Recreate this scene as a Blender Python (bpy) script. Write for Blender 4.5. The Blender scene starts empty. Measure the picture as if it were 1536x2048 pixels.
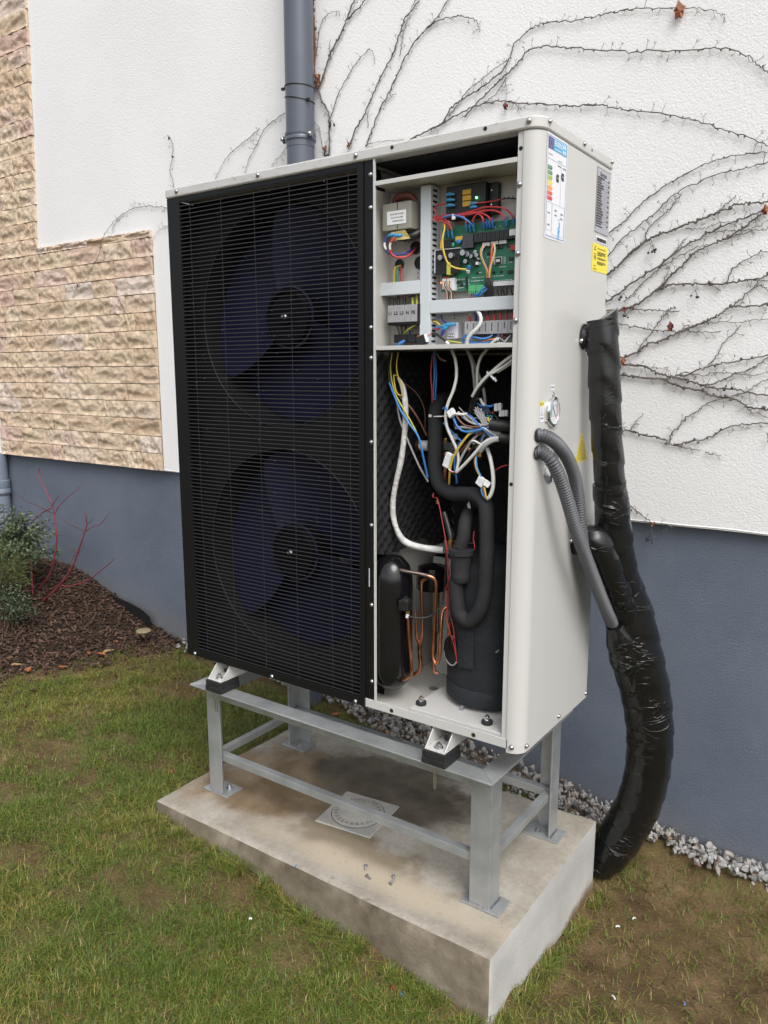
import bpy, bmesh, math, random
import numpy as np
from mathutils import Vector, Matrix, Quaternion

random.seed(7); RNG = np.random.default_rng(7)
scene = bpy.context.scene
COL = scene.collection
rad = math.radians

# ------------------------------------------------------------------ camera
CAM = np.array([1.7884, -1.5032, 1.4834]); YAW, PITCH, FPX = 0.6119, 0.1753, 1549.9
cd = bpy.data.cameras.new('camera'); cam = bpy.data.objects.new('camera', cd); COL.objects.link(cam)
cam.location = CAM; cam.rotation_euler = (math.pi/2-PITCH, 0, YAW)
cd.sensor_width = 36; cd.sensor_fit = 'AUTO'; cd.lens = FPX/2048*36
cd.clip_start = .02; cd.clip_end = 400
scene.camera = cam
scene.render.resolution_x, scene.render.resolution_y = 768, 1024

# ------------------------------------------------------------------ light: overcast day
SUN_EL, SUN_AZ = 50, 128            # degrees; azimuth measured clockwise from +Y
w = bpy.data.worlds.new('World'); scene.world = w; w.use_nodes = True
nt = w.node_tree; nt.nodes.clear()
sky = nt.nodes.new('ShaderNodeTexSky'); sky.sky_type = 'NISHITA'; sky.sun_disc = False
sky.sun_elevation = rad(SUN_EL); sky.sun_rotation = rad(SUN_AZ)
sky.air_density = 1.0; sky.dust_density = 4.0; sky.ozone_density = 1.0
hs = nt.nodes.new('ShaderNodeHueSaturation'); hs.inputs['Saturation'].default_value = .32   # cloud cover: grey sky
bg = nt.nodes.new('ShaderNodeBackground'); bg.inputs['Strength'].default_value = .15
out = nt.nodes.new('ShaderNodeOutputWorld')
nt.links.new(sky.outputs[0], hs.inputs['Color']); nt.links.new(hs.outputs[0], bg.inputs[0]); nt.links.new(bg.outputs[0], out.inputs[0])
sd = bpy.data.lights.new('sun', 'SUN'); sd.energy = .85; sd.angle = rad(32); sd.color = (1, .99, .975)
so = bpy.data.objects.new('sun', sd); COL.objects.link(so)
_el, _az = rad(SUN_EL), rad(SUN_AZ)
_dir = Vector((math.sin(_az)*math.cos(_el), math.cos(_az)*math.cos(_el), math.sin(_el)))
so.rotation_euler = (-_dir).to_track_quat('-Z', 'Y').to_euler()
scene.view_settings.view_transform = 'Standard'; scene.view_settings.look = 'None'
scene.view_settings.exposure = .64; scene.view_settings.gamma = 1
scene.cycles.use_denoising = True
scene.cycles.max_bounces = 8

# ------------------------------------------------------------------ measured positions
# photo measurements turned into real positions on a known plane of the place (wall, panel, slab ...)
_cy, _sy = math.cos(YAW), math.sin(YAW)
_F = np.array([-_sy*math.cos(PITCH), _cy*math.cos(PITCH), -math.sin(PITCH)])
_R = np.array([_cy, _sy, 0.]); _U = np.cross(_R, _F)
def _ray(px, py): return _F+_R*(px-768)/FPX-_U*(py-1024)/FPX
def onY(px, py, y): d = _ray(px, py); return CAM+d*(y-CAM[1])/d[1]
def onX(px, py, x): d = _ray(px, py); return CAM+d*(x-CAM[0])/d[0]
def onZ(px, py, z): d = _ray(px, py); return CAM+d*(z-CAM[2])/d[2]
def E(x, y): return 720+x/4.518, 300+y/4.518
def F(x, y): return 720+x/4.518, 680+y/4.518
def G(x, y): return 720+x/4.268, 1060+y/4.268

# ------------------------------------------------------------------ materials
def mat(name, col, rough=.5, metal=0., var=0., vscale=12., bump=0., bscale=150., coat=0., spec=.5,
        rvar=0., col2=None, emit=0., detail=4.):
    m = bpy.data.materials.new(name); m.use_nodes = True
    n = m.node_tree.nodes; l = m.node_tree.links; p = n['Principled BSDF']
    p.inputs['Base Color'].default_value = (*col, 1); p.inputs['Roughness'].default_value = rough
    p.inputs['Metallic'].default_value = metal; p.inputs['Coat Weight'].default_value = coat
    p.inputs['Specular IOR Level'].default_value = spec
    if var or bump or col2 or rvar:
        tc = n.new('ShaderNodeTexCoord')
    if var or col2 or rvar:
        t = n.new('ShaderNodeTexNoise'); t.inputs['Scale'].default_value = vscale; t.inputs['Detail'].default_value = detail
        l.new(tc.outputs['Object'], t.inputs['Vector'])
        r = n.new('ShaderNodeValToRGB'); r.color_ramp.elements[0].position = .3; r.color_ramp.elements[1].position = .7
        a = np.array(col); b = np.array(col2) if col2 else np.clip(a*(1+var), 0, 1)
        a = a if col2 else a*(1-var)
        r.color_ramp.elements[0].color = (*a, 1); r.color_ramp.elements[1].color = (*b, 1)
        l.new(t.outputs['Fac'], r.inputs['Fac']); l.new(r.outputs['Color'], p.inputs['Base Color'])
        if rvar:
            mr = n.new('ShaderNodeMapRange'); mr.inputs['To Min'].default_value = max(0, rough-rvar); mr.inputs['To Max'].default_value = min(1, rough+rvar)
            mr.inputs['From Min'].default_value = .3; mr.inputs['From Max'].default_value = .7
            l.new(t.outputs['Fac'], mr.inputs['Value']); l.new(mr.outputs[0], p.inputs['Roughness'])
    if bump:
        t2 = n.new('ShaderNodeTexNoise'); t2.inputs['Scale'].default_value = bscale; t2.inputs['Detail'].default_value = 3
        l.new(tc.outputs['Object'], t2.inputs['Vector'])
        b = n.new('ShaderNodeBump'); b.inputs['Strength'].default_value = bump; b.inputs['Distance'].default_value = .01
        l.new(t2.outputs['Fac'], b.inputs['Height']); l.new(b.outputs[0], p.inputs['Normal'])
    if emit:
        p.inputs['Emission Color'].default_value = (*col, 1); p.inputs['Emission Strength'].default_value = emit
    return m

# ------------------------------------------------------------------ mesh builder
def catmull(P, k=6):
    P = [np.asarray(p, float) for p in P]
    if len(P) < 3: return P
    Q = [2*P[0]-P[1]]+P+[2*P[-1]-P[-2]]; o = []
    for i in range(1, len(Q)-2):
        a, b, c, d = Q[i-1:i+3]
        for j in range(k):
            t = j/k
            o.append(.5*((2*b)+(-a+c)*t+(2*a-5*b+4*c-d)*t*t+(-a+3*b-3*c+d)*t**3))
    o.append(P[-1]); return o

class MB:
    def __init__(s): s.v = []; s.f = []
    def add(s, V, Fc):
        o = len(s.v); s.v += [tuple(map(float, p)) for p in V]; s.f += [tuple(i+o for i in f) for f in Fc]; return s
    def box(s, x0, x1, y0, y1, z0, z1):
        V = [(x, y, z) for z in (z0, z1) for y in (y0, y1) for x in (x0, x1)]
        return s.add(V, [(0, 2, 3, 1), (4, 5, 7, 6), (0, 1, 5, 4), (2, 6, 7, 3), (0, 4, 6, 2), (1, 3, 7, 5)])
    def obox(s, c, ax, ay, az):
        c, ax, ay, az = map(np.asarray, (c, ax, ay, az))
        V = [c+i*ax+j*ay+k*az for k in (-1, 1) for j in (-1, 1) for i in (-1, 1)]
        return s.add(V, [(0, 2, 3, 1), (4, 5, 7, 6), (0, 1, 5, 4), (2, 6, 7, 3), (0, 4, 6, 2), (1, 3, 7, 5)])
    def tube(s, P, r, n=8, caps=True, k=6, smooth=True):
        P = catmull(P, k) if smooth else [np.asarray(p, float) for p in P]
        m = len(P)
        r = np.interp(np.linspace(0, 1, m), np.linspace(0, 1, len(r)), r) if hasattr(r, '__len__') else np.full(m, r)
        up = None; V = []
        for i in range(m):
            t = P[min(i+1, m-1)]-P[max(i-1, 0)]; t = t/(np.linalg.norm(t)+1e-12)
            if up is None:
                a = np.array([0, 0, 1.]) if abs(t[2]) < .9 else np.array([1., 0, 0])
                up = np.cross(t, a)
            up = up-t*up.dot(t); up /= np.linalg.norm(up)+1e-12; w_ = np.cross(t, up)
            for j in range(n):
                a = 2*math.pi*j/n; V.append(P[i]+r[i]*(math.cos(a)*up+math.sin(a)*w_))
        Fc = [(i*n+j, i*n+(j+1) % n, (i+1)*n+(j+1) % n, (i+1)*n+j) for i in range(m-1) for j in range(n)]
        if caps: Fc += [tuple(range(n))[::-1], tuple((m-1)*n+j for j in range(n))]
        return s.add(V, Fc)
    def cyl(s, p0, p1, r0, r1=None, n=14, caps=True):
        return s.tube([p0, p1], [r0, r0 if r1 is None else r1], n, caps, smooth=False)
    def lathe(s, prof, c, axis='z', n=20):
        # prof: (radius, height) pairs along the axis
        V = []; c = np.asarray(c, float)
        for r, h in prof:
            for j in range(n):
                a = 2*math.pi*j/n; u, w_ = r*math.cos(a), r*math.sin(a)
                V.append(c+{'z': (u, w_, h), 'y': (u, h, -w_), 'x': (h, u, w_)}[axis])
        m = len(prof)
        Fc = [(i*n+j, i*n+(j+1) % n, (i+1)*n+(j+1) % n, (i+1)*n+j) for i in range(m-1) for j in range(n)]
        Fc += [tuple(range(n))[::-1], tuple((m-1)*n+j for j in range(n))]
        return s.add(V, Fc)
    def prism(s, poly, axis, a, b):
        def q(u, v, h): return {'z': (u, v, h), 'y': (u, h, v), 'x': (h, u, v)}[axis]
        n = len(poly); V = [q(u, v, a) for u, v in poly]+[q(u, v, b) for u, v in poly]
        Fc = [(i, (i+1) % n, n+(i+1) % n, n+i) for i in range(n)]+[tuple(range(n))[::-1], tuple(range(n, 2*n))]
        return s.add(V, Fc)
    def ball(s, c, r, n=8, sq=(1, 1, 1)):
        prof = [(max(1e-4, r*math.sin(math.pi*i/(n//2+1))), -r*math.cos(math.pi*i/(n//2+1))) for i in range(n//2+2)]
        o = len(s.v); s.lathe(prof, (0, 0, 0), 'z', n)
        for i in range(o, len(s.v)):
            x, y, z = s.v[i]; s.v[i] = (c[0]+x*sq[0], c[1]+y*sq[1], c[2]+z*sq[2])
        return s
    def build(s, name, m, parent=None, smooth=None, bevel=0, fix=True):
        me = bpy.data.meshes.new(name); me.from_pydata(s.v, [], s.f)
        if fix:
            bm = bmesh.new(); bm.from_mesh(me); bmesh.ops.recalc_face_normals(bm, faces=bm.faces); bm.to_mesh(me); bm.free()
        me.materials.append(m)
        o = bpy.data.objects.new(name, me); COL.objects.link(o)
        if smooth is not None:
            me.polygons.foreach_set('use_smooth', [True]*len(me.polygons)); me.set_sharp_from_angle(angle=rad(smooth))
        if parent is not None: attach(o, parent)
        if bevel:
            b = o.modifiers.new('bevel', 'BEVEL'); b.width = bevel; b.segments = 2; b.limit_method = 'ANGLE'; b.angle_limit = rad(40)
            b.harden_normals = False
        return o

def attach(o, parent):
    o.parent = parent
    if parent.type == 'EMPTY': o.location = -parent.location
def tag(o, label, cat, group=None, kind=None):
    o['label'] = label; o['category'] = cat
    if group: o['group'] = group
    if kind: o['kind'] = kind
    return o
def thing(name, label, cat, loc=(0, 0, 0), group=None):
    o = bpy.data.objects.new(name, None); COL.objects.link(o); o.location = loc; o.empty_display_size = .05
    return tag(o, label, cat, group)
def stuff(o): o['kind'] = 'stuff'; return o
def struct(o): o['kind'] = 'structure'; return o
def box(name, m, parent, *d, bevel=0): return MB().box(*d).build(name, m, parent, bevel=bevel)
def wire(name, pts, r, m, parent, n=7, k=6):
    return MB().tube([onY(*p) for p in pts], r, n, k=k).build(name, m, parent, smooth=60)
def inst(src, name, parent, loc, rot=(0, 0, 0), scale=(1, 1, 1)):
    o = bpy.data.objects.new(name, src); COL.objects.link(o)
    o.rotation_euler = rot; o.scale = scale
    o.parent = parent
    base = Vector(parent.location) if (parent is not None and parent.type == 'EMPTY') else Vector((0, 0, 0))
    o.location = Vector(loc)-base
    return o
def text(name, body, size, o3, u, v, m, parent, align='CENTER', bold=0., sx=1.):
    cu = bpy.data.curves.new(name, 'FONT'); cu.body = body; cu.size = size; cu.align_x = align; cu.align_y = 'CENTER'; cu.offset = bold
    cu.resolution_u = 2
    ob = bpy.data.objects.new(name, cu); COL.objects.link(ob)
    dg = bpy.context.evaluated_depsgraph_get(); dg.update()
    me = bpy.data.meshes.new_from_object(ob.evaluated_get(dg))
    bpy.data.objects.remove(ob)
    o3, u, v = map(np.asarray, (o3, u, v))
    for p in me.vertices:
        q = o3+u*p.co.x*sx+v*p.co.y; p.co = Vector(q)
    me.materials.clear(); me.materials.append(m)
    t = bpy.data.objects.new(name, me); COL.objects.link(t)
    if parent is not None: attach(t, parent)
    return t
UX, UY, UZ = np.array([1., 0, 0]), np.array([0, 1., 0]), np.array([0, 0, 1.])

# ------------------------------------------------------------------ smooth value noise for shapes
_T = RNG.random((8, 64, 64))
def vn(x, y, s=0):
    x = np.asarray(x, float); y = np.asarray(y, float)
    xi = np.floor(x).astype(int); yi = np.floor(y).astype(int); fx = x-xi; fy = y-yi
    fx = fx*fx*(3-2*fx); fy = fy*fy*(3-2*fy); T = _T[s % 8]
    a = T[xi % 64, yi % 64]; b = T[(xi+1) % 64, yi % 64]; c = T[xi % 64, (yi+1) % 64]; d = T[(xi+1) % 64, (yi+1) % 64]
    return (a*(1-fx)+b*fx)*(1-fy)+(c*(1-fx)+d*fx)*fy
def fbm(x, y, s=0, o=4):
    t = 0; a = .5
    for i in range(o): t = t+a*(vn(x*2**i, y*2**i, s+i)-.5); a *= .55
    return t
def sst(a, b, x):
    t = np.clip((np.asarray(x, float)-a)/(b-a), 0, 1); return t*t*(3-2*t)
# ================================================================== ground
def mulch_d(x, y): return (x+1.35)*-.915+(y-.1)*.404
def gz(x, y):
    x = np.asarray(x, float); y = np.asarray(y, float)
    b = np.interp(x, [-9, -3, -1.2, -.4, 0, .35, .5, .9, 1.15, 1.6, 3, 9], [.26, .24, .19, .165, .15, .132, .1, .06, .02, -.01, -.03, -.06])
    b = b-.07*sst(.8, 1.2, x)*sst(-.2, .5, y)*(1-sst(.6, .85, y))
    b = b+.24*sst(0, 1.0, mulch_d(x, y))*(1-sst(.2, 2.5, -y))
    return b
def bare(x, y):      # trodden earth beside the slab end and along its front edge
    a = 1-sst(0, .30, np.hypot((x-1.36)/.85, (y-.38)/.80)-.30+.55*fbm(x*4, y*4, 3))
    ds = np.hypot(np.maximum(np.maximum(-.04-x, x-1.108), 0), np.maximum(np.maximum(-.119-y, y-.553), 0))
    return np.clip(a+(1-sst(.02, .10, ds+.14*fbm(x*7, y*7, 4))), 0, 1)
def gzr(x, y):
    g = gz(x, y)
    amp = 1+1.3*sst(.9, 1.3, x)*sst(-.3, .1, y)
    ds = np.hypot(np.maximum(np.maximum(-.04-x, x-1.108), 0), np.maximum(np.maximum(-.119-y, y-.553), 0))      # earth banked unevenly against the slab
    return g+amp*(.022*fbm(x*5, y*5, 1)+.010*fbm(x*22, y*22, 3, 3))+np.exp(-ds/.05)*(.006+.055*fbm(x*9+2, y*9, 2))
def axis(a, b, st, lo, hi):
    c = np.arange(a, b+1e-6, st); k = st; L = []; p = a
    while p > lo: k *= 1.35; p -= k; L.append(max(p, lo))
    k = st; p = b; H = []
    while p < hi: k *= 1.35; p += k; H.append(min(p, hi))
    return np.array(L[::-1]+list(c)+H)
gx = axis(-2.9, 2.4, .014, -70, 70); gy = axis(-1.9, .95, .014, -70, 6)
X, Y = np.meshgrid(gx, gy); Z = gzr(X, Y)
nx, ny = len(gx), len(gy)
idx = np.arange(nx*ny).reshape(ny, nx)
quads = np.stack([idx[:-1, :-1], idx[:-1, 1:], idx[1:, 1:], idx[1:, :-1]], -1).reshape(-1, 4)
me = bpy.data.meshes.new('ground')
me.vertices.add(nx*ny); me.vertices.foreach_set('co', np.stack([X, Y, Z], -1).ravel())
me.loops.add(quads.size); me.loops.foreach_set('vertex_index', quads.ravel())
me.polygons.add(len(quads)); me.polygons.foreach_set('loop_start', np.arange(0, quads.size, 4)); me.polygons.foreach_set('loop_total', np.full(len(quads), 4))
me.update(calc_edges=True); me.polygons.foreach_set('use_smooth', [True]*len(quads))
at = me.attributes.new('mulch', 'FLOAT', 'POINT'); at.data.foreach_set('value', sst(-.03, .1, mulch_d(X, Y)+.30*fbm(X*5, Y*5, 2)).ravel())
at = me.attributes.new('bare', 'FLOAT', 'POINT'); at.data.foreach_set('value', bare(X, Y).ravel())
ground = bpy.data.objects.new('ground', me); COL.objects.link(ground); struct(ground)

m = bpy.data.materials.new('soil'); m.use_nodes = True; n = m.node_tree.nodes; l = m.node_tree.links; p = n['Principled BSDF']
p.inputs['Roughness'].default_value = .85; p.inputs['Specular IOR Level'].default_value = .25
tc = n.new('ShaderNodeTexCoord'); t = n.new('ShaderNodeTexNoise'); t.inputs['Scale'].default_value = 9; t.inputs['Detail'].default_value = 9; t.inputs['Roughness'].default_value = .68
l.new(tc.outputs['Object'], t.inputs['Vector'])
r = n.new('ShaderNodeValToRGB'); cr = r.color_ramp; cr.elements[0].position = .33; cr.elements[0].color = (.060, .036, .017, 1)
cr.elements[1].position = .68; cr.elements[1].color = (.165, .108, .058, 1); e = cr.elements.new(.5); e.color = (.105, .066, .032, 1)
l.new(t.outputs['Fac'], r.inputs['Fac'])
tm = n.new('ShaderNodeTexNoise'); tm.inputs['Scale'].default_value = 5; tm.inputs['Detail'].default_value = 8; tm.inputs['Roughness'].default_value = .7; l.new(tc.outputs['Object'], tm.inputs['Vector'])
rm_ = n.new('ShaderNodeMapRange'); rm_.inputs['From Min'].default_value = .42; rm_.inputs['From Max'].default_value = .60; rm_.inputs['To Max'].default_value = .8; l.new(tm.outputs['Fac'], rm_.inputs['Value'])
mo = n.new('ShaderNodeMix'); mo.data_type = 'RGBA'; mo.inputs['B'].default_value = (.098, .092, .028, 1); ab = n.new('ShaderNodeAttribute'); ab.attribute_name = 'bare'; mb_ = n.new('ShaderNodeMath'); mb_.operation = 'MULTIPLY_ADD'; mb_.inputs[1].default_value = -.85; mb_.inputs[2].default_value = 1; l.new(ab.outputs['Fac'], mb_.inputs[0])
mm_ = n.new('ShaderNodeMath'); mm_.operation = 'MULTIPLY'; l.new(rm_.outputs[0], mm_.inputs[0]); l.new(mb_.outputs[0], mm_.inputs[1]); l.new(mm_.outputs[0], mo.inputs['Factor']); l.new(r.outputs['Color'], mo.inputs['A'])
a = n.new('ShaderNodeAttribute'); a.attribute_name = 'mulch'
mx = n.new('ShaderNodeMix'); mx.data_type = 'RGBA'; mx.inputs['B'].default_value = (.028, .018, .012, 1)
l.new(a.outputs['Fac'], mx.inputs['Factor']); l.new(mo.outputs['Result'], mx.inputs['A']); l.new(mx.outputs['Result'], p.inputs['Base Color'])
t2 = n.new('ShaderNodeTexNoise'); t2.inputs['Scale'].default_value = 130; t2.inputs['Detail'].default_value = 6; l.new(tc.outputs['Object'], t2.inputs['Vector'])
b = n.new('ShaderNodeBump'); b.inputs['Strength'].default_value = .7; b.inputs['Distance'].default_value = .008
l.new(t2.outputs['Fac'], b.inputs['Height']); l.new(b.outputs[0], p.inputs['Normal'])
me.materials.append(m)

# ================================================================== house wall
WY, PY_ = .87, .90            # plaster face, plinth face
SEAM = 1.038
def plaster_mat():
    m = bpy.data.materials.new('white_render'); m.use_nodes = True; n = m.node_tree.nodes; l = m.node_tree.links; p = n['Principled BSDF']
    p.inputs['Roughness'].default_value = .9; p.inputs['Specular IOR Level'].default_value = .2
    tc = n.new('ShaderNodeTexCoord')
    t = n.new('ShaderNodeTexNoise'); t.inputs['Scale'].default_value = 1.3; t.inputs['Detail'].default_value = 6; l.new(tc.outputs['Object'], t.inputs['Vector'])
    r = n.new('ShaderNodeValToRGB'); r.color_ramp.elements[0].position = .3; r.color_ramp.elements[0].color = (.74, .742, .738, 1)
    r.color_ramp.elements[1].position = .7; r.color_ramp.elements[1].color = (.80, .803, .805, 1)
    l.new(t.outputs['Fac'], r.inputs['Fac'])
    l.new(r.outputs['Color'], p.inputs['Base Color'])
    t1 = n.new('ShaderNodeTexNoise'); t1.inputs['Scale'].default_value = 165; t1.inputs['Detail'].default_value = 2.5; l.new(tc.outputs['Object'], t1.inputs['Vector'])
    t3 = n.new('ShaderNodeTexVoronoi'); t3.inputs['Scale'].default_value = 190; l.new(tc.outputs['Object'], t3.inputs['Vector'])
    ad = n.new('ShaderNodeMath'); ad.operation = 'MULTIPLY_ADD'; ad.inputs[1].default_value = -.55; l.new(t3.outputs['Distance'], ad.inputs[0]); l.new(t1.outputs['Fac'], ad.inputs[2])
    b = n.new('ShaderNodeBump'); b.inputs['Strength'].default_value = .42; b.inputs['Distance'].default_value = .0028
    l.new(ad.outputs[0], b.inputs['Height']); l.new(b.outputs[0], p.inputs['Normal'])
    return m
M_PL = plaster_mat()
def plinth_mat():
    m = bpy.data.materials.new('blue_grey_plinth_paint'); m.use_nodes = True; n = m.node_tree.nodes; l = m.node_tree.links; p = n['Principled BSDF']
    p.inputs['Specular IOR Level'].default_value = .4; g = n.new('ShaderNodeNewGeometry')
    def nz(sc, det, ro=.6):
        t = n.new('ShaderNodeTexNoise'); t.inputs['Scale'].default_value = sc; t.inputs['Detail'].default_value = det; t.inputs['Roughness'].default_value = ro; l.new(g.outputs['Position'], t.inputs['Vector']); return t.outputs['Fac']
    r = n.new('ShaderNodeValToRGB'); cr = r.color_ramp; cr.elements[0].position = .3; cr.elements[0].color = (.100, .122, .160, 1); cr.elements[1].position = .72; cr.elements[1].color = (.150, .176, .222, 1)
    l.new(nz(2.1, 9, .65), r.inputs['Fac'])
    sp = n.new('ShaderNodeSeparateXYZ'); l.new(g.outputs['Position'], sp.inputs[0])
    # rain-splashed soil above the gravel; the ground falls towards +x
    a = n.new('ShaderNodeMath'); a.operation = 'MULTIPLY_ADD'; a.inputs[1].default_value = .115; l.new(sp.outputs['X'], a.inputs[0]); l.new(sp.outputs['Z'], a.inputs[2])
    b0 = n.new('ShaderNodeMath'); b0.operation = 'MULTIPLY_ADD'; b0.inputs[1].default_value = .30; l.new(nz(9, 7), b0.inputs[0]); l.new(a.outputs[0], b0.inputs[2])
    mr = n.new('ShaderNodeMapRange'); mr.inputs['From Min'].default_value = .44; mr.inputs['From Max'].default_value = .27; mr.inputs['To Max'].default_value = .55; l.new(b0.outputs[0], mr.inputs['Value'])
    mx = n.new('ShaderNodeMix'); mx.data_type = 'RGBA'; mx.inputs['B'].default_value = (.17, .16, .15, 1); l.new(mr.outputs[0], mx.inputs['Factor']); l.new(r.outputs['Color'], mx.inputs['A']); l.new(mx.outputs['Result'], p.inputs['Base Color'])
    rr = n.new('ShaderNodeMapRange'); rr.inputs['To Min'].default_value = .5; rr.inputs['To Max'].default_value = .78; l.new(nz(3.3, 5), rr.inputs['Value']); l.new(rr.outputs[0], p.inputs['Roughness'])
    b = n.new('ShaderNodeBump'); b.inputs['Strength'].default_value = .45; b.inputs['Distance'].default_value = .006; l.new(nz(170, 3), b.inputs['Height']); l.new(b.outputs[0], p.inputs['Normal'])
    return m
M_PLINTH = plinth_mat()
house = thing('house_wall', 'white rendered house wall with tan stone cladding above a blue-grey plinth', 'wall', (-1, WY, 0))
# plaster body as a gently uneven sheet on a solid block
MB().box(-9, 7, WY, WY+.3, SEAM, 5.2).build('plaster', M_PL, house)
mb = MB()     # slightly ragged lower edge bead of the render
xs = np.arange(-9, 7.01, .05)
P = [(x, WY+.004, SEAM+.002+.004*float(vn(x*9, 3.1, 2))) for x in xs]
mb.tube(P, .006, 5, smooth=False).build('edge_bead', M_PL, house, smooth=70)
MB().box(-9, 7, PY_, PY_+.25, -.6, SEAM+.02).build('plinth', M_PLINTH, house)

# split-faced stones
M_STONE = bpy.data.materials.new('split_sandstone'); M_STONE.use_nodes = True
n = M_STONE.node_tree.nodes; l = M_STONE.node_tree.links; p = n['Principled BSDF']; p.inputs['Roughness'].default_value = .88; p.inputs['Specular IOR Level'].default_value = .2
oi = n.new('ShaderNodeObjectInfo'); r = n.new('ShaderNodeValToRGB'); cr = r.color_ramp
cols = [(0, (.64, .49, .345)), (.18, (.72, .575, .43)), (.36, (.68, .53, .39)), (.52, (.75, .62, .49)), (.68, (.72, .585, .42)), (.84, (.67, .50, .405)), (1, (.78, .69, .60))]
cr.elements[0].color = (*cols[0][1], 1); cr.elements[1].position = 1; cr.elements[1].color = (*cols[-1][1], 1)
for q, c in cols[1:-1]: e = cr.elements.new(q); e.color = (*c, 1)
l.new(oi.outputs['Random'], r.inputs['Fac'])
tc = n.new('ShaderNodeTexCoord'); geo = n.new('ShaderNodeNewGeometry')
t = n.new('ShaderNodeTexNoise'); t.inputs['Scale'].default_value = 22; t.inputs['Detail'].default_value = 8; t.inputs['Roughness'].default_value = .65; l.new(geo.outputs['Position'], t.inputs['Vector'])
r2 = n.new('ShaderNodeValToRGB'); r2.color_ramp.elements[0].position = .3; r2.color_ramp.elements[0].color = (.82, .785, .75, 1); r2.color_ramp.elements[1].position = .66; r2.color_ramp.elements[1].color = (1.1, 1.1, 1.12, 1)
l.new(t.outputs['Fac'], r2.inputs['Fac'])
mu = n.new('ShaderNodeMix'); mu.data_type = 'RGBA'; mu.blend_type = 'MULTIPLY'; mu.inputs['Factor'].default_value = 1
l.new(r.outputs['Color'], mu.inputs['A']); l.new(r2.outputs['Color'], mu.inputs['B']); l.new(mu.outputs['Result'], p.inputs['Base Color'])
t2 = n.new('ShaderNodeTexNoise'); t2.inputs['Scale'].default_value = 60; t2.inputs['Detail'].default_value = 8; t2.inputs['Roughness'].default_value = .72; l.new(geo.outputs['Position'], t2.inputs['Vector'])
b = n.new('ShaderNodeBump'); b.inputs['Strength'].default_value = 1.; b.inputs['Distance'].default_value = .011; l.new(t2.outputs['Fac'], b.inputs['Height']); l.new(b.outputs[0], p.inputs['Normal'])

def stone_variant(k):
    NX, NZ = 25, 11; V = []; Fc = []
    u = np.linspace(0, 1, NX); v = np.linspace(0, 1, NZ)
    U, W = np.meshgrid(u, v); k7 = k*7.31
    d = .0105+.013*fbm(U*3.2+k7, W*1.6+k7*.4, k, 3)+.016*fbm(U*10+k7, W*5+k, k+5, 4)
    for q in range(3):      # conchoidal chips: the face steps back below a ragged lip
        cx, cz = RNG.uniform(.1, .9), RNG.uniform(.2, .6); s_ = RNG.uniform(.12, .30)
        lipz = cz+.30*(vn(U*6+q*3.1+k7, U*0+q, q)-.5)-.8*np.maximum(np.abs(U-cx)-s_*.5, 0)
        d = d-RNG.uniform(.004, .0085)*sst(.012, -.012, W-lipz)*sst(s_*1.15, s_*.85, np.abs(U-cx))*sst(-.02, .25, W)
    ed = np.minimum.reduce([U*2.3, (1-U)*2.3, W, 1-W]); d = np.clip(d, .0012, .018)*(.85+.15*sst(.0, .08, ed))+.001
    for j in range(NZ):
        for i in range(NX): V.append((u[i], -d[j, i], v[j]))
    for j in range(NZ-1):
        for i in range(NX-1): a = j*NX+i; Fc.append((a, a+1, a+NX+1, a+NX))
    rim = [i for i in range(NX)]+[j*NX+NX-1 for j in range(1, NZ)]+[(NZ-1)*NX+i for i in range(NX-2, -1, -1)]+[j*NX for j in range(NZ-2, 0, -1)]
    o = len(V)
    for a in rim: V.append((V[a][0], .004, V[a][2]))
    R_ = len(rim)
    for i in range(R_): Fc.append((rim[i], o+i, o+(i+1) % R_, rim[(i+1) % R_]))
    me = bpy.data.meshes.new('stone'); me.from_pydata(V, [], Fc); me.materials.append(M_STONE)
    me.polygons.foreach_set('use_smooth', [True]*len(me.polygons)); me.set_sharp_from_angle(angle=rad(22)); return me
M_MORT = mat('dark_joint', (.22, .172, .128), .95, var=.2, vscale=30)
box('joint_bed', M_MORT, house, -2.529, -1.141, WY-.0016, WY-.0001, SEAM+.003, SEAM+13*.0808)
box('joint_bed', M_MORT, house, -3.05, -2.5295, WY-.0016, WY-.0001, SEAM+5*.0808, SEAM+13*.0808)
box('joint_bed', M_MORT, house, -3.05, -2.045, WY-.0016, WY-.0001, SEAM+13*.0808+.0003, SEAM+30*.0808)
STONES = [stone_variant(k) for k in range(14)]
ROW = .0808
def lay(x0, x1, z0, z1):
    x = x1
    while x > x0+.01:
        w_ = random.choice([.11, .14, .16, .18, .20, .23, .27]); 
        if x-w_ < x0+.07: w_ = x-x0
        o = inst(random.choice(STONES), 'stone', house, (x-w_+.0012, WY-random.uniform(0, .007), z0+.0015), (0, 0, 0), (w_-.0040, 1, z1-z0-.0034))
        x -= w_
for k in range(13):
    lay(-2.53 if k < 5 else -3.05, -1.14+random.uniform(-.004, .004), SEAM+ROW*k, SEAM+ROW*(k+1))
zt = SEAM+13*ROW
lay(-2.04, -1.14, zt, zt+.033)
for k in range(13, 30): lay(-3.05, -2.035+random.uniform(-.004, .004)+.008*(k-13)*.8/1.3, SEAM+ROW*k, SEAM+ROW*(k+1))

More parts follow.
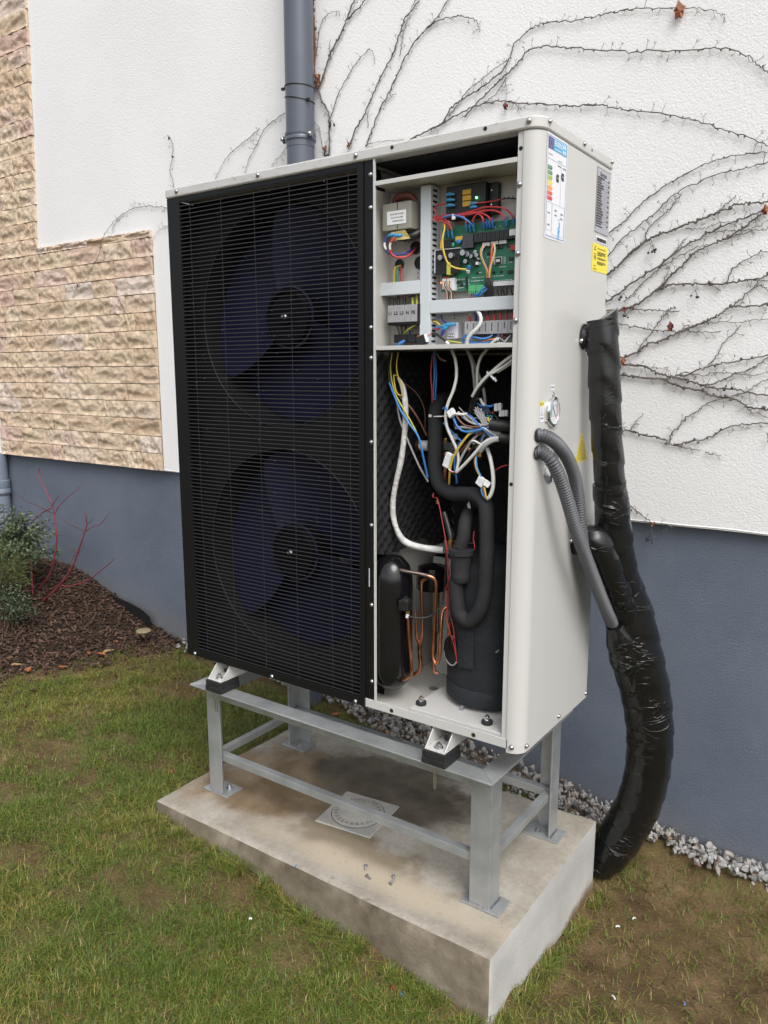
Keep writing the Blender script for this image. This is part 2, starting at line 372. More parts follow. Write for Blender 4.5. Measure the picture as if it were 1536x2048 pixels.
# ================================================================== downpipes
M_PIPE = mat('anthracite_pipe', (.085, .098, .125), .33, var=.06, vscale=4, rvar=.06, spec=.5)
M_PIPE2 = mat('pale_blue_grey_pipe', (.16, .19, .24), .5, var=.06, vscale=4)
M_BLK = mat('black_plastic', (.012, .012, .013), .45)
M_STEEL = mat('zinc_screw', (.50, .50, .51), .25, 1., var=.15, vscale=60)
c0 = onY(599, 160, .80); PX = float(c0[0])
dp = thing('downpipe', 'anthracite round downpipe with a clamp collar fixed to the white wall', 'downpipe', (PX, .80, .1))
MB().cyl((PX, .80, .1), (PX, .80, 2.385), .051, n=40, caps=False).build('pipe', M_PIPE, dp, smooth=50)
MB().cyl((PX, .80, 2.30), (PX, .80, 5.0), .0525, n=40, caps=True).build('pipe', M_PIPE, dp, smooth=50)
zc = 2.335
MB().lathe([(.050, zc-.014), (.057, zc-.013), (.0575, zc-.004), (.0555, zc), (.0575, zc+.004), (.057, zc+.013), (.050, zc+.014)], (PX, .80, 0), 'z', 40).build('clamp', M_PIPE, dp, smooth=35)
for a in (-12, 193):
    dx, dy = math.cos(rad(a)), math.sin(rad(a))
    cl = MB().obox((PX+.062*dx, .80+.062*dy, zc), (.011*dx, .011*dy, 0), (-.006*dy, .006*dx, 0), (0, 0, .012)).build('clamp_ear', M_PIPE, dp, bevel=.003)
    MB().ball((PX+.066*dx, .80+.066*dy-.012, zc), .0085, 10).build('bolt', M_STEEL, cl, smooth=60)
MB().box(PX-.006, PX+.006, .84, WY+.02, zc-.006, zc+.006).build('wall_pin', M_STEEL, dp)
def strap(z, tilt):
    P = [(PX+.054*math.cos(t), .80+.054*math.sin(t), z+tilt*math.cos(t)) for t in np.linspace(0, 2*math.pi, 25)]
    s_ = MB().tube(P, .0018, 6, smooth=False).build('cable_tie', M_BLK, dp, smooth=60)
    return s_
s1 = strap(2.505, -.004); MB().box(PX-.068, PX-.052, .775, .785, 2.503, 2.511).build('tie_head', M_BLK, s1)
s2 = strap(2.462, -.012); MB().box(PX+.05, PX+.062, .775, .785, 2.447, 2.455).build('tie_head', M_BLK, s2)
q = onY(22, 1000, .852)-np.array([.066, 0, 0])
dp2 = thing('downpipe', 'pale blue-grey downpipe with ringed socket in front of the plinth', 'downpipe', (float(q[0])-.02, .855, .4))
x2 = float(q[0])-.02
MB().lathe([(.040, .3), (.040, .80), (.046, .805), (.046, .835), (.043, .84), (.046, .85), (.046, .885), (.040, .89), (.040, 1.034)], (x2, .852, 0), 'z', 32).build('pipe', M_PIPE2, dp2, smooth=40)
MB().lathe([(.0465, .806), (.048, .808), (.048, .818), (.0465, .82)], (x2, .852, 0), 'z', 32).build('socket_ring', M_PIPE, dp2, smooth=40)

# ================================================================== concrete slab
SX0, SX1, SY0, SY1, SZ = -.040, 1.108, -.119, .553, .20
m = bpy.data.materials.new('stained_concrete'); m.use_nodes = True; n = m.node_tree.nodes; l = m.node_tree.links; p = n['Principled BSDF']
p.inputs['Specular IOR Level'].default_value = .35
tc = n.new('ShaderNodeTexCoord'); geo = n.new('ShaderNodeNewGeometry')
def noise(sc, det=5, ro=.55, vec=None):
    t = n.new('ShaderNodeTexNoise'); t.inputs['Scale'].default_value = sc; t.inputs['Detail'].default_value = det; t.inputs['Roughness'].default_value = ro
    l.new(vec or geo.outputs['Position'], t.inputs['Vector']); return t.outputs['Fac']
def ramp(f, stops):
    r = n.new('ShaderNodeValToRGB'); cr = r.color_ramp
    cr.elements[0].position, cr.elements[0].color = stops[0][0], (*stops[0][1], 1); cr.elements[1].position, cr.elements[1].color = stops[-1][0], (*stops[-1][1], 1)
    for q, c in stops[1:-1]: e = cr.elements.new(q); e.color = (*c, 1)
    l.new(f, r.inputs['Fac']); return r.outputs['Color']
def mixc(f, a, b, mode='MIX'):
    x = n.new('ShaderNodeMix'); x.data_type = 'RGBA'; x.blend_type = mode
    if isinstance(f, float): x.inputs['Factor'].default_value = f
    else: l.new(f, x.inputs['Factor'])
    for k, v in (('A', a), ('B', b)):
        if isinstance(v, tuple): x.inputs[k].default_value = (*v, 1)
        else: l.new(v, x.inputs[k])
    return x.outputs['Result']
def blob(cx, cy, rx, ry, ns, amp, seed, soft=.35):
    """a stain with its own ragged outline on the slab top"""
    mp = n.new('ShaderNodeMapping'); mp.inputs['Location'].default_value = (-cx/rx, -cy/ry, 0); mp.inputs['Scale'].default_value = (1/rx, 1/ry, 0)
    l.new(geo.outputs['Position'], mp.inputs['Vector'])
    ln = n.new('ShaderNodeVectorMath'); ln.operation = 'LENGTH'; l.new(mp.outputs[0], ln.inputs[0])
    sh = n.new('ShaderNodeMapping'); sh.inputs['Location'].default_value = (seed, seed*.7, 0); l.new(geo.outputs['Position'], sh.inputs['Vector'])
    q = noise(ns, 6, .6, sh.outputs[0])
    a = n.new('ShaderNodeMath'); a.operation = 'MULTIPLY_ADD'; a.inputs[1].default_value = amp; l.new(q, a.inputs[0]); l.new(ln.outputs['Value'], a.inputs[2])
    r = n.new('ShaderNodeMapRange'); r.inputs['From Min'].default_value = 1+amp*.5; r.inputs['From Max'].default_value = 1+amp*.5-soft; r.interpolation_type = 'SMOOTHSTEP'
    l.new(a.outputs[0], r.inputs['Value']); return r.outputs[0]
base = ramp(noise(5, 8, .6), [(.3, (.25, .225, .18)), (.52, (.355, .325, .275)), (.72, (.45, .425, .38))])
base = mixc(1., base, ramp(noise(60, 6, .7), [(.3, (.82, .82, .82)), (.62, (1.05, 1.05, 1.05))]), 'MULTIPLY')
s1 = blob(.20, .17, .44, .30, 6, 1.6, 3, .6)
base = mixc(s1, base, ramp(noise(9, 6), [(.35, (.150, .105, .058)), (.65, (.27, .205, .135))]))
s2 = blob(.51, .33, .38, .20, 7, 1.3, 9, .32)
base = mixc(s2, base, ramp(noise(12, 6), [(.35, (.095, .080, .057)), (.65, (.165, .143, .108))]))
s4 = blob(.62, .03, .30, .10, 9, 2.2, 33, .5)
base = mixc(s4, base, (.22, .18, .125))
s3 = blob(.75, -.03, .55, .07, 5, 1.2, 21, .8)
base = mixc(s3, base, (.42, .36, .27))
spk = n.new('ShaderNodeTexVoronoi'); spk.inputs['Scale'].default_value = 75; l.new(geo.outputs['Position'], spk.inputs['Vector'])
base = mixc(1., base, ramp(spk.outputs['Distance'], [(.05, (.45, .38, .3)), (.13, (1, 1, 1))]), 'MULTIPLY')
# upright faces: formwork grey with an earth tide line on the front
sep = n.new('ShaderNodeSeparateXYZ'); l.new(geo.outputs['True Normal'], sep.inputs[0])
side = ramp(noise(4, 8, .62), [(.3, (.38, .375, .36)), (.7, (.56, .555, .54))])
sp = n.new('ShaderNodeSeparateXYZ'); l.new(geo.outputs['Position'], sp.inputs[0])
def mrange(v, a, b_):
    r = n.new('ShaderNodeMapRange'); r.inputs['From Min'].default_value = a; r.inputs['From Max'].default_value = b_; r.interpolation_type = 'SMOOTHSTEP'; l.new(v, r.inputs['Value']); return r.outputs[0]
fr = mrange(sep.outputs['Y'], -.5, -.8)
front = ramp(noise(7, 8, .65), [(.32, (.115, .092, .063)), (.5, (.20, .168, .122)), (.68, (.31, .272, .216))])
side = mixc(fr, side, front)
# soil splashed up from the ground
hn = n.new('ShaderNodeMath'); hn.operation = 'MULTIPLY_ADD'; hn.inputs[1].default_value = .10; l.new(noise(14, 5), hn.inputs[0]); l.new(sp.outputs['Z'], hn.inputs[2])
side = mixc(mrange(hn.outputs[0], .075, .03), side, (.16, .105, .055))
topf = mrange(sep.outputs['Z'], .55, .8)
l.new(mixc(topf, side, base), p.inputs['Base Color'])
mr = n.new('ShaderNodeMapRange'); mr.inputs['To Min'].default_value = .82; mr.inputs['To Max'].default_value = .42; l.new(s2, mr.inputs['Value']); l.new(mr.outputs[0], p.inputs['Roughness'])
b = n.new('ShaderNodeBump'); b.inputs['Strength'].default_value = .5; b.inputs['Distance'].default_value = .004; l.new(noise(110, 7, .65), b.inputs['Height']); l.new(b.outputs[0], p.inputs['Normal'])
M_CONC = m
slab = thing('concrete_slab', 'stained cast concrete slab carrying the steel stand', 'slab', (.53, .2, 0))
def slab_mesh():
    nx_, ny_, nz_ = 93, 57, 14
    xs = np.linspace(SX0, SX1, nx_); ys = np.linspace(SY0, SY1, ny_); zs = np.linspace(-.25, SZ, nz_)
    mb = MB()
    def sheet(fn, a, b_, flip):
        V = []; 
        for q in b_:
            for t_ in a: V.append(fn(t_, q))
        na = len(a); Fc = [(j*na+i, j*na+i+1, (j+1)*na+i+1, (j+1)*na+i) for j in range(len(b_)-1) for i in range(na-1)]
        mb.add(V, Fc)
    sheet(lambda x, y: (x, y, SZ), xs, ys, 0)
    sheet(lambda x, z: (x, SY0, z), xs, zs, 0); sheet(lambda x, z: (x, SY1, z), xs, zs, 0)
    sheet(lambda y, z: (SX0, y, z), ys, zs, 0); sheet(lambda y, z: (SX1, y, z), ys, zs, 0)
    V = np.array(mb.v)
    ex = np.minimum(V[:, 0]-SX0, SX1-V[:, 0]); ey = np.minimum(V[:, 1]-SY0, SY1-V[:, 1]); ez = SZ-V[:, 2]
    def f3(k, s): return fbm(V[:, 0]*k+V[:, 2]*k*.9, V[:, 1]*k+V[:, 2]*k*.7, s)
    # worn rounded arris
    near = np.sort(np.stack([ex, ey, ez]), axis=0); ar = np.clip(1-near[1]/.012, 0, 1)*(.0025+.016*np.clip(f3(31, 2)-.06, 0, 1))
    V[:, 0] += np.where(ex < 1e-6, np.where(V[:, 0] < .5, 1, -1)*ar, 0)
    V[:, 1] += np.where(ey < 1e-6, np.where(V[:, 1] < .2, 1, -1)*ar, 0)
    V[:, 2] -= np.where(ez < 1e-6, ar, 0)
    front_ = V[:, 1] < SY0+.02
    V[:, 1] += np.where(front_, (.022*f3(4, 4)+.010*f3(15, 1))*np.clip((SZ-V[:, 2])/.07, .2, 1), .004*f3(6, 3))
    V[:, 0] += np.where(V[:, 0] < SX0+.02, .014*f3(6, 5), .004*f3(5, 6))
    V[:, 2] += np.where(ez < .02, .004*f3(4, 0), 0)
    mb.v = [tuple(q) for q in V]; return mb
o = slab_mesh().build('cast_block', M_CONC, slab, fix=False)
bm = bmesh.new(); bm.from_mesh(o.data); bmesh.ops.remove_doubles(bm, verts=bm.verts, dist=.0004); bmesh.ops.recalc_face_normals(bm, faces=bm.faces); bm.to_mesh(o.data); bm.free()
o.data.polygons.foreach_set('use_smooth', [True]*len(o.data.polygons)); o.data.set_sharp_from_angle(angle=rad(50))

# drain lid let into the slab
M_LID = mat('grey_drain_plastic', (.36, .36, .35), .6, var=.14, vscale=14, bump=.3, bscale=120, col2=(.45, .42, .36))
M_LIDD = mat('grey_drain_recess', (.26, .26, .25), .7, var=.15, vscale=30)
drain = thing('drain_cover', 'square grey drain cover with a round scalloped lid set in the slab', 'drain cover', (.514, .178, SZ))
ca, sa = math.cos(rad(7)), math.sin(rad(7))
def dr(u, v, z): return (.514+ca*u-sa*v, .178+sa*u+ca*v, z)
hh = .092
MB().add([dr(a*hh, b_*hh, z) for z in (SZ-.01, SZ+.0035) for a, b_ in ((-1, -1), (1, -1), (1, 1), (-1, 1))], [(0, 1, 2, 3), (4, 7, 6, 5), (0, 4, 5, 1), (1, 5, 6, 2), (2, 6, 7, 3), (3, 7, 4, 0)]).build('frame', M_LID, drain, bevel=.003)
rm = MB().lathe([(.0795, SZ+.0035), (.0795, SZ+.0042), (.0775, SZ+.0042), (.0775, SZ+.0035)], (.514, .178, 0), 'z', 48).build('gap_ring', mat('dark_gap', (.05, .045, .04), .9), drain)
lid = MB().lathe([(.077, SZ+.003), (.077, SZ+.0062), (.0755, SZ+.007), (.0, SZ+.0072)], (.514, .178, 0), 'z', 48).build('round_lid', M_LID, drain, smooth=40)
for k in range(26):
    a = 2*math.pi*k/26; c_, s_ = math.cos(a), math.sin(a); e1 = np.array([c_, s_, 0]); e2 = np.array([-s_, c_, 0]); z = SZ+.0078
    cc = np.array([.514, .178, 0])
    P = [cc+e1*(.068+.0015*math.cos(t_))+e2*0 for t_ in (0,)]
    pr = [(.0690, -.0058), (.0700, 0), (.0690, .0058), (.0625, .0045), (.0575, .0020), (.0560, 0), (.0575, -.0020), (.0625, -.0045)]
    MB().add([cc+e1*u+e2*v+np.array([0, 0, z]) for u, v in pr]+[cc+e1*(u*.99)+e2*v*.7+np.array([0, 0, z-.0012]) for u, v in pr],
             [tuple(range(8))]+[(i, (i+1) % 8, 8+(i+1) % 8, 8+i) for i in range(8)]).build('scallop', M_LIDD, lid)
# ================================================================== steel stand
M_GALV = bpy.data.materials.new('galvanised_paint'); M_GALV.use_nodes = True
n = M_GALV.node_tree.nodes; l = M_GALV.node_tree.links; p = n['Principled BSDF']
p.inputs['Metallic'].default_value = .55; p.inputs['Roughness'].default_value = .42
geo = n.new('ShaderNodeNewGeometry'); t = n.new('ShaderNodeTexNoise'); t.inputs['Scale'].default_value = 14; t.inputs['Detail'].default_value = 7
l.new(geo.outputs['Position'], t.inputs['Vector']); r = n.new('ShaderNodeValToRGB')
r.color_ramp.elements[0].position = .3; r.color_ramp.elements[0].color = (.33, .345, .35, 1); r.color_ramp.elements[1].position = .7; r.color_ramp.elements[1].color = (.47, .485, .49, 1)
l.new(t.outputs['Fac'], r.inputs['Fac']); l.new(r.outputs['Color'], p.inputs['Base Color'])
mr = n.new('ShaderNodeMapRange'); mr.inputs['To Min'].default_value = .3; mr.inputs['To Max'].default_value = .55; l.new(t.outputs['Fac'], mr.inputs['Value']); l.new(mr.outputs[0], p.inputs['Roughness'])
t2 = n.new('ShaderNodeTexNoise'); t2.inputs['Scale'].default_value = 240; l.new(geo.outputs['Position'], t2.inputs['Vector'])
b = n.new('ShaderNodeBump'); b.inputs['Strength'].default_value = .15; b.inputs['Distance'].default_value = .004; l.new(t2.outputs['Fac'], b.inputs['Height']); l.new(b.outputs[0], p.inputs['Normal'])

stand = thing('steel_stand', 'welded grey angle-steel stand bolted to the concrete slab', 'stand', (.54, .2, SZ))
RX0, RX1, RY0, RY1, RZ = .040, 1.056, -.032, .455, .566     # rail frame, top face
FW, TH, LW = .052, .005, .055
def rail(name, poly):    # mitred flat flange
    return MB().prism(poly, 'z', RZ-TH, RZ).build(name, M_GALV, stand, bevel=.0012)
g = .0004
rail('rail', [(RX0, RY0), (RX1, RY0), (RX1-FW-g, RY0+FW), (RX0+FW+g, RY0+FW)])
rail('rail', [(RX0, RY1), (RX0+FW+g, RY1-FW), (RX1-FW-g, RY1-FW), (RX1, RY1)])
rail('rail', [(RX0, RY0+g*2), (RX0+FW, RY0+FW+g), (RX0+FW, RY1-FW-g), (RX0, RY1-g*2)])
rail('rail', [(RX1, RY0+g*2), (RX1, RY1-g*2), (RX1-FW, RY1-FW-g), (RX1-FW, RY0+FW+g)])
# upright web of each angle rail, set back under the flange
WB = .044
box('rail_web', M_GALV, stand, RX0+FW+.002, RX1-FW-.002, RY0+FW-TH, RY0+FW-.0005, RZ-TH-WB, RZ-TH-.0003, bevel=.001)
box('rail_web', M_GALV, stand, RX0+FW+.002, RX1-FW-.002, RY1-FW+.0005, RY1-FW+TH, RZ-TH-WB, RZ-TH-.0003, bevel=.001)
box('rail_web', M_GALV, stand, RX0+FW-TH, RX0+FW-.0005, RY0+FW+.002, RY1-FW-.002, RZ-TH-WB, RZ-TH-.0003, bevel=.001)
box('rail_web', M_GALV, stand, RX1-FW+.0005, RX1-FW+TH, RY0+FW+.002, RY1-FW-.002, RZ-TH-WB, RZ-TH-.0003, bevel=.001)
LEGS = [(.058, .016, 1, 1), (1.032, .016, -1, 1), (.058, .435, 1, -1), (1.032, .435, -1, -1)]
M_BOLT = mat('zinc_bolt', (.52, .52, .53), .35, 1., var=.2, vscale=80)
for x, y, sx, sy in LEGS:
    lo, hi = SZ+.006, RZ-TH-.0005
    # L section
    xs = sorted((x, x+sx*LW)); ys = sorted((y, y+sy*TH))
    P = [(x, y), (x+sx*LW, y), (x+sx*LW, y+sy*TH), (x+sx*TH, y+sy*TH), (x+sx*TH, y+sy*LW), (x, y+sy*LW)]
    lg = MB().prism(P, 'z', lo, hi).build('leg', M_GALV, stand, bevel=.0014)
    cx, cy = x+sx*.025, y+sy*.030
    fp = box('foot_plate', M_GALV, stand, cx-.052, cx+.052, cy-.034, cy+.034, SZ+.0005, SZ+.006, bevel=.0012)
    bx, by = x+sx*.042 if sx > 0 else x-.040, y+sy*.040
    MB().lathe([(.011, SZ+.0062), (.011, SZ+.0075), (.0075, SZ+.0077), (.0075, SZ+.013), (.0045, SZ+.0132), (.0045, SZ+.019), (.002, SZ+.020)], (bx, by, 0), 'z', 6).build('anchor_bolt', M_BOLT, fp)
    wl = MB(); 
    wl.tube([(x+sx*.004, y-sy*.001, SZ+.0075), (x+sx*.025, y-sy*.0015, SZ+.008), (x+sx*LW, y-sy*.001, SZ+.0075)], .0028, 6, k=8)
    wl.tube([(x-sx*.001, y+sy*.004, SZ+.0075), (x-sx*.0015, y+sy*.025, SZ+.008), (x-sx*.001, y+sy*LW, SZ+.0075)], .0028, 6, k=8)
    v = np.array(wl.v); v += .0012*(RNG.random(v.shape)-.5); wl.v = [tuple(q) for q in v]
    wl.build('weld_bead', M_BOLT, lg, smooth=60)
    wl = MB().tube([(x+sx*.002, y-sy*.001, hi-.004), (x+sx*.03, y-sy*.002, hi-.006), (x+sx*LW, y-sy*.001, hi-.004)], .003, 6, k=8)
    v = np.array(wl.v); v += .002*(RNG.random(v.shape)-.5); wl.v = [tuple(q) for q in v]; wl.build('weld_bead', M_GALV, lg, smooth=60)
SZ1, SZ0 = .335, .313     # stretchers
box('stretcher', M_GALV, stand, .062+.006, 1.026-.006, .024, .046, SZ0, SZ1, bevel=.001)
box('stretcher', M_GALV, stand, .062+.006, 1.026-.006, .405, .427, SZ0, SZ1, bevel=.001)
box('stretcher', M_GALV, stand, .066, .088, .0465, .4045, SZ0+.001, SZ1-.001, bevel=.001)
box('stretcher', M_GALV, stand, 1.002, 1.024, .0465, .4045, SZ0+.001, SZ1-.001, bevel=.001)

# ================================================================== rubber pads
M_RUB = mat('black_rubber', (.014, .014, .015), .62, var=.2, vscale=30, bump=.3, bscale=90)
for i, (x0, x1, lab) in enumerate(((.114, .180, 'black rubber vibration pad under the black fan panel end'), (.868, .934, 'black rubber vibration pad under the open cream bay end'))):
    pad = thing('rubber_pad', lab, 'rubber pad', ((x0+x1)/2, 0, RZ), 'vibration pads on the stand')
    for k, (za, zb, ins) in enumerate(((RZ+.0005, RZ+.0165, 0), (RZ+.0168, RZ+.0335, .0012))):
        box('rubber_block', M_RUB, pad, x0+ins, x1-ins, -.036+ins, .040-ins, za, zb, bevel=.0015)
    MB().cyl((x0+.033, -.026, RZ-.062), (x0+.033, -.026, RZ-.0055), .004, n=10).build('bolt_shank', M_BOLT, pad, smooth=50)

# ================================================================== heat pump
ZB, ZT, W_, D_ = .645, 1.9855, 1.11, .4034
M_CREAM = mat('cream_powder_coat', (.525, .522, .502), .22, var=.012, vscale=2.2, bump=.05, bscale=5, spec=.5, rvar=.03, detail=3)
M_CREAM2 = mat('cream_inner_panel', (.49, .48, .445), .5, var=.03, vscale=4)
M_BLKP = mat('black_powder_coat', (.0055, .0055, .006), .45, bump=.05, bscale=500, spec=.3)
M_WIRE = mat('black_coated_wire', (.028, .028, .030), .4, spec=.5)
M_DARK = mat('dark_interior', (.006, .006, .007), .85, spec=.1)
M_FOAM = mat('black_foam', (.022, .022, .024), .9, var=.2, vscale=40, bump=.3, bscale=260, spec=.2)
M_INS = mat('insulation_tube', (.022, .023, .025), .78, var=.2, vscale=18, bump=.15, bscale=350, spec=.3)
M_JACK = mat('compressor_jacket', (.020, .022, .026), .7, var=.18, vscale=14, bump=.25, bscale=120, spec=.3)
M_GBLK = mat('gloss_black_tank', (.006, .006, .007), .16, bump=.03, bscale=25, spec=.5)
M_COPP = mat('copper', (.62, .27, .15), .34, 1., var=.35, vscale=22, rvar=.12)
M_BRASS = mat('brass', (.62, .42, .16), .3, 1., var=.15, vscale=40)
M_CHROME = mat('polished_steel', (.72, .72, .72), .12, 1.)
M_BLUEF = mat('navy_fan_plastic', (.0072, .0084, .027), .5, var=.1, vscale=6, spec=.18)
M_GREYP = mat('pale_motor_mount', (.22, .22, .25), .5, .3)
M_WHT = mat('white_plastic', (.74, .75, .76), .42)
M_TRUNK = mat('pale_grey_trunking', (.57, .615, .645), .45, var=.02, vscale=5)
M_GRY = mat('grey_terminal', (.33, .33, .345), .5, var=.04, vscale=30)
M_PCB = mat('green_circuit_board', (.020, .150, .085), .42, col2=(.028, .19, .11), vscale=70)
M_HOLE = mat('dark_hole', (.008, .008, .008), .9)
M_YEL = mat('yellow_sticker', (.80, .66, .045), .42)
M_INK = mat('black_print', (.02, .02, .02), .55)
M_GINK = mat('grey_print', (.24, .24, .25), .55)
def col(name, c, r=.42): return mat(name, c, r)
W_RED = col('red_wire', (.46, .04, .048)); W_BLU = col('blue_wire', (.045, .20, .52)); W_NAV = col('navy_wire', (.03, .04, .22)); W_YEL = col('yellow_wire', (.60, .43, .055))
W_GRN = col('green_wire', (.03, .28, .16)); W_WHT = col('white_cable', (.62, .62, .60)); W_GRY = col('grey_cable', (.36, .36, .35)); W_BLK = col('black_wire', (.015, .015, .016)); W_BRN = col('brown_wire', (.17, .075, .05)); W_ORG = col('orange_wire', (.66, .18, .06))
W_CYB = col('blue_spade_sleeve', (.05, .27, .50), .3); W_YG = col('yellow_green_wire', (.46, .46, .06))

hp = thing('heat_pump', 'tall cream heat pump with black fan grille and opened wiring bay', 'heat pump', (.555, .2, ZB))

# ---- lid
def rrect(x0, x1, y0, y1, rs, n_=9):
    P = []
    for (cx, cy, a0, r_) in ((x1-rs[0], y0+rs[0], -90, rs[0]), (x1-rs[1], y1-rs[1], 0, rs[1]), (x0+rs[2], y1-rs[2], 90, rs[2]), (x0+rs[3], y0+rs[3], 180, rs[3])):
        for i in range(n_): a = rad(a0+90*i/(n_-1)); P.append((cx+r_*math.cos(a), cy+r_*math.sin(a)))
    return P
lid = MB().prism(rrect(-.003, W_+.003, -.004, D_+.003, (.036, .006, .006, .006)), 'z', 1.9605, ZT).build('lid', M_CREAM, hp, smooth=40, bevel=.004)
def screw_front(x, z, y=0., parent=None, r_=.0054):
    s_ = MB().lathe([(r_*1.15, y), (r_*1.15, y-.0012), (r_, y-.0015), (r_*.92, y-.0035), (r_*.55, y-.005), (.0004, y-.0054)], (x, 0, z), 'y', 14)
    s_.box(x-.0005, x+.0005, y-.0056, y-.003, z-.0022, z+.0022); s_.box(x-.0022, x+.0022, y-.0056, y-.003, z-.0005, z+.0005)
    return s_.build('screw', M_STEEL, parent or hp, smooth=50)
def screw_side(y, z, x=W_, parent=None, r_=.005):
    return MB().lathe([(r_*1.15, x), (r_*1.15, x+.0012), (r_, x+.0015), (r_*.92, x+.0035), (r_*.55, x+.005), (.0004, x+.0054)], (0, y, z), 'x', 14).build('screw', M_STEEL, parent or hp, smooth=50)
def hole_front(x, z, y=0., r_=.0035, parent=None):
    return MB().lathe([(r_, y), (r_, y-.0006), (.0003, y-.0006)], (x, 0, z), 'y', 12).build('screw_hole', M_HOLE, parent or hp)
for x in (.047, .352, .658, 1.084): screw_front(x, 1.9745, -.004, lid)
for x in (.758, .988): hole_front(x, 1.976, -.004, .0042, lid)
for y in (.029, .215, .392): screw_side(y, 1.976, W_+.003, lid)
MB().lathe([(.003, W_+.003), (.003, W_+.0036), (.0003, W_+.0036)], (0, .263, 1.974), 'x', 10).build('screw_hole', M_HOLE, lid)
# rain drops on the lid edge
mb = MB()
for k in range(150):
    x = random.uniform(.0, 1.06); z = random.uniform(1.9625, 1.984); rr = random.uniform(.0007, .0021)
    mb.ball((x, -.0042, z), rr, 6, (1, .5, 1.1))
for k in range(60):
    x = random.uniform(.1, 1.06); rr = random.uniform(.0012, .003); mb.ball((x, -.003, 1.9612), rr, 6, (1.1, .7, .8))
M_DROP = mat('water_drop', (1, 1, 1), .03); M_DROP.node_tree.nodes['Principled BSDF'].inputs['Transmission Weight'].default_value = 1; M_DROP.node_tree.nodes['Principled BSDF'].inputs['IOR'].default_value = 1.33
stuff(mb.build('rain_drops', M_DROP, lid, smooth=80))

# ---- right side panel with rounded corner post
R_ = .034
arc = [(W_-R_+R_*math.cos(rad(a)), R_+R_*math.sin(rad(a))) for a in np.linspace(-90, 0, 12)]
outer = [(1.0725, .012), (1.0725, 0)]+arc+[(W_, D_)]
inner = [(x-.0018 if i >= 2 else x+.0018, y if i < 1 else y+(.0018 if i < 8 else 0)) for i, (x, y) in enumerate(outer)]
arc_i = [(W_-R_+(R_-.002)*math.cos(rad(a)), R_+(R_-.002)*math.sin(rad(a))) for a in np.linspace(0, -90, 12)]
poly = outer+[(W_-.002, D_)]+arc_i+[(1.0745, .002), (1.0745, .012)]
sidep = MB().prism(poly, 'z', .637, 1.9592).build('side_panel', M_CREAM, hp, smooth=30)
for y, z in ((.026, .653), (.211, .655), (.394, .651)): screw_side(y, z, W_, sidep)
screw_front(1.086, .653, 0, sidep)
# drops running on the side
mb = MB()
for k in range(70):
    y0 = random.choice([.10, .13, .17, .22, .26]) + random.gauss(0, .006); z = random.uniform(.72, 1.45); mb.ball((W_, y0, z), random.uniform(.0006, .0015), 6, (.5, 1, 1.3))
stuff(mb.build('rain_drops', M_DROP, sidep, smooth=80))
# inner flange of the opening
fl = MB(); fl.box(1.0585, 1.0722, .003, .0045, .664, 1.9600); fl.box(1.0585, 1.0600, .0046, .030, .664, 1.9600)
flange = fl.build('opening_flange', M_CREAM, hp, bevel=.0006)
for z in (1.86, 1.727, 1.594): screw_front(1.0645, z, .003, flange)
for z in (1.928, 1.252): hole_front(1.065, z, .003, .0042, flange)
# back, floor, partition
box('back_panel', M_CREAM2, hp, .002, W_-.003, D_-.002, D_, .648, 1.959)
box('coil_guard', M_DARK, hp, .0, .003, .006, D_-.003, .648, 1.9595)
flr = MB(); flr.box(.6555, 1.0725, .0025, D_-.003, .650, .6525); floor_ = flr.build('base_pan', M_CREAM2, hp)
box('fan_pan', M_DARK, hp, .004, .655, .0065, D_-.003, .650, .6525)
lip = box('base_lip', M_CREAM, hp, .671, 1.0752, .0, .0022, .646, .669, bevel=.0008)
for x in (.757, .989): hole_front(x, .656, 0, .0036, lip); 
for x in (.757, .989): MB().lathe([(.0058, 0), (.0058, -.0008), (.0038, -.0009), (.0038, 0)], (x, 0, .656), 'y', 14).build('rivet_ring', M_CHROME, lip)
box('partition', M_CREAM2, hp, .655, .658, .006, D_-.003, .6530, 1.959)
box('partition_edge', M_CREAM, hp, .7045, .7085, -.0015, .0042, .668, 1.9600)

# ---- fan panel
fp = MB()
fp.box(0, .0495, 0, .003, .6445, 1.9600); fp.box(.6585, .6735, 0, .003, .6445, 1.9600)
fp.box(.0496, .6584, 0, .003, 1.9475, 1.9600); fp.box(.0496, .6584, 0, .003, .6445, .6675)
fp.box(0, .002, .0031, .020, .6445, 1.9600)
fan_panel = fp.build('fan_panel', M_BLKP, hp, bevel=.001)
fs = MB(); fs.box(.6740, .6760, -.002, .010, .6445, 1.9600); fs.box(.6762, .7042, .002, .004, .648, 1.9600)
fstile = fs.build('fan_panel_stile', M_BLKP, hp, bevel=.0007)
for x in (.035, .351, .644): screw_front(x, .652, 0, fan_panel)
for z in (1.929, 1.858, 1.725, 1.592, 1.522, 1.324, 1.121, .919, .718): screw_front(.6955, z, .002, fstile, .005)
box('slot', M_TRUNK, fstile, .6868, .6890, .0012, .0019, .965, 1.012)
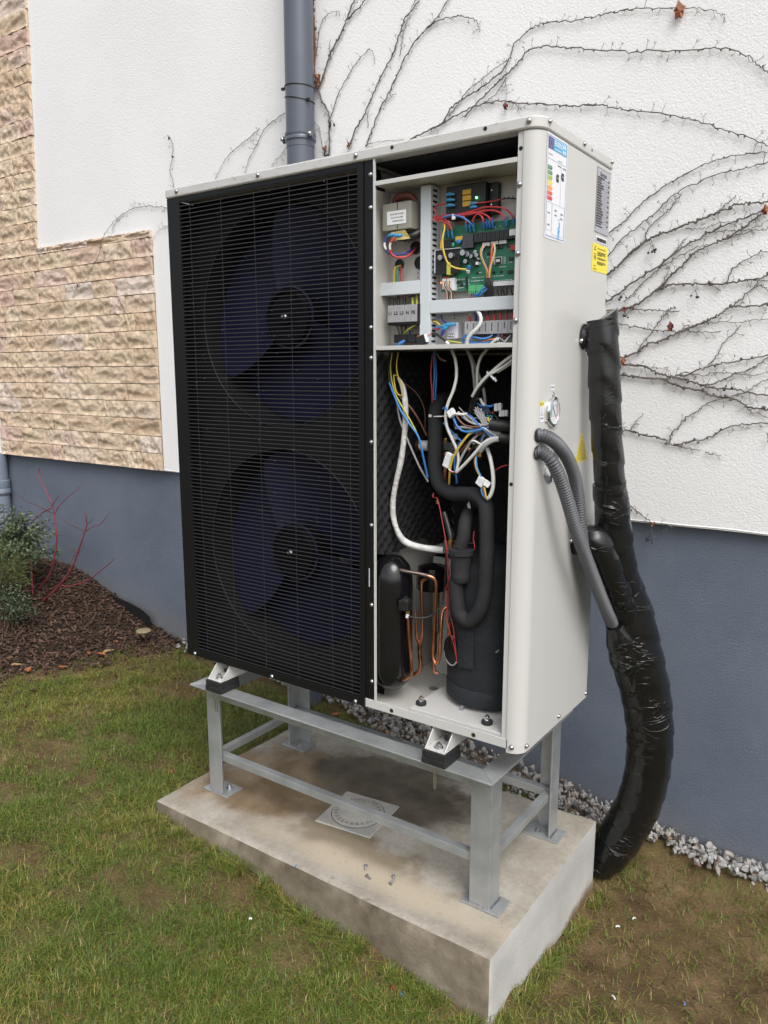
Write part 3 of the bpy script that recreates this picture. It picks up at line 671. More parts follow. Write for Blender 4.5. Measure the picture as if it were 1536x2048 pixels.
# grille wires
GX0, GX1, GZ0, GZ1 = .0465, .6615, .6615, 1.9525
gm = MB().cyl((GX0, 0, 0), (GX1, 0, 0), .00125, n=6).build('grille_wire', M_WIRE, fan_panel, smooth=60)
NW = 120
zz = np.linspace(GZ0+.010, GZ1-.006, NW)
grl = box('grille', M_BLKP, hp, .0497, .0520, .0040, .0060, .668, 1.947); 
bpy.data.objects.remove(gm, do_unlink=False) if False else None
gme = gm.data; bpy.data.objects.remove(gm)
for z in zz:
    o = inst(gme, 'grille_wire', grl, (-float(hp.location.x)*0, .0022+random.uniform(-.0004, .0004), float(z)))
vme = MB().cyl((0, 0, GZ0), (0, 0, GZ1), .0009, n=6).build('upright_wire', M_WIRE, grl, smooth=60); vm = vme.data; bpy.data.objects.remove(vme)
for x in (.085, .205, .325, .445, .565, .628): inst(vm, 'upright_wire', grl, (x, .0062, 0))
# drops caught on the grille
mb = MB()
for k in range(130):
    z = float(random.choice(zz[40:] if random.random() < .8 else zz)); x = random.choice([.085, .12, .2, .325, .35, .38, .445, .53, random.uniform(.06, .64)])+random.gauss(0, .004)
    mb.ball((x, .0018, z-.002), random.uniform(.0008, .0019), 6, (1, .8, 1.2))
stuff(mb.build('rain_drops', M_DROP, grl, smooth=80))
# shroud with two round mouths
FC = [onY(574, 634, .10), onY(586, 1104, .10)]
def shroud():
    mb = MB(); Y = .075; Rm = .292
    for (zc, z0, z1) in ((float(FC[0][2]), (float(FC[0][2])+float(FC[1][2]))/2, 1.959), (float(FC[1][2]), .653, (float(FC[0][2])+float(FC[1][2]))/2)):
        xc = .345; N = 64; I = []; O = []
        for k in range(N):
            a = 2*math.pi*k/N; c_, s_ = math.cos(a), math.sin(a)
            I.append((xc+Rm*c_, Y, zc+Rm*s_))
            tx = ((.684 if c_ > 0 else .004)-xc)/c_ if abs(c_) > 1e-6 else 1e9; tz = ((z1 if s_ > 0 else z0)-zc)/s_ if abs(s_) > 1e-6 else 1e9
            t_ = min(tx, tz); O.append((xc+t_*c_, Y, zc+t_*s_))
        J = [(x, Y+.012, zc+(z-zc)*.985) for x, y, z in I]; K = [(xc+(x-xc)*.985, Y+.11, zc+(z-zc)*.985) for x, y, z in I]
        mb.add(I+O+J+K, [(i, (i+1) % N, N+(i+1) % N, N+i) for i in range(N)]+[(i, (i+1) % N, 2*N+(i+1) % N, 2*N+i) for i in range(N)]+[(2*N+i, 2*N+(i+1) % N, 3*N+(i+1) % N, 3*N+i) for i in range(N)])
    return mb.build('fan_shroud', mat('charcoal_shroud', (.011, .011, .0125), .75, spec=.12), hp, smooth=40)
shroud()
box('coil_fins', mat('dark_coil', (.006, .008, .009), .6, bump=.4, bscale=300), hp, .006, .684, .372, .385, .655, 1.955)
def fan(fc, rot, lab):
    xc, zc = float(fc[0]), float(fc[2])
    xc = .345+(.5*(xc-.345))
    f = MB().lathe([(.072, .190), (.078, .185), (.078, .105), (.074, .098), (.066, .096), (.064, .102), (.020, .102), (.018, .096), (.0004, .096)], (xc, 0, zc), 'y', 36).build('fan', M_BLKP if False else mat('fan_hub', (.0025, .0025, .005), .6, spec=.12), hp, smooth=35)
    for b_ in range(3):
        V = []; Fc = []; NA, NR = 15, 9; th = .002
        for sgn in (0, 1):
            for i in range(NA):
                for j in range(NR):
                    rr = .076+(.284-.076)*j/(NR-1)
                    sweep = .20*((rr-.076)/.21)
                    a = rad(rot+120*b_)+(i/(NA-1))*rad(133-6*(rr-.076)/.21)-sweep
                    y = .182-.085*(i/(NA-1))+.012*math.sin(math.pi*i/(NA-1))+sgn*th
                    if i in (0, NA-1) and j == NR-1: rr -= .012
                    V.append((xc+rr*math.cos(a), y, zc+rr*math.sin(a)))
        for sgn in (0, 1):
            o = sgn*NA*NR
            Fc += [(o+i*NR+j, o+i*NR+j+1, o+(i+1)*NR+j+1, o+(i+1)*NR+j) for i in range(NA-1) for j in range(NR-1)]
        o = NA*NR
        rimv = [i*NR for i in range(NA)]+[(NA-1)*NR+j for j in range(1, NR)]+[i*NR+NR-1 for i in range(NA-2, -1, -1)]+[j for j in range(NR-2, 0, -1)]
        Fc += [(rimv[k], rimv[(k+1) % len(rimv)], o+rimv[(k+1) % len(rimv)], o+rimv[k]) for k in range(len(rimv))]
        MB().add(V, Fc).build('blade', M_BLUEF, f, smooth=50)
    MB().lathe([(.007, .096), (.007, .090), (.004, .088), (.004, .080), (.0004, .079)], (xc, 0, zc), 'y', 6).build('shaft_nut', M_BOLT, f)
    MB().lathe([(.0835, .110), (.0850, .108), (.0850, .112), (.0835, .112)], (xc, 0, zc), 'y', 40).build('hub_ring', mat('hub_ring', (.015, .017, .04), .4), f, smooth=30)
    MB().tube([(.345+.2935*math.cos(t_), .0735, zc+.2935*math.sin(t_)) for t_ in np.linspace(0, 2*math.pi, 65)], .0016, 6, smooth=False).build('mouth_rim', mat('rim_grey', (.016, .016, .020), .5), f, smooth=60)
    return f, xc, zc
f1, xa, za = fan(FC[0], 100, ''); f2, xb, zb = fan(FC[1], 115, '')
def mount(x, z, s_=1.):
    mb = MB().prism([(x-.028, z+.048), (x+.006, z+.052), (x+.030, z+.030), (x+.014, z+.006), (x+.020, z-.030), (x+.030, z-.052), (x-.024, z-.058), (x-.012, z-.01)], 'y', .200, .203)
    o = mb.build('motor_mount', M_GREYP, hp, bevel=.001)
    MB().lathe([(.009, .200), (.009, .196), (.0004, .195)], (x+.002, 0, z+.034), 'y', 10).build('bolt_head', M_CHROME, o)
    return o
mount(xa+.118, za-.012); mount(xb+.110, zb+.020)
for xx, zz_ in ((xa, za), (xb, zb)):
    MB().cyl((xx, .192, zz_), (xx, .28, zz_), .062, n=24).build('fan_motor', M_DARK, hp, smooth=40)
    for s_ in (-1, 1): box('motor_rail', M_DARK, hp, xx+s_*.06-.012, xx+s_*.06+.012, .30, .315, zz_-.32 if zz_ < 1.2 else zz_-.33, zz_+.33 if zz_ > 1.2 else zz_+.32)
# feet: cream folded channel brackets
for x0 in (.105, .859):
    P = [(-.040, .0), (-.006, .038), (.30, .038), (.30, 0)]
    zf = RZ+.0340
    br = MB(); br.box(x0+.014, x0+.070, -.030, .40, zf, zf+.0025)
    for xs in (x0+.014, x0+.0675): br.prism([(-.028, zf+.0026), (.012, zf+.0026+.041), (.40, zf+.0026+.041), (.40, zf+.0026)], 'x', xs, xs+.0025)
    foot = br.build('mounting_foot', M_CREAM, hp, bevel=.0008)
    MB().lathe([(.0125, zf+.0026), (.0125, zf+.004), (.0085, zf+.0042), (.0085, zf+.011), (.005, zf+.0112), (.005, zf+.016), (.0004, zf+.0165)], (x0+.042, -.010, 0), 'z', 6).build('bolt', M_BOLT, foot)
    MB().lathe([(.0075, .004), (.0075, .0035), (.0003, .0035)], (x0+.055, 0, zf+.025), 'y', 16).build('foot_hole', M_HOLE, foot)
# ================================================================== control box (upper bay)
YB = .090
cb = MB(); cb.box(.690, 1.102, YB, YB+.002, 1.5495, 1.9030)
ctrl = cb.build('control_box', M_CREAM2, hp)
box('shelf', M_CREAM, ctrl, .7090, 1.0580, .0, YB+.06, 1.9032, 1.9130, bevel=.0007)
box('shelf', M_CREAM, ctrl, .7090, 1.0580, .0, YB+.06, 1.5400, 1.5492, bevel=.0007)
box('inner_side', M_CREAM2, ctrl, .6895, .6905, .0045, YB-.0005, 1.5495, 1.9028)
box('inner_side', M_CREAM2, ctrl, 1.1000, 1.1015, .0365, YB-.0005, 1.5495, 1.9028)
def bz(px, py, y): q = onY(px, py, y); return float(q[0]), float(q[2])
def ebox(name, m, parent, x0, y0, x1, y1, yf, yb, bevel=0, conv=E):
    """box whose front face lies at depth yf, measured by two corners"""
    xa_, zt_ = bz(*conv(x0, y0), yf); xb_, zb_ = bz(*conv(x1, y1), yf)
    return MB().box(xa_, xb_, yf, yb, zb_, zt_).build(name, m, parent, bevel=bevel)
# barcode sticker on the inner left wall
st = onX(*E(155, 1400), .691); st2 = onX(*E(155, 1635), .691)
zt_, zb_ = float(st[2]), float(st2[2]); ya_, yb2 = .010, .026
stk = box('barcode_sticker', M_WHT, ctrl, .6906, .6909, ya_, yb2, zb_, zt_)
mb = MB(); z = zb_+.003
while z < zt_-.003:
    h = random.choice([.0006, .001, .0016]); mb.box(.69095, .6911, ya_+.004, yb2-.003, z, z+h); z += h+random.choice([.0006, .001, .0015])
stuff(mb.build('barcode_bars', M_INK, stk))
# transformer
xa_, zt_ = bz(765, 409, .030); xb_, zb_ = bz(822, 456, .030)
tr = box('transformer', mat('olive_grey_lacquer', (.27, .265, .22), .4, var=.06, vscale=20), ctrl, xa_, xb_, .030, .082, zb_, zt_, bevel=.0015)
xm = (xa_*.47+xb_*.53)
box('core_seam', M_INK, tr, xm-.0008, xm+.0008, .0292, .0299, zb_+.001, zt_-.001)
x1, z1 = bz(774, 424, .029); x2, z2 = bz(812, 446, .029)
lb = box('rating_sticker', M_WHT, tr, x1, x2, .0288, .0291, z2, z1, bevel=.002)
mb = MB()
for k in range(3):      # print too fine to read
    x = x1+.009+.003*k
    while x < x2-.008: w2 = random.uniform(.0012, .0028); mb.box(x, x+w2, .0285, .0287, z1-.009-.0075*k, z1-.0055-.0075*k); x += w2+random.uniform(.0006, .0016)
stuff(mb.build('fine_print', M_GINK, lb))
MB().tube([(xa_+.022, .05, zt_+.001), (xa_+.030, .045, zt_+.012), (xb_-.016, .045, zt_+.014), (xb_-.005, .055, zt_+.001)], .009, 8).build('coil', mat('dark_red_coil', (.10, .025, .02), .45), tr, smooth=60)
MB().tube([(xa_+.024, .05, zb_-.001), (xa_+.032, .048, zb_-.012), (xb_-.010, .048, zb_-.014), (xb_+.004, .06, zb_-.006)], .010, 8).build('coil', W_BLK, tr, smooth=60)
MB().add([(xa_+.024, .030, zb_-.004), (xb_-.018, .030, zb_-.002), (xb_-.006, .036, zb_-.021), (xa_+.026, .026, zb_-.024), (xa_+.024, .032, zb_-.004), (xb_-.018, .032, zb_-.002), (xb_-.006, .038, zb_-.021), (xa_+.026, .028, zb_-.024)], [(0, 1, 2, 3), (4, 5, 6, 7), (0, 1, 5, 4), (1, 2, 6, 5), (2, 3, 7, 6), (3, 0, 4, 7)]).build('insulating_paper', mat('yellow_paper', (.58, .46, .18), .6), tr)
for ex, ey in ((285, 768), (345, 775)):
    q = onY(*E(ex, ey), .022); MB().tube([q+np.array([-.009, 0, -.001]), q, q+np.array([.010, .002, 0])], [.003, .0045, .003], 8).build('spade_sleeve', W_CYB, tr, smooth=60)
# grommet holes
for ex, ey, rr in ((360, 1035, .0125), (505, 885, .0150), (542, 1020, .0145)):
    q = onY(*E(ex, ey), YB)
    MB().lathe([(rr, YB), (rr, YB-.0022), (rr*.8, YB-.003), (rr*.78, YB-.0008), (.0004, YB-.0006)], (float(q[0]), 0, float(q[2])), 'y', 28).build('grommet', M_BLK, ctrl, smooth=40)
mb = MB()
for ex, ey in ((325, 843), (412, 832), (438, 832), (414, 893), (524, 1112), (524, 1150), (1305, 432), (1343, 428), (1383, 424), (975, 660), (1015, 655), (1055, 650), (1130, 640), (1336, 608), (855, 1488), (855, 1520), (755, 1550)):
    q = onY(*E(ex, ey), YB); mb.lathe([(.0016, YB-.0002), (.0016, YB-.0004), (.0002, YB-.0004)], (float(q[0]), 0, float(q[2])), 'y', 8)
stuff(mb.build('panel_holes', M_HOLE, ctrl))
# trunking
YT = .048
def ttop(ex, ey): return bz(*E(ex, ey), YT)
xv0, zv1 = ttop(548, 325); xv1, _ = ttop(640, 310); _, zv0 = ttop(590, 1762)
vt = box('trunking', M_TRUNK, ctrl, xv0, xv1, YT, YB-.0004, max(zv0, 1.5497), zv1, bevel=.0012)
sl = MB().box(-.0004, .0004, -.0085, .0085, -.0024, .0024).build('slot', M_HOLE, vt); slm = sl.data; bpy.data.objects.remove(sl)
z = zv1-.010
while z > zv0+.008:
    inst(slm, 'slot', vt, (xv1+.0002, YT+.018, z)); z -= .0118
x0_, z1_ = ttop(183, 1205); _, z0_ = ttop(183, 1320)
box('trunking', M_TRUNK, ctrl, x0_, xv0-.0006, YT, YB-.0004, z0_, z1_, bevel=.0012)
_, z1_ = ttop(640, 1360); x1_, _ = ttop(1420, 1310); _, z0_ = ttop(640, 1475)
box('trunking', M_TRUNK, ctrl, xv1+.0006, 1.0995, YT, YB-.0004, z0_, z1_, bevel=.0012)
# mains terminal block
xa_, zt_ = bz(*E(248, 1408), .040); xb_, zb_ = bz(*E(508, 1548), .040)
tb = box('mains_terminal', M_BLK, hp, xa_-.004, xb_+.006, .046, YB-.0004, zb_-.006, zt_+.001, bevel=.001)
wd = (xb_-xa_)/5
for k, tx in enumerate(('L1', 'L2', 'L3', 'N', 'PE')):
    sg = box('terminal_segment', M_GRY, tb, xa_+wd*k+.0003, xa_+wd*(k+1)-.0003, .040, .0455, zb_, zt_, bevel=.0006)
    text('terminal_letter', tx, .0105, (xa_+wd*(k+.5), .0396, (zt_+zb_)/2+.001), UX, UZ, M_INK, sg, 'CENTER', .00035)
ebox('black_relay', M_BLK, ctrl, 305, 1668, 425, 1738, .058, YB-.0004, .001); ebox('black_relay', M_BLK, ctrl, 428, 1666, 495, 1735, .058, YB-.0004, .001)
q = onY(*E(365, 1748), .045); MB().tube([q+np.array([-.010, 0, -.006]), q, q+np.array([.011, 0, .006])], [.003, .0045, .003], 8).build('spade_sleeve', W_BLU, ctrl, smooth=60)
# soft starter (black box with yellow relays)
xa_, zt_ = bz(*E(778, 335), .058); xb_, zb_ = bz(*E(1130, 585), .058)
ss = box('starter_module', mat('black_module', (.012, .013, .013), .5), ctrl, xa_, xb_, .058, YB-.0004, zb_, zt_, bevel=.002)
box('module_flange', M_BLK, ss, xb_+.0004, xb_+.022, .074, YB-.0006, zb_+.004, zt_-.001, bevel=.002)
for k in range(3):
    ebox('yellow_relay', mat('amber_relay', (.62, .36, .03), .45), ss, 926, 362+53*k, 1000, 396+53*k, .0555, .0579, .0006)
    q = onY(*E(812, 400+50*k), .050); MB().tube([q+np.array([-.010, 0, 0]), q, q+np.array([.011, .003, -.001])], [.0026, .0042, .0022], 8).build('spade_sleeve', W_CYB, ss, smooth=60)
for ey in (482, 515):
    q = onY(*E(1025, ey), .052); MB().tube([q+np.array([-.008, 0, 0]), q, q+np.array([.008, .002, 0])], [.0026, .0038, .0022], 8).build('spade_sleeve', W_CYB, ss, smooth=60)
q = onY(*E(1052, 430), .055); MB().ball(q, .0024, 10).build('green_lamp', mat('lit_green_led', (.1, 1, .2), .4, emit=6), ss, smooth=80)
for ex, ey in ((1188, 362), (1182, 495)):
    q = onY(*E(ex, ey), .073); MB().lathe([(.0032, .0735), (.003, .072), (.0004, .071)], (float(q[0]), 0, float(q[2])), 'y', 10).build('screw', M_CHROME, ss)
# main circuit board
YC = .070
def cbx(name, m, x0, y0, x1, y1, h, bev=.0004): return ebox(name, m, board, x0, y0, x1, y1, YC-h, YC-.0003, bev)
xa_, zt_ = bz(*E(742, 705), YC); _, zb_ = bz(*E(985, 1232), YC)
board = box('circuit_board', M_PCB, hp, xa_, 1.098, YC, YC+.0016, zb_, zt_)
_, zb2 = bz(*E(742, 1285), YC); x2, _ = bz(*E(965, 1200), YC)
MB().box(xa_+.0002, x2, YC+.0002, YC+.0018, zb2, zb_-.0003).build('board_tab', M_PCB, board)
def P_(ex, ey, y=YC): return onY(*E(ex, ey), y)
xr0, zr1 = bz(*E(1028, 752), YC-.014); xr1, _ = bz(*E(1420, 700), YC-.014); _, zr0 = bz(*E(1028, 838), YC-.014)
for k in range(10):
    a = xr0+(xr1-xr0)/10*k; box('relay', mat('relay_case', (.016, .017, .018), .4) if k == 0 else bpy.data.materials['relay_case'], board, a+.0004, a+(xr1-xr0)/10-.0004, YC-.014, YC-.0003, zr0, zr1, bevel=.0006)
M_RL = mat('grey_relay_case', (.045, .047, .055), .4)
cbx('relay', M_RL, 925, 770, 970, 885, .014); cbx('relay', M_RL, 974, 765, 1018, 880, .014)
cbx('fuse_holder', mat('amber_box', (.66, .40, .05), .45), 862, 782, 925, 812, .008)
cbx('capacitor_box', mat('amber_box2', (.66, .40, .05), .45), 722, 818, 742, 890, .012)
cbx('component', M_BLK, 758, 812, 825, 880, .010); cbx('component', M_BLK, 745, 1030, 775, 1085, .010)
MB().ball(P_(893, 828, YC-.008), .0066, 12, (1.1, .45, .75)).build('varistor', W_BLU, board, smooth=70)
MB().ball(P_(838, 858, YC-.006), .0052, 12, (.9, .5, 1)).build('varistor', W_GRN, board, smooth=70)
hsk = ebox('heatsink', M_BLK, board, 684, 912, 900, 1110, YC-.016, YC-.0125, 0)
xh0, zh1 = bz(*E(681, 910), YC-.017); xh1, _ = bz(*E(902, 890), YC-.017); _, zh0 = bz(*E(681, 1112), YC-.017)
box('heatsink_edge', M_TRUNK, hsk, xh0-.0012, xh0+.0002, YC-.020, YC-.0123, zh0, zh1); box('heatsink_edge', M_TRUNK, hsk, xh0+.0004, xh1, YC-.020, YC-.0123, zh1-.0002, zh1+.0012)
M_CAP = mat('capacitor_can', (.55, .55, .57), .3, .8)
M_CAPS = mat('capacitor_sleeve', (.07, .07, .10), .4)
def cap(ex, ey, r_, h, y=YC, tilt=0):
    q = P_(ex, ey, y-h); c_ = MB().cyl(q, q+np.array([tilt, h, -tilt*.1]), r_, n=18).build('capacitor', M_CAPS, board, smooth=50)
    t_ = MB().lathe([(r_*.93, 0), (r_*.93, -.0006), (.0003, -.0007)], q, 'y', 18).build('can_top', M_CAP, c_)
    cr_ = MB(); 
    for a in (45, 135): d = np.array([math.cos(rad(a)), 0, math.sin(rad(a))])*r_*.85; cr_.tube([q-d+np.array([0, -.0009, 0]), q+d+np.array([0, -.0009, 0])], .0004, 4, smooth=False)
    cr_.build('vent_cross', M_GINK, c_)
cap(722, 972, .0060, .010, YC-.0165); cap(820, 952, .0060, .010, YC-.0165); cap(925, 928, .0065, .022); cap(965, 940, .0060, .014); cap(950, 1005, .0050, .010); cap(1040, 920, .0042, .008); cap(1052, 950, .0045, .009); cap(1000, 960, .0045, .010)
MB().lathe([(.0088, -.009), (.0088, 0)], P_(1055, 1015, YC), 'y', 18).build('buzzer', M_BLK, board, smooth=40)
cbx('white_cap', M_WHT, 1045, 1012, 1068, 1036, .011); cbx('component', M_WHT, 1028, 978, 1070, 990, .009)
M_LIME = mat('lime_tape', (.62, .62, .10), .45)
cbx('coil_former', M_LIME, 783, 1016, 810, 1125, .020); cbx('coil_core', M_BLK, 812, 1020, 858, 1110, .014)
MB().ball(P_(848, 1082, YC-.012), .0075, 12, (.7, .4, 1)).build('ferrite', M_LIME, board, smooth=70)
cbx('plug', M_WHT, 742, 1165, 775, 1255, .012); cbx('plug', M_WHT, 784, 1160, 852, 1268, .012)
cbx('red_strip', W_RED, 752, 1148, 800, 1162, .010)
M_GT = mat('green_terminal', (.09, .40, .17), .45)
for x0 in (980, 1050): cbx('screw_terminal', M_GT, x0, 1222, x0+62, 1296, .014)
mb = MB()
for k in range(7): q = P_(990+17*k, 1280, YC-.0146); mb.ball(q, .0011, 6)
stuff(mb.build('terminal_holes', M_HOLE, board))
M_CHIP = mat('chip', (.02, .02, .022), .35); M_PIN = mat('solder_silver', (.62, .63, .62), .4, .4)
cbx('chip_socket', M_PIN, 1210, 968, 1282, 1030, .002); ch = cbx('chip', M_CHIP, 1222, 974, 1272, 1026, .004); cbx('chip_label', M_WHT, 1228, 988, 1262, 1010, .0046)
for x0, y0, w2, h2 in ((1342, 968, 40, 24), (1332, 1088, 48, 24), (1242, 866, 46, 20), (1322, 854, 46, 18), (1196, 1096, 24, 16), (1262, 1090, 24, 16), (1048, 1098, 22, 16), (1150, 926, 40, 18), (1090, 880, 34, 16), (885, 1185, 30, 14), (905, 1210, 26, 14), (860, 1195, 18, 14), (955, 1150, 16, 40), (955, 1200, 16, 40)):
    cbx('chip', M_CHIP, x0, y0, x0+w2, y0+h2, .003)
for x0, y0 in ((1105, 838), (1182, 824), (1256, 816)): cbx('plug', M_PIN, x0, y0, x0+66, y0+26, .009)
cbx('dip_switch', W_RED, 1358, 858, 1400, 902, .006)
mb = MB()
def pads(x0, y0, x1, y1, n_, wpx=5, hpx=9):
    for k in range(n_):
        t_ = k/(n_-1); ex, ey = x0+(x1-x0)*t_, y0+(y1-y0)*t_
        if random.random() < .82:
            a, z1_ = bz(*E(ex, ey), YC); b_, z0_ = bz(*E(ex+wpx, ey+hpx*random.uniform(.7, 1.2)), YC); mb.box(a, b_, YC-.0012, YC-.0001, z0_, z1_)
for a in ((1005, 1152, 1120, 1143, 14), (1005, 1182, 1110, 1174, 16), (1195, 1138, 1295, 1130, 14), (1256, 1054, 1325, 1048, 9), (1300, 965, 1302, 1020, 8), (1310, 965, 1312, 1020, 8), (1195, 1182, 1385, 1164, 26), (880, 1245, 950, 1238, 10), (870, 1170, 945, 1163, 10), (880, 1215, 945, 1208, 8), (980, 1165, 982, 1212, 6), (1150, 965, 1190, 962, 6), (1340, 1012, 1370, 1010, 5), (1075, 1105, 1095, 1103, 4), (1222, 690, 1224, 700, 2), (1262, 682, 1275, 690, 3)): pads(*a)
stuff(mb.build('small_components', M_PIN, board))
xa_, zt_ = bz(*E(1197, 1192), YC-.010); _, zb_ = bz(*E(1197, 1232), YC-.010)
ps = box('plug_strip', M_WHT, board, xa_, 1.096, YC-.010, YC-.0003, zb_, zt_, bevel=.0005)
for ex, ey in ((763, 745), (797, 750), (832, 755), (958, 695), (992, 698), (1025, 698), (1113, 672), (1143, 668), (1168, 664), (1197, 662), (1312, 648), (1326, 645), (1386, 634)):
    q = P_(ex, ey, YC-.008); MB().tube([q+np.array([0, 0, .0095]), q+np.array([0, 0, .001]), q+np.array([0, .004, -.0085])], [.0022, .0034, .0026], 8).build('spade_sleeve', W_CYB if ex < 1100 or ex > 1300 else W_BLU, board, smooth=60)
ebox('board_sticker', M_WHT, board, 1350, 718, 1430, 765, YC-.0148, YC-.0143)
q = P_(732, 1200, YC-.013); MB().ball(q, .0018, 8).build('red_lamp', mat('lit_red_led', (1, .12, .06), .4, emit=4), board, smooth=80)
# lower right: relay on white base and signal terminal strip
sb = ebox('relay_base', mat('lilac_white', (.62, .60, .68), .45), ctrl, 786, 1560, 882, 1702, .066, YB-.0004, .001)
ebox('switch_window', M_BLK, sb, 793, 1660, 850, 1690, .0655, .0659)
for k in range(3): ebox('switch_key', M_WHT, sb, 798+19*k, 1666, 810+19*k, 1684, .0650, .0654)
for ex, ey, a in ((760, 1590, .2), (800, 1580, 0), (830, 1575, -.1), (770, 1610, .3), (750, 1640, 1.2)):
    q = onY(*E(ex, ey), .056); d = np.array([math.cos(a), 0, math.sin(a)]); MB().tube([q-d*.010, q, q+d*.010], [.0028, .0045, .0030], 8).build('spade_sleeve', W_CYB if ex != 750 else W_NAV, sb, smooth=60)
xa_, zt_ = bz(*E(945, 1552), .052); _, zb_ = bz(*E(945, 1668), .052); xb_ = 1.098
ts = box('signal_terminal', M_BLK, hp, xa_-.003, xb_, .057, YB-.0004, zb_-.004, zt_-.001, bevel=.001)
NS = 12; wd = (xb_-xa_)/NS
for k in range(NS):
    sg = box('terminal_segment', M_GRY, ts, xa_+wd*k+.0002, xa_+wd*(k+1)-.0002, .052, .0566, zb_, zt_, bevel=.0004)
    mb = MB(); z = zt_-.004; ze = zb_+random.uniform(.004, .014); xx = xa_+wd*(k+.5)
    while z > ze: h = random.uniform(.0008, .0018); mb.box(xx-.0011, xx+.0009, .0515, .0519, z-h, z); z -= h+random.uniform(.0003, .0007)
    stuff(mb.build('fine_print', M_INK, sg))
for k in range(11):
    xx = xa_+wd*(k+.45); zt2 = zt_
    if k in (1, 2): MB().cyl((xx, .064, zt2), (xx, .062, zt2+.020), .0030, n=8).build('ferrule', W_NAV, ts, smooth=60)
    else: MB().cyl((xx, .064, zt2), (xx, .062, zt2+.012+.002*(k % 3)), .0034, n=8).build('ferrule', W_RED, ts, smooth=60)
    MB().tube([(xx, .062, zt2+.012), (xx+.002, .064, zt2+.022), (xx+.003*random.uniform(-1, 1), .07, zt2+.034)], .0013, 6).build('lead', random.choice([W_BLK, W_NAV, W_BRN, W_GRY]), ts, smooth=60)

# ---- wiring of the upper bay: (E x, E y, depth)
def ew(m, r_, *pts, conv=E, n_=7): return wire('wire', [(*conv(p[0], p[1]), p[2]) for p in pts], r_, m, hp, n_)
ew(W_NAV, .0026, (262, 775, .022), (225, 810, .018), (222, 880, .018), (255, 930, .022), (330, 945, .030), (420, 930, .045), (490, 885, .085))
ew(W_RED, .0026, (325, 785, .022), (280, 830, .016), (268, 890, .016), (290, 945, .020), (355, 972, .028), (440, 955, .045), (505, 880, .085))
ew(W_WHT, .0029, (222, 838, .0175), (222, 868, .0175), (235, 900, .0185), n_=9); ew(W_WHT, .0029, (277, 838, .0155), (269, 868, .0155), (272, 900, .0165), n_=9)
ew(W_YEL, .0026, (365, 1045, .082), (320, 1065, .070), (308, 1110, .066), (304, 1210, .066)); ew(W_GRN, .0025, (368, 1050, .082), (342, 1075, .070), (338, 1130, .066), (340, 1210, .066)); ew(W_RED, .0026, (372, 1045, .084), (368, 1090, .070), (374, 1140, .066), (380, 1210, .066))
for x, m1, m2 in ((312, W_YG, W_BLK), (348, W_BLK, W_BLK), (402, W_RED, W_BLK), (476, W_NAV, W_YG), (513, W_YG, W_YG)):
    ew(m1, .0024, (x, 1280, .066), (x, 1345, .062)); ew(m2, .0034, (x, 1335, .062), (x+3, 1405, .060))
ew(W_BLK, .0014, (322, 1560, .066), (340, 1610, .064), (360, 1670, .07)); ew(W_BLK, .0018, (365, 1560, .066), (375, 1610, .064), (380, 1670, .07)); ew(W_BLK, .0022, (410, 1560, .066), (415, 1610, .066), (400, 1670, .07)); ew(W_YG, .0022, (505, 1575, .060), (450, 1612, .056), (405, 1650, .064), (395, 1690, .066)); ew(W_NAV, .002, (450, 1560, .066), (445, 1620, .066), (455, 1680, .07))
# red fan-out
for pts, r_ in ((((665, 622), (760, 592), (900, 580), (1020, 550), (1120, 520), (1220, 515), (1310, 532), (1360, 572), (1388, 612)), .0021),
                (((665, 624), (780, 598), (900, 588), (1000, 580), (1090, 555), (1180, 545), (1250, 560), (1290, 590), (1308, 628)), .0021),
                (((665, 626), (770, 602), (900, 596), (1000, 565), (1080, 568), (1140, 590), (1185, 630)), .0020),
                (((665, 628), (790, 606), (920, 590), (1010, 568), (1075, 580), (1110, 620), (1115, 650)), .0020),
                (((665, 625), (720, 640), (780, 660), (815, 690), (832, 722)), .0018), (((668, 622), (730, 622), (790, 640), (812, 680), (828, 715)), .0018),
                (((668, 615), (690, 590), (678, 540), (700, 498), (745, 490), (770, 487)), .0020), (((1015, 650), (1035, 605), (1080, 568), (1140, 548)), .0018), (((960, 660), (950, 620), (930, 595)), .0018)):
    ew(W_RED, r_, *[(a, b_, .046 if 700 < a < 1330 else .052) for a, b_ in pts])
ew(W_RED, .0017, (1040, 482, .052), (1120, 475, .054), (1200, 462, .06), (1280, 445, .07)); ew(W_BLK, .0015, (1280, 445, .07), (1340, 438, .076), (1420, 440, .08))
ew(W_BLU, .0024, (750, 610, .044), (820, 592, .042), (890, 598, .042), (960, 630, .046), (1025, 690, .056)); ew(W_ORG, .0018, (668, 630, .05), (740, 650, .05), (790, 690, .052), (800, 725, .056))
ew(W_WHT, .0016, (838, 580, .040), (842, 625, .038)); ebox('tie_head', M_WHT, ctrl, 828, 600, 854, 626, .036, .041, .0006)
ew(W_YEL, .0022, (757, 640, .05), (765, 700, .046), (748, 790, .040), (748, 870, .038), (765, 950, .038), (800, 1030, .040), (870, 1068, .046), (960, 1080, .056)); ew(W_BLU, .0042, (985, 1045, .056), (982, 1075, .058)); ew(W_WHT, .0042, (975, 1085, .056), (978, 1108, .06))
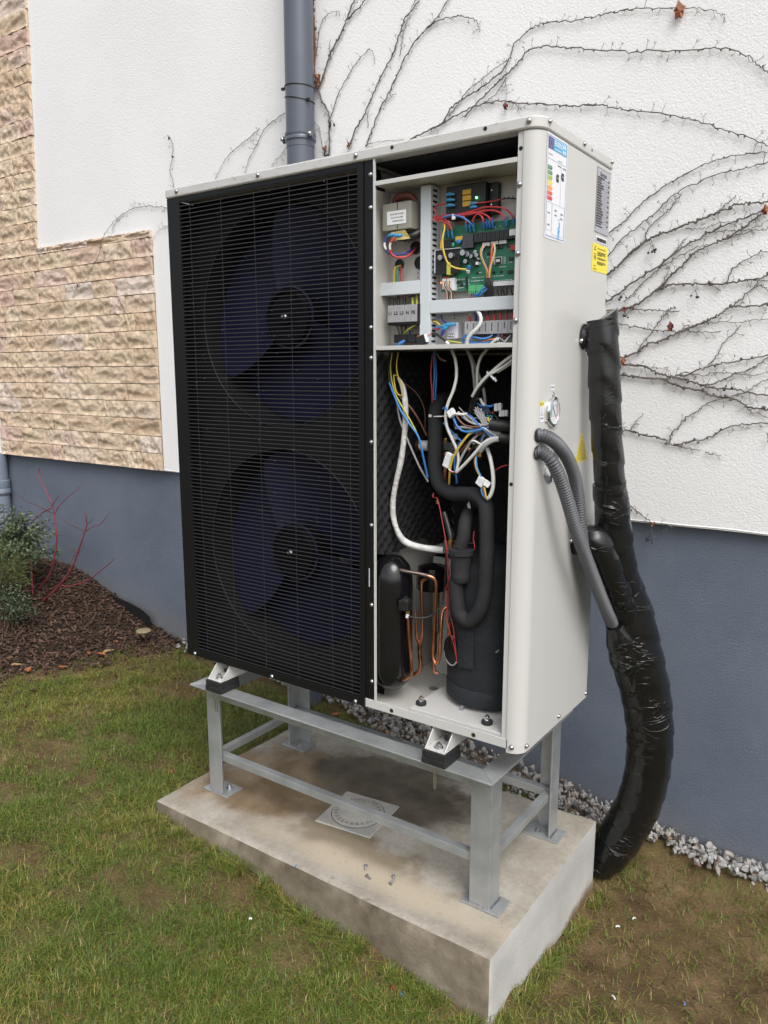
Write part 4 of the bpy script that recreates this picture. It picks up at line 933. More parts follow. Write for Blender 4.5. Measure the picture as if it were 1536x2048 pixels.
for k, m1 in enumerate((W_YEL, W_RED, W_WHT, W_BLK)):
    ew(m1, .0013, (1118+8*k, 860, .060), (1092+7*k, 900, .054), (1092+6*k, 960, .052), (1120+6*k, 1030, .052), (1145+5*k, 1090, .052), (1150+5*k, 1160, .054))
    ew((W_RED, W_ORG, W_WHT, W_YEL)[k], .0013, (1192+8*k, 846, .060), (1200-14*(k < 2)+8*k, 900, .054), (1180+10*k, 980, .052), (1168+6*k, 1050, .052), (1160+5*k, 1110, .052), (1158+5*k, 1165, .054))
for k in range(6): ew(W_BLK, .0030, (1148+8*k, 1158, .052), (1140+10*k, 1220, .050), (1130+14*k, 1340, .054), n_=8)
for x0 in (1240, 1275, 1300, 1330, 1370): ew(W_BLK, .0016, (x0, 1225, .062), (x0+random.randint(-8, 4), 1260, .058), (x0+random.randint(-5, 30), 1320, .062))
for x0, m1, m2 in ((760, W_RED, W_BLK), (800, W_RED, W_BLK)):
    for k, mm in enumerate((m1, W_WHT, W_YEL, m2)): ew(mm, .0012, (x0-5+5*k, 1185, .056), (x0-8+4*k, 1230, .052), (x0+18+5*k, 1280, .054), (x0+22+6*k, 1345, .058))
ew(W_BLU, .0022, (1030, 1310, .055), (1070, 1300, .048), (1100, 1260, .046), (1140, 1235, .05)); ew(W_BLU, .0020, (1025, 1325, .056), (1080, 1310, .05), (1120, 1280, .048), (1150, 1250, .05)); ew(W_RED, .0018, (1010, 1300, .06), (1005, 1340, .06))
# bottom loops
ew(W_WHT, .0042, (1062, 1455, .056), (1088, 1500, .046), (1092, 1550, .040), (1062, 1605, .036), (1010, 1655, .034), (975, 1705, .036), (968, 1750, .040), n_=10)
ew(W_BLU, .0021, (935, 1750, .05), (930, 1705, .045), (965, 1680, .040), (1030, 1690, .040), (1100, 1705, .042), (1160, 1695, .048), (1195, 1675, .055)); ew(W_BLU, .0020, (945, 1720, .046), (985, 1740, .044), (1060, 1745, .046)); ew(W_BLU, .002, (985, 1690, .05), (1010, 1735, .048), (1100, 1742, .048), (1180, 1735, .05)); ew(W_BLU, .0018, (1235, 1690, .056), (1265, 1665, .058), (1290, 1640, .060))
ew(W_GRY, .0016, (1190, 1740, .05), (1250, 1695, .050), (1300, 1725, .050), (1340, 1700, .055), (1372, 1660, .06)); ew(W_WHT, .0016, (1240, 1738, .046), (1300, 1742, .048), (1345, 1690, .055)); ew(W_ORG, .0016, (1085, 1745, .05), (1160, 1715, .05), (1220, 1705, .05)); ew(W_BRN, .0016, (900, 1745, .06), (960, 1710, .06), (1020, 1690, .06)); ew(W_RED, .0025, (1255, 1665, .058), (1250, 1695, .058)); ew(W_RED, .0025, (1285, 1662, .058), (1282, 1690, .058))
ew(W_WHT, .0035, (1190, 1745, .044), (1230, 1712, .042), (1256, 1708, .044)); ew(W_YG, .0018, (800, 1725, .05), (860, 1735, .052), (920, 1745, .055))
ew(W_BLK, .0030, (648, 1660, .044), (690, 1665, .040), (745, 1705, .038), (785, 1735, .038), n_=9); ew(W_WHT, .0036, (780, 1732, .038), (805, 1758, .038), n_=9); ew(W_RED, .0012, (600, 1690, .036), (625, 1672, .038), (652, 1660, .042)); ew(W_ORG, .0012, (515, 1700, .042), (520, 1680, .038), (545, 1690, .036))
q = onY(*E(562, 1720), .034); MB().obox(q, (.011, 0, .004), (0, .006, 0), (-.004, 0, .010)).build('loose_plug', W_BLK, hp, bevel=.001); q = onY(*E(592, 1705), .034); MB().obox(q, (.005, 0, .002), (0, .0055, 0), (-.003, 0, .009)).build('loose_plug', M_WHT, hp, bevel=.0008)
ew(W_NAV, .0020, (735, 1490, .070), (745, 1530, .060), (775, 1560, .056)); ew(W_YEL, .0020, (655, 1548, .062), (690, 1555, .058), (725, 1585, .056)); ew(W_BLU, .0018, (655, 1610, .062), (700, 1605, .058), (750, 1590, .056)); ew(W_RED, .0016, (655, 1612, .062), (695, 1620, .058), (740, 1600, .056))
# ================================================================== lower bay
def egg(name, origin, eu, ev, en, nu, nv, cu, cv, h, m, parent, ragged=0):
    V = []; o_, eu, ev, en = map(np.asarray, (origin, eu, ev, en))
    for j in range(nv):
        for i in range(nu):
            u, v = i/(nu-1), j/(nv-1); b_ = h*(.5+.5*math.cos(2*math.pi*cu*u)*math.cos(2*math.pi*cv*v))
            rg = ragged*float(vn(u*7+3, 1.3, 3))*(1-v) if ragged else 0
            V.append(o_+eu*u+ev*(v*(1-rg)+rg)+en*b_)
    return MB().add(V, [(j*nu+i, j*nu+i+1, (j+1)*nu+i+1, (j+1)*nu+i) for j in range(nv-1) for i in range(nu-1)]).build(name, m, parent, smooth=80, fix=False)
egg('foam_lining', (.6905, .008, 1.015), (0, .388, 0), (0, 0, .522), (1, 0, 0), 61, 85, 11, 15, .011, M_FOAM, hp, .08)
box('foam_backing', M_FOAM, hp, .6585, .6904, .008, .396, 1.06, 1.538)
egg('foam_lining', (.70, .3985, .99), (.39, 0, 0), (0, 0, .545), (0, -1, 0), 61, 85, 11, 15, .011, M_FOAM, hp, .05)
egg('foam_lining', (1.1065, .040, .66), (0, .355, 0), (0, 0, .878), (-1, 0, 0), 51, 91, 9, 21, .010, M_FOAM, hp)
box('bay_ceiling', M_FOAM, hp, .690, 1.10, .151, .398, 1.541, 1.543)
box('roof_lining', M_FOAM, hp, .690, 1.10, .03, .398, 1.9555, 1.9595); box('roof_back', M_FOAM, hp, .690, 1.10, .388, .3985, 1.545, 1.955)
# fan cable and coil ends glimpsed above the shelf
MB().tube([(.70, .30, 1.90), (.73, .25, 1.935), (.78, .22, 1.93), (.80, .22, 1.90)], .006, 8).build('fan_cable', W_GRY, hp, smooth=60)
box('cable_bracket', M_CREAM2, hp, .845, .875, .20, .203, 1.914, 1.945)
# compressor base plate, feet, compressor in its jacket
ZP = .675
q1 = onZ(*G(420, 1512), ZP); q2 = onZ(*G(1118, 1742), ZP)
box('compressor_plate', M_CREAM, hp, float(q1[0]), 1.066, .007, .30, .6526, ZP, bevel=.0012)
CX, CY, CR = .938, .176, .106
prof = [(CR*.93, ZP+.008), (CR, ZP+.030)]+[(CR*(1.0+.014*math.sin(q*1.9)), ZP+.045+.030*q) for q in range(11)]+[(CR*.95, ZP+.362), (CR*.75, ZP+.385), (CR*.4, ZP+.397), (.001, ZP+.40)]
cmp_ = MB().lathe(prof, (CX, CY, 0), 'z', 40)
v = np.array(cmp_.v); a = np.arctan2(v[:, 1]-CY, v[:, 0]-CX); k = 1+.030*np.sin(a*3+v[:, 2]*6)+.012*np.sin(a*7+v[:, 2]*3)+.05*fbm(a*2.6+9, v[:, 2]*8, 3)
v[:, 0] = CX+(v[:, 0]-CX)*k; v[:, 1] = CY+(v[:, 1]-CY)*k; cmp_.v = [tuple(q) for q in v]
comp = cmp_.build('compressor', M_JACK, hp, smooth=50)
MB().lathe([(CR*1.005, ZP+.012), (CR*1.035, ZP+.016), (CR*1.04, ZP+.050), (CR*1.01, ZP+.054)], (CX, CY, 0), 'z', 40).build('jacket_band', M_JACK, comp, smooth=40)
def on_jacket(px, py, rr=CR*1.03):
    d = _ray(px, py); o_ = CAM-np.array([CX, CY, 0]); A = d[0]**2+d[1]**2; B = 2*(o_[0]*d[0]+o_[1]*d[1]); C = o_[0]**2+o_[1]**2-rr*rr
    t_ = (-B-math.sqrt(max(0, B*B-4*A*C)))/(2*A); return CAM+d*t_
# overlap flap of the jacket
mbf = MB(); NU = 9
for s_ in (0, 1):
    for (gy0) in np.linspace(840, 1170, 8):
        for gx0 in np.linspace(835, 968, NU): mbf.v.append(tuple(on_jacket(*G(gx0, gy0+22*(gx0-835)/133), CR*(1.055-.02*s_))))
for s_ in (0, 1):
    o_ = s_*8*NU; mbf.f += [(o_+j*NU+i, o_+j*NU+i+1, o_+(j+1)*NU+i+1, o_+(j+1)*NU+i) for j in range(7) for i in range(NU-1)]
mbf.f += [((7)*NU+i, 7*NU+i+1, 8*NU+7*NU+i+1, 8*NU+7*NU+i) for i in range(NU-1)]
mbf.build('jacket_flap', M_JACK, comp, smooth=60, fix=False)
# cut-out with terminal box
q = on_jacket(*G(785, 1010), CR*1.02)
mbw = MB(); ring = []
for t_ in np.linspace(0, 2*math.pi, 28, endpoint=False):
    gx_ = 785+58*math.cos(t_)*(1 if math.sin(t_) > -.4 else .98); gy_ = 1030+125*math.sin(t_); gx_ += -10+14*math.sin(t_)
    ring.append(on_jacket(*G(gx_, gy_), CR*1.052))
cen = np.mean(ring, axis=0)
mbw.add(list(ring)+[cen], [(i, (i+1) % 28, 28) for i in range(28)]).build('terminal_opening', M_HOLE, comp)
MB().tube(list(ring[4:15]), .0022, 6, k=3).build('opening_rim', W_GRY, comp, smooth=60)
q = on_jacket(*G(785, 960), CR*1.04); MB().lathe([(.011, 0), (.012, .010), (.012, .032), (.009, .040)], q+np.array([0, .006, -.02]), 'z', 18).build('protector_cap', M_GBLK, comp, smooth=50)
for gx_, gy_ in ((868, 1530), (1175, 1035)): qq = on_jacket(*G(gx_, gy_), CR*1.05); MB().obox(qq, (.004, .001, .003 if gx_ > 1000 else 0), (0, .003, 0), (0, 0, .009 if gx_ < 1000 else .003)).build('strap_clip', M_GREYP, comp, bevel=.001)
# plate bolts
for gx_, gy_ in ((522, 1490), (1085, 1655)):
    q = onZ(*G(gx_, gy_), ZP); x, y = float(q[0]), float(q[1])
    bl = MB().lathe([(.0125, ZP+.0003), (.0135, ZP+.003), (.0135, ZP+.008), (.011, ZP+.010)], (x, y, 0), 'z', 22).build('rubber_grommet', M_RUB, hp, smooth=40)
    MB().lathe([(.009, ZP+.0102), (.009, ZP+.0118), (.0065, ZP+.012), (.0065, ZP+.018), (.0045, ZP+.0185), (.004, ZP+.022), (.0003, ZP+.0228)], (x, y, 0), 'z', 8).build('nut', M_CHROME, bl, smooth=30)
q = onZ(*G(628, 1352), .6526); MB().lathe([(.013, .6527), (.013, .6530), (.0003, .6530)], (float(q[0]), float(q[1]), 0), 'z', 20).build('pan_hole', M_GREYP, hp)
# receiver tank, black gloss
TX, TY, TR = .708, .060, .053
q = onY(*G(300, 215), .058); ztop = float(q[2]); q = onY(*G(300, 1335), .058); zbot = float(q[2])
prof = [(.001, zbot-.004), (TR*.55, zbot), (TR*.86, zbot+.018), (TR, zbot+.045)]+[(TR, zz_) for zz_ in np.linspace(zbot+.08, ztop-.075, 6)]+[(TR*.97, ztop-.05), (TR*.82, ztop-.025), (TR*.5, ztop-.006), (.001, ztop)]
tank = MB().lathe(prof, (TX+.008, TY, 0), 'z', 40).build('receiver_tank', M_GBLK, hp, smooth=50)
# second black vessel behind and grey inner shelf
MB().lathe([(.001, .925), (.044, .926), (.045, .93), (.045, .955), (.040, .985), (.001, .995)], (.752, .20, 0), 'z', 28).build('accumulator', M_GBLK, hp, smooth=50)
mbx = MB().box(.695, .93, .25, .396, 1.012, 1.016); mbx.build('inner_shelf', M_CREAM2, hp)
mbx = MB().box(.700, .93, .285, .289, .654, .99); mbx.build('inner_plate', M_CREAM2, hp)
# ---- insulated suction pipe, one long looping tube
def gp(conv, *P): return [onY(*conv(a, b_), y) for a, b_, y in P]
pth = gp(F, (850, 560, .24), (790, 530, .20), (715, 560, .15), (680, 660, .125), (678, 800, .115), (678, 1000, .110), (680, 1180, .105), (725, 1315, .098), (830, 1385, .090), (950, 1392, .082), (1050, 1405, .072), (1125, 1470, .064), (1145, 1600, .060))
pth += gp(G, (1085, 150, .056), (1078, 330, .052), (1066, 520, .050), (1020, 690, .050), (930, 775, .052), (850, 715, .052), (828, 600, .052), (820, 500, .052), (822, 420, .052))
MB().tube(pth, .0176, 18, k=7).build('insulated_pipe', M_INS, hp, smooth=70)
q = onY(*F(680, 692), .095); ring = [(q[0]+.0195*math.cos(t_), q[1]+.026+.0195*math.sin(t_), q[2]+.001*math.cos(t_)) for t_ in np.linspace(0, 2*math.pi, 22)]
MB().tube(ring, .0015, 6, smooth=False).build('cable_tie', M_WHT, hp, smooth=60); MB().box(q[0]-.021, q[0]-.015, q[1]+.004, q[1]+.010, q[2]-.002, q[2]+.004).build('tie_head', M_WHT, hp)
# bell reducer on the compressor inlet
zr = [float(onY(*G(850, g_), .052)[2]) for g_ in (165, 205, 215, 360, 372, 420)]; xb_ = float(onY(*G(862, 260), .052)[0])
MB().lathe([(.018, zr[5]-.006), (.021, zr[5]), (.0215, zr[4]), (.0195, zr[3]), (.026, zr[2]), (.0295, zr[1]), (.0295, zr[0]), (.018, zr[0]+.002)], (xb_, .052, 0), 'z', 26).build('reducer', M_INS, hp, smooth=40)
pth = gp(F, (905, 1880, .054), (935, 1780, .058), (950, 1660, .070), (985, 1560, .11), (1040, 1525, .17), (1090, 1520, .22))
MB().tube(pth, .0158, 16, k=7).build('insulated_pipe', M_INS, hp, smooth=70)
# copper runs
def cop(r_, *P, conv=G, m=None): return MB().tube(gp(conv, *P), r_, 10, k=7).build('copper_pipe', m or M_COPP, hp, smooth=70)
M_SMUT = mat('sooty_copper', (.16, .12, .11), .4, .8, var=.3, vscale=40)
cop(.0048, (330, 338, .040), (400, 355, .045), (500, 372, .060), (585, 392, .075), m=M_SMUT)
cop(.0046, (580, 391, .074), (630, 412, .080), (652, 470, .085), (645, 600, .090), (636, 800, .094), (625, 1000, .096), (622, 1080, .096), (648, 1142, .096), (676, 1090, .098), (686, 950, .100), (694, 800, .104), (705, 700, .11), (735, 662, .115), (755, 680, .12))
cop(.0042, (412, 745, .030), (415, 840, .030), (428, 1000, .032), (440, 1150, .034), (436, 1225, .036), (400, 1265, .040), (338, 1285, .048))
cop(.0040, (470, 690, .13), (478, 780, .13), (480, 870, .132), (488, 935, .135), (505, 965, .138))
cop(.0044, (560, 418, .15), (530, 440, .148), (525, 520, .146), (530, 680, .145), (532, 800, .144), (532, 890, .142), (522, 945, .140), (510, 985, .138))
cop(.0058, (508, 965, .138), (510, 1060, .138), (516, 1150, .138), (505, 1205, .14), (450, 1232, .145))
cop(.0075, (636, 870, .135), (634, 960, .135), (632, 1060, .135)); cop(.0042, (645, 700, .135), (637, 870, .135), conv=G); cop(.0048, (632, 1060, .135), (628, 1150, .135), (636, 1205, .135), (665, 1222, .14))
cop(.0042, (668, 470, .18), (665, 700, .18), (660, 880, .16), m=M_SMUT)
cop(.0045, (762, 780, .085), (765, 840, .085), (758, 900, .084))
# solenoid coil
q = onY(*G(390, 640), .026); MB().obox(q, (.0135, 0, 0), (0, .012, 0), (0, 0, .0125)).build('valve_coil', M_BLK, hp, bevel=.002)
q = onY(*G(393, 595), .026); MB().lathe([(.012, -.004), (.0125, 0), (.009, .003), (.005, .004), (.005, .008), (.002, .009)], q, 'z', 18).build('coil_cap', M_BLK, hp, smooth=30)
q = onY(*G(408, 690), .030); MB().lathe([(.0055, -.007), (.0055, .004)], q, 'z', 6).build('valve_body', M_BRASS, hp)
q = onY(*G(405, 735), .022); MB().obox(q, (.003, 0, 0), (0, .003, 0), (.0006, 0, .0042)).build('wire_clip', M_WHT, hp)
def lw(m_, r_, *pts, conv=F, n_=7): return ew(m_, r_, *pts, conv=conv, n_=n_)
lw(W_BLK, .0026, (410, 735, .024), (500, 752, .034), (600, 735, .050), (680, 665, .060), (715, 560, .070), (730, 400, .070), (735, 200, .068), (722, 90, .072), conv=G)
# brass valves behind pipe
for (x, y, yy, rr, hh_) in ((775, 920, .17, .008, .010), (1048, 952, .15, .0085, .008), (1085, 1030, .15, .010, .010), (705, 1465, .10, .005, .005)):
    q = onY(*F(x, y), yy); MB().lathe([(rr*.7, -hh_), (rr, -hh_*.6), (rr, hh_*.6), (rr*.7, hh_)], q, 'z', 8).build('brass_fitting', M_BRASS, hp)
q = onY(*F(590, 955), .15); MB().lathe([(.013, -.012), (.013, .012)], q, 'x', 18).build('white_gland', M_WHT, hp, smooth=40); MB().lathe([(.014, -.022), (.014, -.0125)], q, 'x', 8).build('brass_nut', M_BRASS, hp)
ebox('valve_box', mat('grey_valve', (.09, .09, .095), .5), hp, 750, 930, 800, 1000, .15, .18, .002, conv=F); ebox('valve_box', mat('grey_valve2', (.075, .075, .08), .5), hp, 798, 925, 870, 1030, .145, .175, .002, conv=F)
cop(.006, (770, 1010, .17), (772, 1120, .17), (768, 1290, .17), conv=F); cop(.006, (880, 980, .19), (960, 960, .19), (1000, 1000, .19), conv=F)
q = onY(*F(825, 1830), .066); MB().lathe([(.0055, -.014), (.0055, -.004), (.0085, -.003), (.0085, .005), (.0065, .006), (.0065, .010)], q, 'z', 6).build('brass_fitting', M_BRASS, hp)
lw(M_BLK, .0065, (760, 1560, .09), (790, 1660, .082), (815, 1760, .075), (822, 1800, .070), n_=10)
# grey-white fabric sleeve
MB().tube(gp(F, (345, 340, .060), (385, 420, .055), (408, 560, .055), (410, 740, .058), (395, 920, .062), (368, 1100, .066), (325, 1290, .070), (300, 1440, .074), (298, 1570, .078), (325, 1690, .082), (375, 1790, .086), (450, 1845, .092), (560, 1875, .105), (660, 1890, .12), (750, 1900, .13)),
          [.0035, .0062, .0072, .0072, .0068, .0075, .0066, .0070, .0076, .0066, .0080, .0088, .0080, .0090, .0085], 12, k=6).build('fabric_sleeve', mat('grey_fabric', (.60, .595, .58), .8, var=.15, vscale=40, bump=.6, bscale=70), hp, smooth=70)
# loose wiring of the lower bay
lw(W_BLU, .0026, (265, 385, .05), (310, 500, .046), (370, 640, .045), (450, 760, .046), (530, 880, .05), (570, 1050, .06), (612, 1240, .08)); lw(W_YG, .0018, (290, 120, .07), (275, 250, .055), (295, 400, .048), (345, 540, .046), (440, 700, .048), (520, 860, .052), (565, 1040, .062), (605, 1230, .082)); lw(W_YEL, .0016, (345, 110, .07), (330, 230, .05), (345, 330, .042), (390, 430, .040), (378, 498, .042), (330, 470, .045), (305, 330, .048), (330, 320, .046))
lw(W_BLK, .0018, (255, 120, .07), (255, 280, .055), (270, 390, .05)); lw(W_NAV, .002, (262, 380, .052), (290, 460, .05)); lw(W_BRN, .0020, (300, 400, .05), (360, 510, .052), (450, 600, .06), (530, 720, .075), (600, 860, .10)); lw(W_GRY, .0024, (335, 560, .055), (360, 720, .055), (430, 900, .062), (530, 1130, .075), (615, 1280, .09)); lw(W_BRN, .0015, (400, 390, .12), (510, 480, .13), (580, 620, .14), (590, 800, .14))
lw(W_RED, .0017, (655, 130, .10), (640, 300, .09), (650, 450, .09), (652, 560, .10)); lw(W_BLU, .0018, (665, 100, .10), (672, 300, .09), (665, 450, .09), (665, 540, .10)); lw(W_BLU, .0018, (675, 100, .105), (690, 300, .095), (685, 450, .092), (680, 540, .10)); lw(W_GRY, .001, (690, 120, .1), (730, 170, .09), (780, 190, .09)); lw(W_BRN, .001, (685, 120, .1), (720, 175, .09), (765, 195, .09))
lw(W_WHT, .0036, (825, 80, .07), (862, 180, .055), (872, 320, .048), (845, 450, .044), (800, 560, .042), (775, 660, .042), (785, 780, .044), (830, 890, .05), (872, 985, .056), (888, 1080, .06), (872, 1195, .062), n_=10)
lw(W_GRY, .0036, (965, 80, .09), (1010, 200, .085), (1030, 330, .085), (1040, 460, .09), n_=9); lw(W_GRY, .0034, (980, 90, .11), (1050, 260, .10), (1110, 420, .10), (1130, 560, .105), (1120, 680, .11), n_=9); lw(W_WHT, .0034, (1160, 70, .08), (1090, 160, .075), (1060, 280, .07), (1060, 420, .075), n_=9)
MB().tube(gp(F, (1380, 150, .05), (1290, 205, .046), (1200, 285, .044), (1120, 380, .044), (1060, 480, .05), (1015, 590, .058), (1005, 700, .07)), [.0050, .0058, .0064, .0064, .0066, .007, .007], 12).build('black_sleeve', M_GBLK, hp, smooth=70)
lw(W_WHT, .0036, (1390, 130, .045), (1300, 195, .040), (1210, 270, .037), (1130, 345, .036), (1060, 430, .040), (1015, 510, .048), n_=9); lw(W_WHT, .0028, (1390, 170, .042), (1310, 230, .040), (1215, 290, .036), (1150, 320, .035), n_=9); lw(W_GRY, .0022, (1390, 200, .045), (1320, 245, .042), (1240, 295, .040))
q = onY(*F(1190, 330), .036); MB().obox(q, (.012, 0, -.010), (0, .0012, 0), (.0012, 0, .0016)).build('cable_tie', M_WHT, hp); q = onY(*F(1213, 350), .034); MB().obox(q, (.0028, 0, 0), (0, .0025, 0), (0, 0, .0026)).build('tie_head', M_WHT, hp, bevel=.0005)
def block(x, y, yy, ang, nseg=3, conv=F, m_=M_WHT, sc=1.):
    """connector strip: plain plastic lugs in a row"""
    q = onY(*conv(x, y), yy); d = np.array([math.cos(ang), 0, math.sin(ang)]); e_ = np.array([-d[2], .25, d[0]]); e_ /= np.linalg.norm(e_); f_ = np.cross(d, e_); mb = MB()
    for k in range(nseg):
        c_ = q+d*.0088*sc*(k-(nseg-1)/2); mb.obox(c_, d*.0040*sc, f_*.0045*sc, e_*.0085*sc); mb.cyl(c_+e_*.004*sc-f_*.004*sc, c_+e_*.004*sc-f_*.0085*sc, .0030*sc, n=8); mb.cyl(c_-e_*.004*sc-f_*.004*sc, c_-e_*.004*sc-f_*.0085*sc, .0030*sc, n=8)
    mb.obox(q, d*.0045*sc*nseg, f_*.0025*sc, e_*.0030*sc)
    return mb.build('connector_block', m_, hp, bevel=.0005)
M_CLR = mat('translucent_block', (.42, .42, .42), .3)
block(828, 660, .036, .6, 2); block(795, 1085, .052, 1.25, 4); block(1095, 1280, .046, 1.1, 2, sc=1.15); block(1150, 1300, .045, -.5, 2, sc=.8); block(1250, 610, .060, .15, 2, m_=M_CLR); block(1300, 665, .056, .1, 3, m_=M_CLR, sc=.8); block(855, 880, .09, .4, 2, m_=M_CLR, sc=.8)
lw(W_BLU, .0026, (845, 705, .040), (870, 765, .040), (915, 815, .042), (985, 830, .045), (1080, 810, .05), (1195, 785, .056), n_=8); lw(W_BRN, .0022, (868, 680, .040), (905, 735, .042), (960, 775, .045), (1060, 785, .05), (1195, 765, .056)); lw(W_WHT, .0030, (870, 668, .042), (920, 672, .046), (965, 668, .055), n_=8); lw(W_BLU, .0022, (750, 620, .040), (775, 612, .038), (790, 640, .036))
lw(W_GRY, .0024, (1195, 750, .056), (1100, 770, .052), (1000, 745, .05), (920, 690, .055)); lw(W_GRY, .0016, (965, 680, .05), (1030, 730, .05), (1110, 775, .055)); lw(W_GRY, .0034, (865, 795, .06), (930, 790, .056), (1020, 800, .055), n_=8)
lw(W_BLU, .0022, (755, 750, .07), (820, 820, .066), (880, 880, .064), (920, 920, .064)); lw(W_BLU, .0024, (1100, 810, .055), (1000, 850, .052), (930, 910, .052), (885, 960, .056), (860, 1040, .06), (855, 1150, .064), (870, 1240, .07), (875, 1290, .08), n_=8)
lw(W_YEL, .0027, (1090, 810, .053), (1000, 840, .048), (930, 920, .046), (875, 1000, .046), (835, 1080, .048), (815, 1160, .052), (808, 1240, .06), (805, 1300, .075), n_=8); lw(W_BRN, .0026, (1130, 815, .06), (1040, 870, .06), (960, 950, .062), (900, 1020, .066)); lw(W_GRY, .0030, (1095, 830, .062), (1020, 900, .06), (950, 1000, .06), (895, 1110, .062), (870, 1195, .064), n_=8)
lw(W_BLK, .0030, (1140, 830, .066), (1060, 930, .066), (980, 1030, .068), (920, 1150, .072), (890, 1240, .08)); lw(W_WHT, .0038, (1285, 885, .05), (1200, 890, .048), (1120, 930, .046), (1040, 1020, .046), (950, 1120, .048), (872, 1195, .052), n_=9); lw(W_GRY, .0040, (1285, 905, .048), (1210, 910, .045), (1140, 950, .044), (1090, 1010, .05), n_=9); lw(W_GRY, .0038, (1285, 850, .055), (1200, 835, .055), (1130, 825, .06), n_=9); lw(W_GRY, .0036, (1280, 870, .06), (1180, 850, .06), (1120, 870, .064), (1090, 940, .07), n_=9)
lw(W_WHT, .0016, (865, 1195, .052), (830, 1190, .050), (800, 1165, .048)); lw(W_RED, .0013, (868, 1190, .050), (840, 1195, .048), (812, 1185, .046))
lw(W_WHT, .0046, (1150, 980, .07), (1175, 1060, .06), (1195, 1160, .054), (1205, 1260, .05), (1200, 1340, .048), (1175, 1410, .046), (1150, 1435, .048), n_=10)
for k, mm in enumerate((W_BRN, W_YG, W_BLU)): lw(mm, .0018, (1060-10*k+12, 1010, .056), (1035+8*k, 1080, .05), (1045+8*k, 1160, .047), (1085+6*k, 1240, .046))
for k, mm in enumerate((W_BLU, W_BRN, W_YEL)): lw(mm, .0019, (1095+14*k, 1330, .044), (1102+16*k, 1385, .042), (1130+6*k, 1425, .043), (1158, 1440, .046))
lw(W_BLU, .0022, (1205, 590, .060), (1170, 600, .060), (1135, 590, .064)); lw(W_WHT, .0032, (1130, 592, .064), (1105, 570, .068), (1085, 530, .07), n_=8); lw(W_RED, .0014, (1330, 1130, .05), (1280, 1145, .054), (1235, 1170, .06), (1215, 1200, .065)); lw(W_YEL, .0024, (1190, 745, .056), (1170, 735, .054), (1155, 715, .056), (1165, 700, .058)); lw(W_GRN, .0016, (1200, 690, .062), (1140, 685, .062)); lw(W_RED, .002, (1210, 658, .062), (1150, 655, .062))
for k in range(22):
    mm = random.choice([W_GRY, W_GRY, W_WHT, W_BLK, W_BRN, W_BLU, W_YG]); x_, y_ = random.uniform(880, 1120), random.uniform(560, 1010); a_ = random.uniform(1160, 1290); b_ = random.choice([random.uniform(745, 800), random.uniform(860, 905)])
    lw(mm, random.uniform(.0012, .0026), (x_, y_, random.uniform(.06, .12)), ((x_*2+a_)/3+random.uniform(-40, 40), (y_*2+b_)/3+random.uniform(-60, 60), random.uniform(.05, .10)), ((x_+a_*2)/3, (y_+b_*2)/3+random.uniform(-40, 40), random.uniform(.05, .08)), (a_, b_, .056))
# pale frayed ends of cut cable screen
for k in range(16): lw(W_GRY, .0009, (1060+random.randint(-40, 60), 620+random.randint(-20, 60), .060), (1080+random.randint(-30, 40), 690+random.randint(-20, 20), .056), (1110+random.randint(-20, 60), 760+random.randint(-10, 15), .055))
W_DRED = col('dark_red_wire', (.30, .03, .03))
# long red sensor pair down to the compressor
lw(W_DRED, .0012, (665, 1380, .09), (660, 1420, .085), (700, 1440, .075), (735, 1600, .066), (770, 1780, .058), (790, 1900, .054)); lw(W_DRED, .0012, (700, 1430, .08), (725, 1540, .068), (755, 1700, .06), (785, 1870, .054))
lw(W_DRED, .0012, (735, 90, .054), (745, 220, .052), (765, 320, .050), (755, 430, .050), (728, 540, .050), (745, 650, .048), (735, 740, .046), (770, 880, .044), (800, 980, .050), (828, 1120, .056), conv=G); lw(W_DRED, .0012, (725, 60, .054), (740, 180, .052), (750, 400, .052), (765, 700, .052), (795, 830, .050), (810, 960, .054), (828, 1130, .058), conv=G); lw(W_RED, .0012, (975, 10, .07), (968, 80, .068), (980, 140, .066), (970, 170, .066), conv=G)
for (x, y) in ((985, 1500),): q = onY(*F(x, y), .10); MB().obox(q, (.003, 0, .004), (0, .001, 0), (-.002, 0, .008)).build('tape_scrap', M_TRUNK, hp)
def corrugated(pts, r_, pitch, m_, name, parent, n_=14, depth=.22):
    P = catmull(pts, 30); P = np.array(P); L = np.r_[0, np.cumsum(np.linalg.norm(np.diff(P, axis=0), axis=1))]; N = int(L[-1]/pitch*6)
    s_ = np.linspace(0, L[-1], N); Q = np.stack([np.interp(s_, L, P[:, i]) for i in range(3)], 1)
    rr = r_*(1-depth*.5+depth*.5*np.clip(1.6*np.sin(2*math.pi*s_/pitch), -1, 1))
    return MB().tube(list(Q), rr, n_, smooth=False).build(name, m_, parent, smooth=80)
M_COND = mat('grey_conduit', (.085, .088, .097), .42, var=.08, vscale=20)
M_COND2 = mat('black_conduit', (.020, .020, .021), .45)
corrugated(gp(F, (1192, 765, .054), (1260, 775, .050), (1330, 782, .046), (1420, 800, .044)), .0135, .0048, M_COND2, 'conduit_end', hp); corrugated(gp(F, (1283, 885, .048), (1330, 890, .044), (1420, 900, .042)), .0125, .0048, M_COND2, 'conduit_end', hp)

